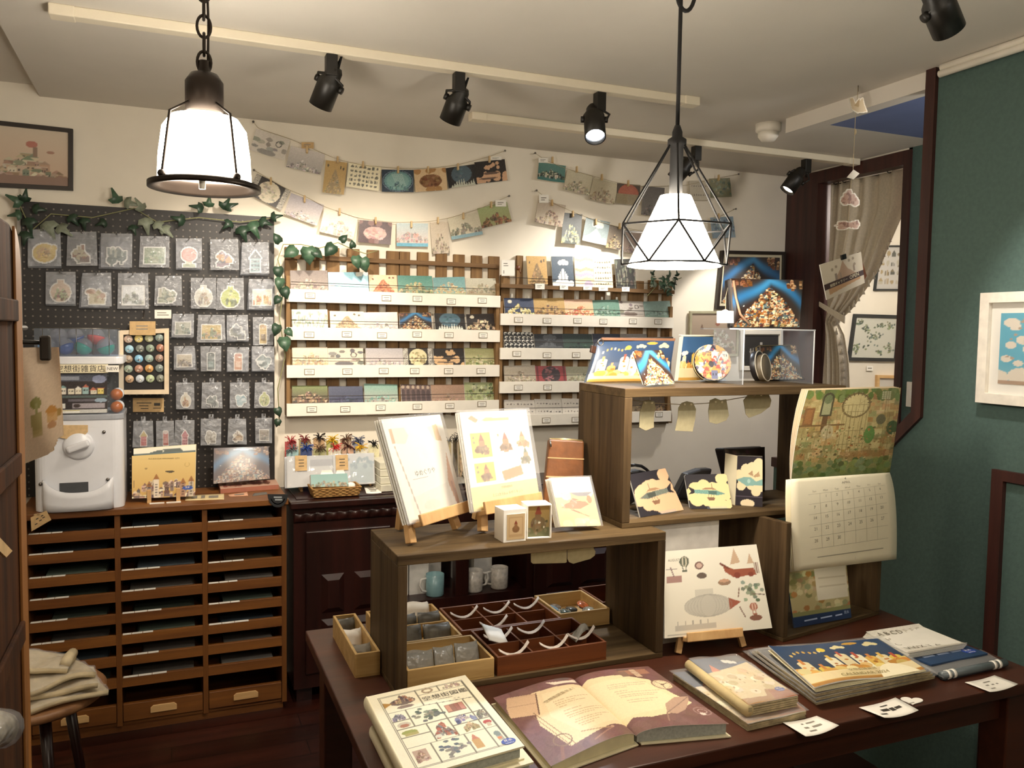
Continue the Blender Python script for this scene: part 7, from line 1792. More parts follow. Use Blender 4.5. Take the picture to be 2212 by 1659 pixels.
# round case
pl = (atz(*P10(1185, 962), ZU+.004), lean(0, 0, 16, -18)[1])
c = on(*P10(1185, 800), *pl); n = pl[1]/np.linalg.norm(pl[1])
u = np.cross((0, 0, 1), n); u /= np.linalg.norm(u); v = np.cross(n, u)
rad = np.linalg.norm(on(*P10(1340, 800), *pl)-on(*P10(1030, 800), *pl))/2
t = thing('round_case', 'round zipped case with a bright town print on the upper box', 'case', c-v*rad)
a = hero(64, 64, 41, 1.25, 220); a.A[:] = srgb('c89a60'); town(a, 0, 1, .0, .95, ['e8d09c', 'd8984a', 'b85a34', 'e8dcc0', '5a5a7c', 'd0a870', 'c8803c', 'c8703c'], 17, 110, .13, ['c84a34', 'e8a040', '4a4a6a', 'f4e8d0'], 4); a.ell(.45, .45, .07, .09, '26202a'); X_, Y_ = np.meshgrid(a.X, a.Y); a.M = (X_-.5)**2+(Y_-.5)**2 < .245
MB().art(Quad(c-u*rad-v*rad+n*.0012, c+u*rad-v*rad+n*.0012, c+u*rad+v*rad+n*.0012, c-u*rad+v*rad+n*.0012), a, .001).build('printed_face', GLOSS, t)
MB().lathe([(0, -.024), (rad*.97, -.024), (rad*1.01, -.02), (rad*1.01, -.003), (rad*.985, .0008), (0, .0008)], c, n, 48).build('body', BLKL, t)
MB().tube([c-n*.011+(u*math.cos(w)+v*math.sin(w))*rad*1.012 for w in np.linspace(0, 6.28, 48, endpoint=False)], .002, 6, closed=True).build('zip', plain('brass_zip', 'a89468', .4, .6), t)
def acr(label, q, n, w=.3):
    st = thing('acrylic_stand', label, 'acrylic stand', q(.5, 0))
    MB().obox(q(.5, .02)+n*.005, q.u()*w, q.v()*.035, n*.001).obox(q(.5, -.01)-n*.02, q.u()*w*1.1, n*.03, (0, 0, .001)).obox(q(.5, .3)-n*.028, q.u()*w, q.v()*.3, n*.001).build('holder', ACRYL, st)
qq = Quad(c-u*rad-v*rad, c+u*rad-v*rad, c+u*rad+v*rad, c-u*rad+v*rad); acr('clear acrylic stand under the round case', qq, n)
# two black round cases seen edge-on, and the square zip case
for k, (cx_, cy_, rr_) in enumerate(((1545, 790, 150), (1590, 815, 125))):
    pl = (on(*P10(1500, 955), (0, 1.80-k*.03, 0), (0, 1, 0)), np.array([.5, -.84, .16]))
    c = on(*P10(cx_, cy_), *pl); n = pl[1]/np.linalg.norm(pl[1]); rad = .041-.004*k
    c[2] = ZU+.004+rad*.98
    t = thing('round_case', ['larger black round case standing behind the square zip case', 'smaller black round case standing close behind the square zip case'][k], 'case', (c[0], c[1], ZU))
    MB().lathe([(0, 0), (rad*.96, 0), (rad, .003), (rad, .014), (rad*.96, .017), (0, .017)], c, n, 44).build('body', [BLKL, plain('olive_leather', '5a5040', .5)][k], t)
    uu = np.cross((0, 0, 1), n); uu /= np.linalg.norm(uu); vv = np.cross(n, uu)
    MB().tube([c+n*.0165+(uu*math.cos(w)+vv*math.sin(w))*rad*.985 for w in np.linspace(0, 6.28, 40, endpoint=False)], .0016, 6, closed=True).build('piping', plain('silver_piping', 'b0a898', .4), t)
pl = base_plane(P10(1600, 955), P10(1945, 948), ZU+.003, 12)
q = quad(pl, P10(1592, 662), P10(1900, 655), P10(1946, 944), P10(1602, 950)); n = q.n()
t = thing('zip_case', 'square black zip case with a blue and orange print, on the upper box', 'case', q(.5, 0))
puffy(q, hero(84, 70, 51, 1.1, 200), 'printed_front', [GLOSS], t, .006, .004)
MB().prism([q(-.02, -.01)-n*.006, q(1.01, -.01)-n*.006, q(1.01, 1.01)-n*.006, q(-.02, 1.01)-n*.006], -n*.022).build('body', BLKL, t, bevel=.005)
MB().tube([q(-.02, .02)-n*.014, q(-.02, .98)-n*.014, q(.05, 1.02)-n*.014, q(.95, 1.02)-n*.014], .0025, 6).build('zip', plain('brass_zip', 'a89468', .4, .6), t)
acr('clear acrylic stand under the square zip case', q, n, .18)
MB().tube([q(.87, .03)+n*.002, q(.9, -.02)+n*.012, q(.96, -.02)+n*.014, q(.99, .04)+n*.004], .0016, 6).build('wrist_cord', BLACKM, t)
# clear riser with the big pouch
zr = aty(1700, 711, 1.77)[2]
xl, xr = aty(1600, 711, 1.77)[0], aty(1764, 712, 1.75)[0]
t = thing('clear_riser', 'clear acrylic riser carrying the big printed pouch', 'riser', ((xl+xr)/2, 1.81, ZU))
MB().box(xl-.045, 1.755, zr-.004, xr, 1.885, zr).build('shelf', ACRYL, t)
MB().box(xl, 1.755, ZU, xl+.003, 1.885, zr-.004).build('leg', ACRYL, t); MB().box(xr-.004, 1.755, ZU, xr-.001, 1.885, zr-.004).build('leg', ACRYL, t)
MB().tube([(xl-.045, 1.755, zr-.002), (xr, 1.755, zr-.002)], .0022, 6).tube([(xl, 1.755, ZU+.001), (xl, 1.755, zr)], .0016, 6).tube([(xr-.002, 1.755, ZU+.001), (xr-.002, 1.755, zr)], .0018, 6).build('polished_edge', clear('acrylic_edge', 'ffffff', .6, .1, 0, 1, .9), t)
pl = base_plane(P10(1365, 500), P10(1925, 500), zr, 10); pl = (np.array([1.6, 1.79, zr]), np.array([0.06, -math.cos(R(10)), math.sin(R(10))]))
q = quad(pl, P10(1340, 85), P10(1955, 98), P10(1925, 500), P10(1365, 500)); n = q.n()
t = thing('zip_pouch', 'large dark pouch with a blue river above an orange town, on the riser', 'pouch', q(.5, 0))
puffy(q, hero(120, 82, 61, 1.1, 300), 'printed_front', [GLOSS], t, .006, .01)
MB().prism([q(-.015, 0)-n*.006, q(1.01, 0)-n*.006, q(1.01, 1.005)-n*.006, q(-.015, 1.005)-n*.006], -n*.018).build('body', BLKL, t, bevel=.004)
MB().tube([q(.02, .95)+n*.003, q(.03, .6)+n*.006, q(.07, .25)+n*.008, q(.2, .04)+n*.008], .0032, 6).build('leather_strap', plain('pale_strap', 'b89478', .5), t)
q = wallq(1.74, 1549, 669, 1585, 698); m = MB().prism([q(0, 0), q(1, 0), q(1, .9), q(.7, .92), q(.5, 1.06), q(.3, .92), q(0, .9)], (0, .001, 0))
t = thing('price_tag', 'white price tag hanging on a string from the big pouch', 'price tag', q(.5, 0)); m.build('card', PAPER, t)
MB().tube([q(.5, 1), aty(1568, 640, 1.745), aty(1572, 622, 1.77)], .0008, 5).build('string', STRING, t)

# ------------------------------------------------------------------ goods inside the upper box
Z11 = (1240, 820, 0, 0, 520/2212)
P11 = lambda x, y: zp(Z11, x, y)
ZI = ZB1+.0127
pl = base_plane(P11(600, 1272), P11(1008, 1200), ZI, 22)
q = quad(pl, P11(505, 872), P11(838, 815), P11(1008, 1197), P11(610, 1267))
t = thing('square_card', 'peach cloud-and-fish tile leaning at the left inside the upper box', 'tile', q(.5, 0), 'cloud tiles in the upper box')
MB().art(q, whale(84, 84, 3, False, '6a7268', 'e8b88c'), .004).build('tile', PRINT, t)
acr('clear stand under the peach cloud tile', q.sub(.3, 0, .9, 1), q.n(), .3)
pl = base_plane(P11(1065, 1190), P11(1455, 1185), ZI, 18)
q = quad(pl, P11(1012, 872), P11(1400, 866), P11(1456, 1182), P11(1066, 1188))
a = whale(84, 76, 5, True, '6a9a90', 'f2d898'); X_, Y_ = np.meshgrid(a.X, a.Y); a.M = np.ones((76, 84), bool)
for (cx_, cy_) in ((0, 0), (1, 0), (1, 1), (0, 1)): a.M &= ~((abs(X_-cx_) < .07) & (abs(Y_-cy_) < .075) & (((abs(X_-cx_)-.07)/.07)**2+((abs(Y_-cy_)-.075)/.075)**2 > 1))
t = thing('square_card', 'cream cloud tile with rounded corners and a teal fish, inside the upper box', 'tile', q(.5, 0), 'cloud tiles in the upper box')
MB().art(q, a, .004).build('tile', GLOSS, t)
acr('clear stand under the rounded cloud tile', q.sub(.3, 0, .95, 1), q.n(), .35)
pl = base_plane(P11(1480, 1155), P11(1730, 1172), ZI, 4)
q = quad(pl, P11(1502, 700), P11(1732, 706), P11(1732, 1172), P11(1480, 1155)); n = q.n()
t = thing('phone_case', 'dark phone case with a cream cloud and a teal fish head, in the upper box', 'phone case', q(.5, 0))
a = Art(50, 90, '2b2730'); clouds(a, [(.1, .62, 1.3), (.35, .74, 1.3), (.6, .76, 1.5), (.85, .84, 1.5), (1, .7, 1.5), (.3, .5, 1.6), (.6, .45, 1.6), (.9, .42, 1.6), (.75, .3, 1.2), (.2, .4, 1.2), (.5, .6, 2.2), (.85, .6, 2.0)], 'f0dcae', .14)
a.poly([(.02, .52), (.3, .58), (.55, .58), (.75, .5), (1, .55), (1, .42), (.7, .42), (.4, .4)], '7fb0aa'); a.ell(.48, .5, .06, .04, 'a8ccc4'); a.poly([(.45, .64), (.6, .72), (.65, .6), (.85, .7), (.9, .6), (.7, .58)], 'b8946c'); a.ell(.45, .06, .26, .08, 'ecd8b0'); a.rect(0, .19, 1, .2, '6a6070'); a.rect(0, .0, 1, .015, '1a1618')
MB().art(q, a, .012, 0, (.55, .5, .42)).build('back_shell', GLOSS, t)
MB().prism([q(0, 0)-n*.001, q(0, 1)-n*.001, q(-.2, 1.02)+np.array([0, .03, 0]), q(-.18, .02)+np.array([0, .03, 0])], (0, .0015, 0)).build('flap', CREAM, t)
q = quad(base_plane(P11(1700, 1090), P11(1990, 1035), ZI, 6), P11(1490, 655), P11(1850, 638), P11(1850, 1055), P11(1600, 1095)); n = q.n()
t = thing('fabric_bag', 'dark patterned bag standing behind the phone case in the upper box', 'bag', q(.5, 0))
a = Art(60, 56, '3a322e'); r = random.Random(9)
for _ in range(40): a.ell(r.random(), r.uniform(.1, .95), .05, .05, jit('4a3f38', r, .05))
clouds(a, [(.1, .1, 1.4), (.3, .2, 1.5), (.5, .08, 1.3), (.2, .4, 1)], '52483f', .1)
q = Quad(q(0, 0)+np.array([0, .045, 0]), q(1, 0)+np.array([0, .045, 0]), q(1, 1)+np.array([0, .045, 0]), q(0, 1)+np.array([0, .045, 0]))
puffy(q, a, 'printed_front', [PRINT], t, .006, .012); MB().prism([q(0, 0)-n*.006, q(1, 0)-n*.006, q(1, 1.015)-n*.006, q(0, 1.01)-n*.006], -n*.035).build('body', BLKL, t, bevel=.006)
for k, (P, lb) in enumerate((([(920, 1110), (1040, 870), (1165, 825), (1275, 820), (1200, 1110)], 'black folded pouch behind the rounded cloud tile'), ([(515, 840), (600, 830), (700, 850), (720, 1000), (515, 1150)], 'black pouch with a round handle behind the peach cloud tile'))):
    Yb = 1.86
    V = [aty(*P11(*p), Yb) for p in P]; zlo = min(v[2] for v in V); V = [v+np.array([0, 0, (ZI-zlo)*(1-(v[2]-zlo)/.12)]) if v[2]-zlo < .12 else v for v in V]
    t = thing('black_pouch', lb, 'pouch', (V[0][0], Yb, ZI)); MB().prism(V, (0, .03, 0)).build('body', BLKL, t, bevel=.005)
    if k: MB().tube([aty(*P11(x, y), Yb-.005) for x, y in ((515, 790), (560, 785), (620, 795), (665, 825), (690, 850))], .004, 8).build('handle', BLKL, t)
Ys = 1.735
sp = [aty(*P11(x, y), Ys) for x, y in ((528, 187), (700, 213), (1000, 230), (1220, 218), (1340, 200), (1500, 172), (1640, 150), (1840, 118))]
tag(MB().tube(sp, .0011, 6).build('hanging_string', STRING), 'string with four paper shapes under the upper box top', 'string')
SHP = [([(640, 195), (690, 183), (738, 200), (752, 260), (735, 330), (735, 440), (660, 470), (600, 440), (605, 300), (625, 240)], 'bottle-shaped beige paper shape, first on the string in the upper box', 685, 212),
       ([(990, 215), (1040, 198), (1095, 212), (1122, 270), (1115, 360), (1090, 478), (930, 470), (955, 350), (960, 260)], 'tall round-topped beige paper shape, second on the string in the upper box', 1045, 228),
       ([(1250, 190), (1300, 170), (1350, 190), (1400, 180), (1412, 250), (1425, 330), (1400, 375), (1310, 410), (1245, 390), (1235, 290)], 'wavy-topped beige paper shape, third on the string in the upper box', 1330, 205),
       ([(1600, 140), (1720, 118), (1790, 135), (1815, 190), (1800, 250), (1720, 310), (1610, 352), (1580, 320), (1558, 190)], 'loaf-shaped beige paper shape, fourth on the string in the upper box', 1690, 140)]
for P, lb, px_, py_ in SHP:
    V = [aty(*P11(*p), Ys-.004) for p in P]; t = thing('hanging_shape', lb, 'paper shape', V[0], 'paper shapes on the string')
    MB().prism(V, (0, .002, 0)).build('shape', FEL, t, bevel=.0005)
    for d in (-30, 30): MB().ball(tuple(aty(*P11(px_+d, py_), Ys-.005)), .0032, seg=10).build('bead', CREAM, t)

# ------------------------------------------------------------------ calendars
Z12 = (1420, 820, 0, 0, 540/1545)
P12 = lambda x, y: zp(Z12, x, y)
def wplane(P, Y): return aty(*P, Y)
tl, tr2 = wplane(P12(932, 66), 1.672), wplane(P12(1505, 50), 1.672)
ml, mr = wplane(P12(828, 614), 1.625), wplane(P12(1436, 574), 1.625)
bl, br = wplane(P12(846, 1186), 1.64), wplane(P12(1478, 1110), 1.64)
t = thing('wall_calendar', 'large hanging calendar opened at April with a garden picture above', 'calendar', (ml+mr)/2)
class Bz:
    flat = False
    def __init__(s, a, b, c): s.a, s.b, s.c = a, b, c
    def grid(s, u, v):
        u = u[:, None]; v = v[:, None]
        L = lambda p: np.asarray(p[0])*(1-u)+np.asarray(p[1])*u
        return L(s.a)*(1-v)**2+2*L(s.b)*v*(1-v)+L(s.c)*v*v
    def __call__(s, u, v): return s.grid(np.array([u]), np.array([v]))[0]
top = Bz((ml, mr), (wplane(P12(848, 330), 1.61), wplane(P12(1482, 300), 1.61)), (tl, tr2))
a = Art(170, 160, 'a8935a'); r = random.Random(14); a.grad(0, '7a8a4a', .15, 'a89a5c'); a.grad(.15, 'a89a5c', 1, 'b8a060')
for _ in range(260):
    x_, y_ = r.random(), r.uniform(.18, .95); w_ = r.uniform(.01, .05); a.rect(x_-w_, y_-w_*.8, x_+w_, y_+w_*.8, jit(r.choice(['c8b070', 'b08a4a', '9a8448', 'c49a58', 'd0bc80', 'a0703c', '8a8a50']), r, .05), .75)
for _ in range(60): x_ = r.random(); a.ell(x_, r.uniform(.88, 1.0), .03, .05, jit('6a7a34', r, .06))
for _ in range(90): a.ell(r.random(), r.uniform(.02, .18), .03, .03, jit(r.choice(['6a7a3a', '8a944a', '7f8f58']), r, .05))
a.rect(.4, .3, .68, .84, 'c0ac6c'); a.ell(.54, .8, .14, .14, 'c8b678'); a.ring(.54, .8, .15, .15, .02, '7a6434'); 
for k in range(7): a.rect(.42+k*.04, .25, .425+k*.04, .8, '8a7a44')
for yv in (.8, .72, .5, .35): a.rect(.4, yv, .68, yv+.008, '8a7a44')
for k in range(9): w = .2+k*.34; a.line(.54+.12*math.cos(w), .8+.12*math.sin(w), .54+.16*math.cos(w), .8+.16*math.sin(w), .005, '5a4a28')
a.rect(.18, .68, .3, .88, '4a4428'); a.ell(.24, .88, .06, .08, '4a4428'); a.rect(.2, .7, .28, .88, 'a0a070'); a.ell(.24, .88, .04, .055, '6a7448'); a.rect(.22, .5, .27, .68, '6a4a24')
a.rect(.03, .58, .13, .78, '8a5a2c'); a.rect(.05, .6, .11, .76, 'a06a34'); a.rect(.0, .57, .45, .59, '7a5a2c')
for k in range(4):
    for j in range(4): a.rect(.8+k*.025, .86+j*.025, .82+k*.025, .88+j*.025, 'c8c098')
a.ell(.72, .45, .055, .1, '5f8a3a'); a.ell(.29, .5, .06, .08, 'b8a878'); a.ell(.95, .52, .06, .08, '3f5a2c'); a.ell(.82, .62, .05, .06, '6a6440')
for _ in range(160): icon(a, r.uniform(.02, .98), r.uniform(.18, .55), r.uniform(.012, .03), ['8a6a34', 'a07a3c', '6a5a30', 'c8b070', '7a8a4a', 'b06a34', 'd8c890'], r)
for _ in range(40): x_ = r.random(); a.line(x_, r.uniform(.2, .9), x_+r.uniform(-.04, .04), r.uniform(.2, .9), .003, '7a6434', .5)
a.rect(.45, .2, 1, .27, 'a8743c', .5); a.A *= .86; a.grain(.02)
MB().art(top, a, .0012).build('picture_page', PRINT, t)
for g in range(1, 4):
    d = np.array([-.0035*g, .004*g, .001*g])
    MB().art(Bz((ml+d*.2, mr+d*.2), (top.b[0]+d, top.b[1]+d), (tl+d, tr2+d)), Art(6, 14, 'd8c098'), .0006).build('page_behind', PRINT, t)
pgb = (wplane(P12(818, 850), 1.606), wplane(P12(1490, 700), 1.606))
class PageS:
    flat = False
    def grid(s, u, v):
        Lc = lambda p, uu: np.asarray(p[0])*(1-uu)+np.asarray(p[1])*uu
        uu = u[:, None]; vv = v[:, None]
        return Lc((bl, br), uu)*(1-vv)**2+2*Lc(pgb, uu)*vv*(1-vv)+Lc((ml, mr), uu)*vv*vv
    def __call__(s, u, v): return s.grid(np.array([u]), np.array([v]))[0]
PG = PageS()
m = MB().sheet(PG, 14, 20, .0012)
def ontext(m, S, body, u, v, su, mat, align='C'):
    """letters wrapped on a curved sheet; su = letter height as a share of the sheet's height"""
    V, F, w = glyphs(body)
    W = np.linalg.norm(S(1, .5)-S(0, .5)); H = np.linalg.norm(S(.5, 1)-S(.5, 0)); k = su*H
    off = {'C': -w/2, 'L': 0}[align]
    n = np.cross(S(1, .5)-S(0, .5), S(.5, .9)-S(.5, .1)); n /= np.linalg.norm(n)
    m.add([S(u+(x+off)*k/W, v+y*su)+n*.0015 for x, y, _ in V], F, mat)
ontext(m, PG, '4', .525, .935, .055, 1); ontext(m, PG, 'APRIL', .53, .875, .048, 1)
XS = [.215+.107*k for k in range(7)]
for k, d in enumerate(('Sun', 'Mon', 'Tue', 'Wed', 'Thu', 'Fri', 'Sat')): ontext(m, PG, d, XS[k], .80, .036, 2)
for d in range(1, 31): ontext(m, PG, str(d), XS[d % 7], .72-.118*(d//7), .046, 1)
n = np.array([0, -1, 0])
for j in range(6):
    vv = .775-.118*j; m.add([PG(x, vv+e)+n*.0008 for e in (0, .0025) for x in np.linspace(.16, .91, 8)], [(i, i+1, i+9, i+8) for i in range(7)], 2)
for i in range(6):
    uu = XS[0]+.0535+.107*i; m.add([PG(uu+e, v)+n*.0008 for e in (0, .002) for v in np.linspace(.185, .775, 8)], [(k, k+8, k+9, k+1) for k in range(7)], 2)
m.add([PG(x, .10+e)+n*.0008 for e in (0, .008) for x in np.linspace(.22, .86, 8)], [(i, i+1, i+9, i+8) for i in range(7)], 2)
ontext(m, PG, 'J', .58, .05, .022, 1)
m.build('date_page', [plain('calendar_paper', 'e6dec4', .7, noise=.01), INKG, plain('pale_rule', 'a8a290', .7)], t)
for g in range(1, 4):
    d = np.array([-.003*g, .003*g, -.001*g])
    MB().sheet(lambda u, v, d=d: PG(u, v)+d, 6, 10, .0006).build('page_behind', CREAM, t)
# small easel calendar with airships
pl = base_plane((1436, 1380), (1668, 1357), ZT+.045, 16)
q = quad(pl, P12(40, 1062), P12(612, 1018), P12(710, 1535), P12(45, 1600))
a = Art(140, 130, 'e8e2d0'); r = random.Random(6)
def ballon(x, y, s, c1, c2):
    a.ell(x, y, s, s*1.2, c1); a.ell(x, y, s*.55, s*1.2, c2); a.ell(x, y, s*.2, s*1.2, c1); a.rect(x-s*.5, y-s*2.4, x+s*.5, y-s*1.9, c1); a.line(x-s*.4, y-s, x-s*.3, y-s*2, .004, c1); a.line(x+s*.4, y-s, x+s*.3, y-s*2, .004, c1)
ballon(.21, .86, .05, '5f6454', 'c8c0a8'); ballon(.855, .27, .04, 'b06a50', 'e0b8a0')
a.ell(.36, .8, .045, .045, '7a5a50'); a.ell(.36, .8, .03, .03, 'c8a898'); a.ell(.38, .68, .05, .035, '6a5a50')
a.poly([(.6, .78), (.72, .72), (.92, .72), (.94, .64), (.7, .63), (.62, .7)], 'a0543c'); a.poly([(.68, .78), (.74, .97), (.79, .8)], 'c8a888'); a.poly([(.86, .78), (.9, .9), (.93, .78)], 'c8a888'); a.ell(.74, .65, .035, .035, '8a4030'); a.ell(.88, .65, .03, .03, '8a4030'); a.line(.58, .8, .66, .74, .012, '7a4030')
for k in range(3): a.line(.93+k*.02, .66, .93+k*.02, .78, .005, '8a6a5a')
a.ell(.6, .58, .065, .035, '9a7a60'); a.ell(.6, .6, .05, .02, 'c89a7a')
a.ell(.42, .33, .23, .13, 'b8b4a8', .7); a.poly([(.62, .4), (.74, .34), (.62, .26)], 'a85a44'); a.line(.72, .4, .74, .5, .006, '8a6a58'); a.line(.72, .28, .76, .16, .006, '8a6a58'); a.rect(.3, .44, .48, .52, 'c0bcae', .6)
for k in range(6): a.ring(.42-.0*k, .33, .23-.03*k, .13, .008, 'a8a498', .4)
for _ in range(24): a.ell(r.gauss(.86, .05), r.gauss(.47, .05), .02, .022, jit('7f8f74', r)); 
a.line(.86, .42, .98, .4, .006, '7a6a58'); a.ell(.86, .14, .06, .035, '8a5a48'); a.rect(.03, .62, .18, .7, 'a88078'); a.line(.07, .8, .1, .7, .006, '8a6a68'); a.line(.03, .78, .13, .78, .006, '8a7a78'); a.rect(.1, .07, .48, .13, 'b8b4a8', .8)
for k in range(5): a.rect(.12+k*.07, .13, .13+k*.07, .18, 'a8a498')
a.rect(.03, .025, .5, .035, 'a8a498', .7)
def exc(m, q): m.text('AUGUST', q(.1, .875), q.u(), q.v(), .04*np.linalg.norm(q.v()), 2)
t = thing('easel_calendar', 'August calendar sheet with drawn airships and balloons on a small easel', 'calendar', q(.5, 0))
m = MB().art(q, a, .006); exc(m, q); m.build('calendar_sheet', [PRINT, INK, INKG], t)
easel('small brown easel on the table holding the airship calendar', q, ZT, .022, .17, .68, (.18, .72), PALEV, .09, .010)
# calendar with a navy foot in the right box
Z13 = (1660, 1080, 0, 0, 552/2180)
P13 = lambda x, y: zp(Z13, x, y)
pl = base_plane(P13(225, 1092), P13(706, 1005), ZT+.014, 14)
q = quad(pl, P13(130, 470), P13(655, 440), P13(708, 1003), P13(222, 1092)); n = q.n()
t = thing('desk_calendar', 'garden-picture desk calendar with a navy foot inside the small right box', 'calendar', q(.5, 0))
a = Art(80, 90, 'b8a874'); r = random.Random(3)
for _ in range(120): x_, y_ = r.random(), r.uniform(.15, 1); a.ell(x_, y_, .05, .04, jit(r.choice(['c8b484', 'a8905a', '8a8a54', 'b0783c', 'd0c498', '9a9a6a']), r, .05))
a.rect(.45, .32, .98, .95, 'ddd4bc'); a.rect(.5, .5, .95, .52, 'c8bca0'); a.rect(.5, .62, .95, .64, 'c8bca0'); a.rect(.0, .14, 1, .2, '8a8a54'); a.rect(0, 0, 1, .145, '22345c')
m = MB().art(q, a, .004, 0, (.05, .08, .16)); W = np.linalg.norm(q.v())
for (u0, u1) in ((.18, .4), (.46, .66), (.72, .84)): m.prism([q(u0, .06)+n*.0004, q(u1, .065)+n*.0004, q(u1, .085)+n*.0004, q(u0, .08)+n*.0004], -n*.0003, 1)
m.text('見本', q(.92, .075), q.u(), q.v(), .05*W, 1)
m.build('sheet', [GLOSS, plain('pale_blue_ink', 'a8b8d8', .6)], t)
MB().obox(q(.5, 0)-n*.05+np.array([0, 0, 0.001]), q.u()*.5, np.array([n[0], n[1], 0])*.045, (0, 0, .001)).build('foot', NAVY, t)

# ------------------------------------------------------------------ books along the table front
SAMP = plain('sample_blue', '2a4aa8', .4)
def oval(m, S, u, v, ru, rv, mat, wm, txt=True):
    n = np.cross(S(u+.02, v)-S(u, v), S(u, v+.02)-S(u, v)); n /= np.linalg.norm(n)
    P = [S(u+ru*math.cos(w), v+rv*math.sin(w))+n*.0006 for w in np.linspace(0, 6.283, 28, endpoint=False)]
    m.add(P, [tuple(range(28))], mat)
    a = S(u+.01, v)-S(u, v); b = S(u, v+.01)-S(u, v); H = np.linalg.norm(S(u, v+rv)-S(u, v-rv))
    m.text('見本', S(u, v-.02*0)+n*.0002, a, b, H*.42, wm, lift=.0006); m.text('SAMPLE', S(u, v-rv*.72)+n*.0002, a, b, H*.24, wm, lift=.0006)
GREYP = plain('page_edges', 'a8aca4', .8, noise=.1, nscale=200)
IVORY = plain('ivory_cover', 'efe6c4', .5, noise=.01)
def hardback(label, FL, FR, NR, z0, z1, top_art, group, extra=None, spine_dots=True):
    """FL, FR, NR: cover corners (far left, far right, near right) on the cover plane"""
    NL = FL+NR-FR; u = (FR-FL); v = (FL-NL); W = np.linalg.norm(u); H = np.linalg.norm(v); uh, vh = u/W, v/H; zz = np.array([0, 0, 1.0])
    t = thing('hardback_book', label, 'book', NL+u/2+v/2-zz*(z1-z0), group); th = .0028
    q = Quad(NL, NR, FR, FL)
    m = MB().art(q, top_art, .0004) if top_art is not None else MB().prism([q(0, 0), q(1, 0), q(1, 1), q(0, 1)], -zz*.0004, 1)
    m.prism([q(0, 0)-zz*.0005, q(1, 0)-zz*.0005, q(1, 1)-zz*.0005, q(0, 1)-zz*.0005], -zz*th, 1)
    if extra: extra(m, q)
    m.build('front_cover', [PRINT, IVORY, INK, SAMP, PAPER, INKG], t)
    b = [p-zz*(z1-z0)+zz*0 for p in (q(0, 0), q(1, 0), q(1, 1), q(0, 1))]
    MB().prism(b, zz*th).build('back_cover', IVORY, t)
    i = .006
    P = [q(.01, i/H*1.0), q(1-i/W, i/H), q(1-i/W, 1-i/H), q(.01, 1-i/H)]
    MB().prism([p-zz*(z1-z0-th) for p in P], zz*(z1-z0-2*th-.0006)).build('page_block', GREYP, t)
    h = (z1-z0)
    ms = MB()
    def SP(a_, b_):
        w = math.pi*a_; return q(0, b_)-zz*h/2+zz*h/2*math.cos(w)-uh*(.006*math.sin(w))
    ms.sheet(SP, 9, 6, .001)
    o = ms.build('spine', [IVORY, INKG], t)
    return q
z3 = ZT+.072
FL, FR, NR = atz(793, 1505, z3), atz(1005, 1458, z3), atz(1133, 1611, z3)
a = Art(150, 190, 'f0e8ca')
for x0, y0, x1, y1 in ((.08, .05, .93, .05), (.08, .95, .93, .95)): pass
L = '6a6450'
for e in (0, .012):
    a.line(.085+e, .06+e, .085+e, .94-e, .003, L); a.line(.925-e, .06+e, .925-e, .94-e, .003, L); a.line(.085+e, .06+e, .925-e, .06+e, .003, L); a.line(.085+e, .94-e, .925-e, .94-e, .003, L)
for x0, y0, x1, y1 in ((.44, .94, .44, .72), (.66, .94, .66, .86), (.44, .86, .925, .86), (.1, .72, .44, .72), (.26, .72, .26, .5), (.56, .72, .56, .28), (.44, .72, .925, .68), (.1, .6, .26, .6), (.1, .5, .92, .5), (.1, .4, .36, .4), (.36, .5, .36, .28), (.56, .4, .92, .4), (.1, .28, .92, .28), (.8, .68, .8, .06), (.3, .28, .3, .06), (.6, .28, .6, .06), (.36, .28, .36, .5)): a.line(x0, y0, x1, y1, .0036, '7a745c')
r = random.Random(2)
a.ell(.28, .83, .12, .045, '7a6a64'); a.poly([(.1, .86), (.18, .83), (.1, .79)], 'b8863a'); town(a, .2, .38, .83, .9, ['8a6a5c', 'a8704c', '6a5a5c', 'c8a88a'], 3, 30, .025); a.ell(.28, .76, .08, .02, '8a7468')
a.ring(.55, .9, .055, .035, .018, 'a08a6c'); town(a, .7, .88, .88, .93, ['b89a84', '9a8478', 'c8b49c'], 4, 20, .02)
for _ in range(40): a.ell(r.gauss(.42, .06), r.gauss(.6, .035), .022, .014, jit(r.choice(['6a7464', '5a6458', '8a8a74']), r, .05))
a.rect(.6, .56, .78, .66, '8a5a44'); 
for k in range(4): a.rect(.61+k*.042, .57, .645+k*.042, .65, jit('a8705a', r))
town(a, .12, .22, .62, .68, ['8a8490', '6a6a74', 'a8a0a0'], 6, 16, .03); a.ell(.18, .545, .06, .035, 'c8bca4'); a.ell(.18, .535, .04, .02, 'b07054'); a.ell(.19, .45, .07, .025, '9aa04a'); a.rect(.14, .41, .26, .44, 'b0a45c'); a.rect(.12, .12, .24, .24, 'b89a84'); town(a, .13, .23, .13, .22, ['9a7460', 'c8a890'], 9, 14, .025)
town(a, .38, .55, .32, .46, ['a8543c', '8a8a84', 'b8704a', '7a5a4c'], 7, 30, .03); town(a, .62, .78, .43, .49, ['5a5a8a', '7a7aa0', 'b8a8a0'], 8, 24, .03); town(a, .83, .91, .43, .49, ['7a7464', '9a9078'], 9, 14, .03)
for _ in range(26): a.ell(r.gauss(.45, .06), r.gauss(.17, .035), .022, .014, jit(r.choice(['5a6470', '6a7478', '8a8478']), r, .05))
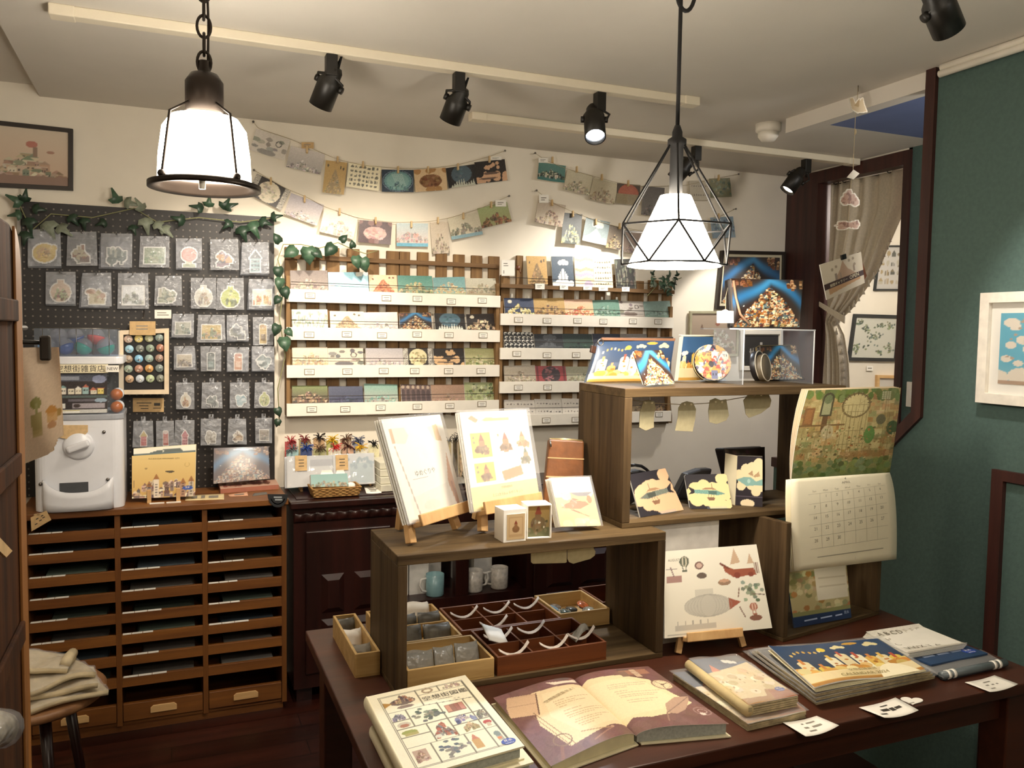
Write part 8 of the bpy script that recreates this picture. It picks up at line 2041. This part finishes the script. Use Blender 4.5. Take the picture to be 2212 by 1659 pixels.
a.rect(.63, .1, .7, .2, 'c89a54'); a.poly([(.63, .2), (.7, .2), (.665, .26)], 'c87a5a'); town(a, .64, .78, .32, .38, ['b8a074', 'a08a5c'], 12, 14, .03); a.ell(.86, .35, .04, .025, 'b83a30'); a.rect(.84, .3, .88, .34, 'c8b090'); a.rect(.84, .12, .89, .2, 'a8a090'); a.ell(.865, .2, .03, .03, '7a8a84'); a.ell(.86, .15, .02, .015, 'd87a3a'); a.ell(.4, .33, .03, .02, 'd8d4c0'); a.grain(.01)
def exb(m, q):
    H = np.linalg.norm(q.v())
    m.text('空想街図鑑', q(.68, .775), q.u(), q.v(), .062*H, 2); 
    for k in range(5): m.text('くうそうがい'[k], q(.52+k*.08, .835), q.u(), q.v(), .013*H, 5)
    m.text('空想街雑貨店', q(.66, .745), q.u(), q.v(), .017*H, 5); m.text('文 西村 典子' if 0 else '作  画', q(.76, .71), q.u(), q.v(), .017*H, 5)
    oval(m, lambda u, v: q(u, v), .905, .085, .065, .033, 3, 4)
BG = 'ivory picture books in the stack'
hardback('ivory picture encyclopedia with a grid of drawings, topmost of three', FL, FR, NR, z3-.024, z3, a, BG, exb)
for k, (dz, sx, sy, lb) in enumerate(((.024, .012, -.012, 'ivory hardback book under the picture encyclopedia, middle of the stack'), (.048, .006, -.02, 'ivory hardback book at the bottom of the stack of three'))):
    d = np.array([sx, sy, -dz]); hardback(lb, FL+d, FR+d, NR+d, z3-dz-.0235, z3-dz, None, BG)

# open book
zr_ = ZT+.026; zl_ = ZT+.018; zs = ZT+.014
bFL, bFS, bFR = atz(1066, 1507, zl_), atz(1241, 1470, zs+.006), atz(1400, 1439, zr_)
bNL, bNS, bNR = atz(1190, 1655, zl_), atz(1374, 1590, zs+.004), atz(1574, 1563, zr_)
t = thing('open_book', 'open illustrated book with purple-brown pages and a parchment in the middle, at the table front', 'book', (bNS+bFS)/2-np.array([0, 0, .018]))
class Page:
    flat = False
    def __init__(s, nl, nr, fr, fl, spine, lift): s.q = Quad(nl, nr, fr, fl); s.sp = spine; s.l = lift
    def grid(s, u, v):
        w = u if s.sp == 'L' else 1-u
        return s.q.grid(u, v)+np.stack([0*u, 0*u, s.l*np.sin(np.pi*np.clip(w, 0, 1)**.6)*(1-.3*w)], 1)
    def __call__(s, u, v): return s.grid(np.array([u]), np.array([v]))[0]
PL = Page(bNL, bNS, bFS, bFL, 'R', .014); PR_ = Page(bNS, bNR, bFR, bFS, 'L', .012)
def parch(side):
    a = Art(120, 150, '764c48'); r = random.Random(5 if side == 'L' else 6)
    for _ in range(160): a.ell(r.random(), r.random(), .09, .07, jit(r.choice(['7a5048', '84585a', '6a4240', '8a6256']), r, .03), .35)
    if side == 'L':
        a.poly([(.38, .88), (1, .86), (1, .14), (.85, .17), (.5, .12), (.3, .1), (.2, .45), (.28, .7)], 'ecd0a0'); a.poly([(.46, .82), (1, .8), (1, .22), (.5, .2), (.36, .5)], 'f2dcb0', .7)
        a.poly([(.12, .93), (.42, .86), (.28, .58), (.0, .66), (.04, .8)], 'dab28a'); a.line(.42, .86, .28, .58, .006, '6a4438'); a.line(.05, .8, .36, .73, .004, 'b88a6a'); a.line(.1, .92, .42, .85, .004, 'c89a78')
        a.poly([(.6, .97), (.68, .9), (.95, .9), (.98, .97), (.88, .94), (.74, .94)], 'f0dcc4'); a.ell(.82, .99, .1, .035, '6a5450')
        a.line(.24, .62, .36, .1, .004, '9a7a58'); a.line(.21, .58, .31, .1, .003, '9a7a58')
        a.ring(.28, .2, .1, .075, .014, '8a6a50'); a.line(.22, .13, .14, .0, .014, '8a5a4c')
        a.line(.5, .2, .82, .13, .006, 'b89468'); a.line(.82, .13, .55, .06, .007, 'a87a64'); a.ell(.82, .14, .02, .015, 'c09a80')
        for y_, x0, x1 in ((.66, .5, .62), (.66, .66, .9), (.63, .5, .72), (.6, .5, .85), (.57, .51, .6), (.5, .52, .7), (.46, .5, .95), (.43, .5, .95), (.4, .51, .8), (.35, .54, .95), (.32, .52, .85), (.29, .53, .78), (.26, .55, .7)):
            x_ = x0
            while x_ < x1: w_ = r.uniform(.015, .04); a.rect(x_, y_, x_+w_*.8, y_+.011, 'c8a878', .75); x_ += w_
    else:
        a.poly([(0, .86), (.1, .9), (.5, .88), (.78, .76), (.84, .5), (.92, .34), (.6, .2), (.3, .16), (.12, .2), (0, .14)], 'f0d8a6'); a.poly([(0, .8), (.5, .82), (.7, .7), (.78, .45), (.5, .26), (0, .22)], 'f4e2b4', .7)
        a.rect(.54, .87, .9, .95, 'a8745c'); a.rect(.52, .84, .62, .94, '8a6a5a'); a.rect(.68, .82, .76, .96, 'd0b090'); a.ring(.72, .9, .045, .035, .012, 'b89a84'); a.ell(.62, .97, .09, .02, '6a5450')
        a.ell(.86, .66, .12, .09, '8a6450'); a.ell(.86, .66, .105, .076, 'e4cda4'); a.line(.86, .66, .94, .68, .004, '5a4438'); a.line(.86, .66, .84, .6, .004, '5a4438'); a.ring(.86, .66, .09, .062, .004, 'a88a68'); a.ell(.86, .66, .02, .015, '7a5a44'); a.line(.8, .74, .86, .66, .003, '3a2a24')
        a.poly([(.5, .2), (.6, .34), (.8, .44), (.97, .44), (.9, .36), (.75, .24), (.6, .18)], 'b8947c'); a.line(.5, .2, .42, .08, .006, 'a07a68'); a.line(.5, .2, .95, .43, .004, '8a6a5c')
        a.ring(.9, .2, .09, .065, .012, '9a7a74'); a.ring(.9, .2, .05, .035, .01, 'b89a94'); a.ell(.87, .16, .03, .02, 'd8c8bc')
        for y_, x0, x1 in ((.72, .22, .7), (.69, .2, .66), (.66, .2, .42), (.6, .22, .36), (.57, .22, .74), (.53, .22, .66), (.5, .22, .6), (.44, .24, .6), (.41, .24, .5)):
            x_ = x0
            while x_ < x1: w_ = r.uniform(.015, .04); a.rect(x_, y_, x_+w_*.8, y_+.011, 'c8b088', .75); x_ += w_
    a.grain(.012)
    return a
m = MB().art(PL, parch('L'), .0006)
V, F, w = glyphs('空想街調査せよ！')
H_ = .036
Wp = np.linalg.norm(bNS-bNL); Hp = np.linalg.norm(bFL-bNL)
ca, sa = math.cos(.5), math.sin(.5)
P = []
for x, y, _ in V:
    sx = x/w*.46; P.append(PL(.42+sx*ca*1.05-y*.045*sa, .68+sx*sa*.42+y*H_)+np.array([0, 0, .0012]))
m.add(P, F, 1)
m.build('left_page', [PRINT, plain('sepia_ink', '8a7448', .7)], t)
MB().art(PR_, parch('R'), .0006).build('right_page', PRINT, t)
zz = np.array([0, 0, 1.0])
def blk(P, z0, name, mat, inset=.004):
    m = MB(); n_ = 12
    for side in (0,):
        U = np.linspace(0.02, .985, n_)
        top_n = [P(u, .012)-zz*.0012 for u in U]; top_f = [P(u, .988)-zz*.0012 for u in U]
        bot_n = [np.array([p[0], p[1], z0]) for p in top_n]; bot_f = [np.array([p[0], p[1], z0]) for p in top_f]
        k = n_
        Vv = top_n+top_f+bot_n+bot_f
        F_ = [(i, i+1, k+i+1, k+i) for i in range(k-1)]+[(2*k+i, 3*k+i, 3*k+i+1, 2*k+i+1) for i in range(k-1)]+[(i, 2*k+i, 2*k+i+1, i+1) for i in range(k-1)]+[(k+i, k+i+1, 3*k+i+1, 3*k+i) for i in range(k-1)]
        F_ += [(0, k, 3*k, 2*k), (k-1, 3*k-1, 4*k-1, 2*k-1)]
        m.add(Vv, F_)
    return m.build(name, mat, t)
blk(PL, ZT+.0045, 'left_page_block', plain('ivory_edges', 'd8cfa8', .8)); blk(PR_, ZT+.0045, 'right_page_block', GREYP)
def cov(nl, nr, fr, fl, name):
    P = [np.array([p[0], p[1], ZT+.0005]) for p in (nl, nr, fr, fl)]; c = sum(P)/4
    P = [c+(p-c)*1.035 for p in P]; MB().prism(P, zz*.0032).build(name, IVORY, t, bevel=.0006)
cov(bNL, bNS, bFS, bFL, 'left_cover'); cov(bNS+np.array([.012, 0, 0]), bNR, bFR, bFS+np.array([.012, 0, 0]), 'right_cover')

# folded printed cloths in sleeves
Z14 = (1440, 1400, 0, 0, 320/2212)
P14 = lambda x, y: zp(Z14, x, y)
def cloth_art(seed):
    a = Art(90, 110, 'e4cf9c'); r = random.Random(seed)
    a.poly([(0, 1), (1, 1), (1, .82), (.6, .74), (.3, .7), (0, .66)], '2f4468'); a.poly([(.55, 1), (1, 1), (1, .84), (.6, .85)], '4a4a4c')
    clouds(a, [(.6, .88, 1), (.68, .86, 1.1), (.76, .84, .8)], 'e0dcd0', .05)
    a.poly([(.12, .68), (.3, .68), (.24, .84)], 'd86a34')
    for _ in range(30): a.ell(r.random(), r.uniform(.2, .7), .09, .05, jit(r.choice(['e8d8a8', 'f0e4c4', 'd8bc80', 'e4c88c', 'ecdcb8']), r, .04))
    for _ in range(18): x_, y_ = r.random(), r.uniform(.15, .62); a.rect(x_, y_, x_+.03, y_+.025, jit('a88a50', r))
    a.poly([(0, 0), (1, 0), (1, .16), (.6, .22), (.5, .1), (0, .12)], 'b8864c'); a.poly([(.55, .0), (1, .0), (1, .14), (.65, .2)], 'b06a44'); a.grain(.015)
    return a
def sheetpack(label, corners, z, h, art, group, curlL=0.0, name='folded_cloth', cat='cloth', sample=None, sleeve=1.06, wav=.0):
    FLc, FRc, NRc, NLc = [atz(*c, z+h) for c in corners]; q = Quad(NLc, NRc, FRc, FLc)
    t = thing(name, label, cat, np.array([*(q(.5, .5)[:2]), z]), group)
    class S_:
        flat = False
        def grid(s, u, v): return q.grid(u, v)+np.stack([0*u, 0*u, wav*np.sin(u*7+v*3)*(1-v)+0*u], 1)
        def __call__(s, u, v): return s.grid(np.array([u]), np.array([v]))[0]
    S = S_()
    m = MB().art(S, art, .001)
    if sample: oval(m, S, *sample, 1, 2)
    m.build('printed_top', [PRINT, SAMP, PAPER], t)
    b = MB()
    P = [q(0, 0), q(1, 0), q(1, 1), q(0, 1)]; k = 5
    for g in range(k):
        e = h/k; b.prism([np.array([p[0]+.001*math.sin(g*3+i), p[1]+.001*math.cos(g*5+i), z+e*g+.0004]) for i, p in enumerate(P)], (0, 0, e*.72 if g < k-1 else e*.5))
    b.build('folded_layers', plain('cloth_edge', 'b8a884', .8, noise=.15, nscale=60), t)
    if curlL:
        c0, c1 = q(0, 0), q(0, 1)
        MB().tube([c0-zz*(h/2), (c0+c1)/2-zz*(h/2), c1-zz*(h/2)], h*.5, 10, col=lin('d8c494')).build('fold', plain('cloth_fold', 'd0bc8c', .8), t)
    if sleeve:
        def SL(u, v): 
            p = q(.5+(u-.5)*sleeve, .5+(v-.5)*sleeve); return p+np.array([0, 0, .002+.0015*math.sin(u*9+v*6)+wav*math.sin(u*7+v*3)*(1-v)])
        MB().sheet(SL, 16, 14, -.0004).build('clear_sleeve', FILM2, t)
    return t
sheetpack('folded town-print cloth in a clear sleeve, lower one of the two', [P14(100, 365), P14(1250, 250), P14(2080, 930), P14(1215, 1125)], ZT, .016, cloth_art(1), 'folded printed cloths', name='folded_cloth')
sheetpack('folded town-print cloth with a blue sample mark, upper one of the two', [P14(340, 170), P14(1040, 110), P14(1960, 705), P14(1225, 850)], ZT+.019, .024, cloth_art(2), 'folded printed cloths', .5, sample=(.86, .17, .09, .045), sleeve=1.02)
# stack of calendars with the golden night town
Z15 = (1440, 1330, 0, 0, 772/2212)
P15 = lambda x, y: zp(Z15, x, y)
G15 = 'sleeved calendars in the stack'
for k in range(3):
    a = Art(40, 30, ['3a4250', '8a7a4c', '4a4e54'][k]); 
    sheetpack(['sleeved calendar at the bottom of the golden-town stack', 'sleeved calendar second from the bottom of the golden-town stack', 'sleeved calendar third from the bottom of the golden-town stack'][k],
              [P15(500+k*30, 228-k*8), P15(1310, 160-k*10), P15(1660-k*14, 372-k*14), P15(930-k*4, 535-k*26)], ZT+.0105*k, .007, a, G15, 0, 'sleeved_calendar', 'calendar', None, 1.05, .001)
a = party(170, 110, 12, low=.26); a.rect(0, .0, 1, .05, 'b8803a')
FLc, FRc, NRc, NLc = [atz(*P15(*c), ZT+.043) for c in ((628, 205), (1302, 140), (1600, 322), (916, 450))]
q = Quad(NLc, NRc, FRc, FLc)
class WV:
    flat = False
    def grid(s, u, v): return q.grid(u, v)+np.stack([0*u, 0*u, .006*np.sin(u*5.5+.4)*(1-v)**1.5+.008*np.exp(-u*9)*v], 1)
    def __call__(s, u, v): return s.grid(np.array([u]), np.array([v]))[0]
S = WV(); m = MB().art(S, a, .003)
ontext(m, S, '空想街雑貨店', .52, .2, .065, 1); ontext(m, S, 'CALENDAR 2024', .5, .09, .09, 1)
t = thing('town_calendar', 'calendar with a golden night town and bottles on navy, topmost of its stack', 'calendar', q(.5, .5)-zz*.008, G15)
m.build('cover_sheet', [GLOSS, plain('olive_ink', '8a7a44', .7)], t)
m = MB()
for g in range(3): m.prism([p-zz*(.0035+.0016*g)+np.array([.001*g, -.001*g, 0]) for p in (q(0, 0), q(1, 0), q(1, 1), q(0, 1))], -zz*.0008)
m.build('pages', CREAM, t)
# alphabet calendar with navy foot
FLc, FRc, NRc, NLc = [atz(*P15(*c), ZT+.03) for c in ((1235, 98), (1560, 48), (1860, 168), (1502, 230))]
q = Quad(NLc, NRc, FRc, FLc)
t = thing('alphabet_calendar', 'white calendar pad with large grey alphabet letters and a navy foot', 'calendar', q(.5, .5)-zz*.02)
class W2:
    flat = False
    def grid(s, u, v): return q.grid(u, v)+np.stack([0*u, 0*u, -.012*np.sin(np.pi*v)*(.4+u*.6)], 1)
    def __call__(s, u, v): return s.grid(np.array([u]), np.array([v]))[0]
S = W2()
a = Art(50, 44, 'e8e2d4'); r = random.Random(4); a.rect(0, 0, 1, .06, 'b8b0a0'); a.grain(.02)
m = MB().art(S, a, .0012)
for j, row in enumerate(('ABCDEFG', 'HIJKLMN', 'OPQRSTU', 'VWXYZ')):
    for i, ch in enumerate(row): ontext(m, S, ch, .13+i*.12, .78-j*.215, .17, 1 if (i < 4 or j == 3) else 2)
m.build('letter_page', [PRINT, plain('letter_grey', '8a8070', .7, noise=.3, nscale=80), plain('letter_pale', 'c8c0b0', .7)], t)
m = MB()
for g in range(5): m.prism([p-zz*(.004+.0025*g)+np.array([-.0015*g, .001*g, 0]) for p in (q(0, 0), q(1, 0), q(1, 1), q(0, 1))], -zz*.0012)
m.build('pages', PAPER, t)
B_ = [atz(*P15(*c), ZT+.014) for c in ((1500, 250), (1862, 185), (1988, 232), (1640, 302))]; qb = Quad(B_[3], B_[2], B_[1], B_[0])
m = MB().prism([qb(0, 0), qb(1, 0), qb(1, 1), qb(0, 1)], -zz*.004)
for (u0, u1) in ((.12, .3), (.36, .55), (.6, .78)): m.prism([qb(u0, .62)+zz*.0004, qb(u1, .62)+zz*.0004, qb(u1, .74)+zz*.0004, qb(u0, .74)+zz*.0004], -zz*.0003, 1)
oval(m, lambda u, v: qb(u, v), .84, .5, .1, .26, 2, 3)
m.build('navy_foot', [NAVY, plain('pale_blue_ink', 'a8b8d8', .6), SAMP, PAPER], t)
B_ = [atz(*P15(*c), ZT+.008) for c in ((1560, 300), (1940, 220), (2100, 300), (1720, 385))]; qb = Quad(B_[3], B_[2], B_[1], B_[0])
t = thing('sleeved_calendar', 'dark calendar in a clear sleeve under the alphabet pad', 'calendar', np.array([*qb(.5, .5)[:2], ZT]), G15)
MB().prism([qb(0, 0)-zz*.001, qb(1, 0)-zz*.001, qb(1, 1)-zz*.001, qb(0, 1)-zz*.001], -zz*.006).build('calendar', plain('dark_cover', '2a2e34', .4, noise=.2), t)
def SL(u, v): return qb(-.03+u*1.06, -.03+v*1.06)+np.array([0, 0, .0015+.001*math.sin(u*9+v*5)])
MB().sheet(SL, 12, 6, -.0004).build('clear_sleeve', FILM2, t)
e0, e1 = atz(*P15(1700, 372), ZT+.011), atz(*P15(2095, 290), ZT+.011)
t = thing('rolled_print', 'grey rolled print with two white bands lying at the front of the alphabet pad', 'rolled print', (e0+e1)/2-zz*.011)
MB().tube([e0, (e0+e1)/2, e1], .009, 16).build('roll', plain('roll_grey', '5f686c', .35), t)
for f0 in (.09, .17, .8, .88):
    c = e0+(e1-e0)*f0; d = (e1-e0)/np.linalg.norm(e1-e0)
    MB().tube([c-d*.004, c+d*.004], .0102, 16).build('band', PAPER, t)
# price cards lying on the table
flat_card('white price card at the table edge nearest the open book, one corner curling up', [(1690, 1564), (1764, 1552), (1812, 1574), (1740, 1598)], ZT, PAPER, lines=[(.3, .5, .72, .08), (.3, .42, .48, .1), (.52, .78, .5, .1), (.36, .42, .24, .08), (.5, .75, .24, .07)], curl=.005)
flat_card('white price card in the middle of the table edge with dark script', [(1855, 1532), (1934, 1512), (1984, 1541), (1910, 1557)], ZT, PAPER, lines=[(.12, .3, .68, .08), (.3, .5, .4, .16), (.52, .64, .42, .2), (.66, .82, .44, .14), (.42, .62, .2, .06)], curl=.005, col=INK)
flat_card('white price card at the right end of the table edge', [(2084, 1477), (2148, 1463), (2199, 1483), (2138, 1500)], ZT, PAPER, lines=[(.25, .4, .74, .07), (.3, .4, .46, .08), (.48, .56, .48, .08), (.62, .68, .5, .08), (.4, .62, .24, .06)], curl=.004)
P = []
for w in np.linspace(0, 6.283, 30, endpoint=False):
    hx, hy = 16*math.sin(w)**3/17, (13*math.cos(w)-5*math.cos(2*w)-2*math.cos(3*w)-math.cos(4*w))/17
    P.append(atz(1970, 1514, ZT+.001)+np.array([.026*(.8*hx+.6*hy)+0, .02*(.8*hy-.6*hx), 0]))
m = MB().prism(P, (0, 0, .0012)); c = atz(1966, 1518, ZT+.0024); m.box(c[0]-.012, c[1]-.003, c[2]-.0002, c[0]-.005, c[1], c[2], 1).box(c[0]-.002, c[1]-.003, c[2]-.0002, c[0]+.01, c[1], c[2], 1)
tag(m.build('heart_note', [PAPER, INKG]), 'small white heart-shaped note behind the middle price card', 'note')

# ------------------------------------------------------------------ rustic shelf at the left edge
LX = -.185
t = thing('rustic_shelf', 'tall dark rustic wooden shelf unit at the left edge with a rounded upright', 'shelf', (-.4, 1.0, 0))
P = [(.62, 0), (1.295, 0), (1.295, 1.55)]+[(1.235+.06*math.cos(w), 1.55+.06*math.sin(w)) for w in np.linspace(.1, 1.57, 8)]+[(.62, 1.61)]
MB().prism([(LX, y, z) for y, z in P], (-.022, 0, 0)).build('side_panel', SHELFW, t, bevel=.004)
P = [(1.25, 0), (1.297, 0), (1.297, 1.55)]+[(1.237+.06*math.cos(w), 1.55+.06*math.sin(w)) for w in np.linspace(.1, 1.3, 7)]
MB().prism([(LX+.004, y, z) for y, z in P], (-.0035, 0, 0)).build('edge_strip', wood('shelf_edge_wood', '5a381a', '9a6428', 'Z', 8, .55), t, bevel=.001)
for z in (1.5, 1.3, 1.075, .87):
    MB().box(LX+.0005, .7, z-.016, LX+.007, 1.25, z+.012).build('cross_rail', SHELFW, t, bevel=.002)
MB().box(LX-.4, .62, 0, LX-.378, 1.295, 1.6).build('side_panel', SHELFW, t, bevel=.004)
for z in (.08, .5, .87, 1.2, 1.52): MB().box(LX-.378, .64, z-.012, LX-.022, 1.28, z+.012).build('shelf_board', SHELFW, t, bevel=.002)
q = quad(((LX+.016, 0, 0), (1, 0, 0)), (-2, 1159), (27, 1190), (14, 1204), (-6, 1185))
tag(MB().prism([q(0, 0), q(1, 0), q(1, 1), q(0, 1)], (-.003, 0, 0)).build('kraft_tag', KRAFT), 'orange-tan paper tag stuck on the lower rail of the rustic shelf', 'tag')
c = atx(-18, 1572, LX+.03)
t = thing('sleeved_roll', 'shiny wrapped roll sticking out of the rustic shelf at the lower left corner', 'roll', c)
MB().tube([c+np.array([-.01, -.05, .01]), c, c+np.array([.004, .02, -.012])], .016, 14).build('roll', plain('mottled_paper', 'a89a7c', .3, noise=.3, nscale=60), t)
MB().tube([c+np.array([-.01, -.055, .01]), c, c+np.array([.006, .026, -.014])], .018, 14).build('clear_wrap', FILM, t)
# tote bag on a clip hanger
TY = 1.45
rod0 = np.array([LX-.02, 1.296, 1.475]); 
q = wquad(TY, (-28, 752), (125, 750), (137, 968), (-20, 1030)); n = np.array([0, -1, 0])
Pt = [aty(*p, TY) for p in ((-28, 752), (125, 750), (136, 962), (118, 990), (58, 1018), (-20, 1030))]
t = thing('tote_bag', 'cream cotton tote bag with a green tree print hanging by a clip', 'tote bag', Pt[0])
a = Art(60, 84, 'dcc0a0'); a.grain(.012); a.ell(.66, .5, .075, .055, '8a8434'); a.rect(.645, .4, .675, .5, '9a9450'); a.poly([(.58, .4), (.74, .42), (.74, .24), (.6, .22)], '9a8a44', .8); a.rect(.6, .2, .73, .26, 'b8a060', .8)
a.ell(.86, .4, .07, .05, 'c8862c'); a.rect(.8, .3, .93, .38, 'd09a54', .8); a.ell(.96, .37, .035, .04, 'b0883a'); a.ell(.86, .27, .06, .035, 'b87a44', .8)
def TS(u, v): return q(u, v)+n*(.012*math.sin(math.pi*u)*math.sin(math.pi*(1-v)*.8)+.003*math.sin(u*9+v*4))
class TSc:
    flat = False
    def __call__(s, u, v): return TS(u, v)
X_, Y_ = np.meshgrid(a.X, a.Y); a.M = ~((Y_ < .12+.0*X_) & (X_ > .86-.0) & (Y_ < (X_-.84)*1.2)) & ~(Y_ < (X_-.5)*.02)
MB().art(TSc(), a, .012, 0, tuple(lin('d0b494'))).build('bag_body', PRINT, t)
h = thing('clip_hanger', 'dark metal clip hanger holding the tote bag beside the rustic shelf', 'hanger', aty(95, 740, TY))
A0, A1 = aty(-20, 738, TY-.004), aty(106, 740, TY-.004)
m = MB().tube([A0, A1], .0035, 8).tube([aty(20, 738, TY), aty(16, 700, TY), rod0+np.array([0, TY-1.296, .006]), rod0+np.array([-.01, TY-1.296, .0]), rod0+np.array([-.006, TY-1.296, -.008])], .0022, 6); m.build('bar', BLACK, h)
for px_ in (-8, 98):
    c = aty(px_, 752, TY-.014); MB().obox(c, (.0075, 0, 0), (0, .006, 0), (0, 0, .019)).build('clip', plain('dark_steel', '4a4642', .35, .8), h, bevel=.003)
tag(MB().tube([rod0+np.array([0, -.02, 0]), rod0+np.array([0, .2, 0])], .004, 8).build('hook_rod', BLACK), 'black hook rod fixed to the end of the rustic shelf', 'hook')

# ------------------------------------------------------------------ round stool with packed cloths
sx, sy, sz = -.37, 2.63, .45
t = thing('round_stool', 'low round wooden stool in the lower left corner with wrapped cloths on it', 'stool', (sx, sy, 0))
STW = wood('stool_wood', '7a5434', 'a87c54', 'X', 8, .45)
MB().lathe([(0, -.028), (.185, -.028), (.196, -.02), (.198, -.008), (.19, 0), (0, 0)], (sx, sy, sz), seg=48).build('seat', STW, t)
for k in range(4):
    w = k*math.pi/2+.5; MB().tube([(sx+.1*math.cos(w), sy+.1*math.sin(w), sz-.026), (sx+.16*math.cos(w), sy+.16*math.sin(w), 0)], [.016, .012], 12).build('leg', CHESTW, t)
CLO = plain('cream_cloth', 'd8c8a4', .8, noise=.08, nscale=40)
for k, (x0, y0, w_, d_, z0, rot) in enumerate(((-.28, 2.55, .2, .15, sz, .35), (-.29, 2.56, .19, .15, sz+.024, .15), (-.3, 2.56, .17, .14, sz+.048, .5), (-.33, 2.58, .15, .12, sz+.075, -.1))):
    ca, sa = math.cos(rot), math.sin(rot)
    def S(u, v, x0=x0, y0=y0, w_=w_, d_=d_, z0=z0, ca=ca, sa=sa, k=k):
        x, y = (u-.5)*w_, (v-.5)*d_
        return np.array([x0+x*ca-y*sa, y0+x*sa+y*ca, z0+.016+.006*math.sin(u*6+k*2)*math.sin(v*5+k)+.008*math.sin(math.pi*u)+(.05*max(0, .45-u) if k == 3 else 0)])
    t = thing('wrapped_cloth', f'cream cloth in a clear wrapper on the stool, {["lowest", "second from the bottom", "third from the bottom", "topmost and rolled"][k]} of the pile', 'cloth', (x0, y0, z0), 'wrapped cloths on the stool')
    MB().sheet(S, 16, 12, .013).build('cloth', CLO, t)
    def S2(u, v, S=S): return S(-.02+u*1.04, -.02+v*1.04)+np.array([0, 0, .0025+.003*math.sin(u*23)*math.sin(v*19)])
    MB().sheet(S2, 26, 20, -.0004).build('clear_wrapper', FILM2, t)
    if k == 3:
        c0, c1 = S(.95, .1)+np.array([0, 0, .008]), S(.95, .9)+np.array([0, 0, .008]); MB().tube([c0, (c0+c1)/2+np.array([0, 0, .004]), c1], .014, 12).build('fold', CLO, t)
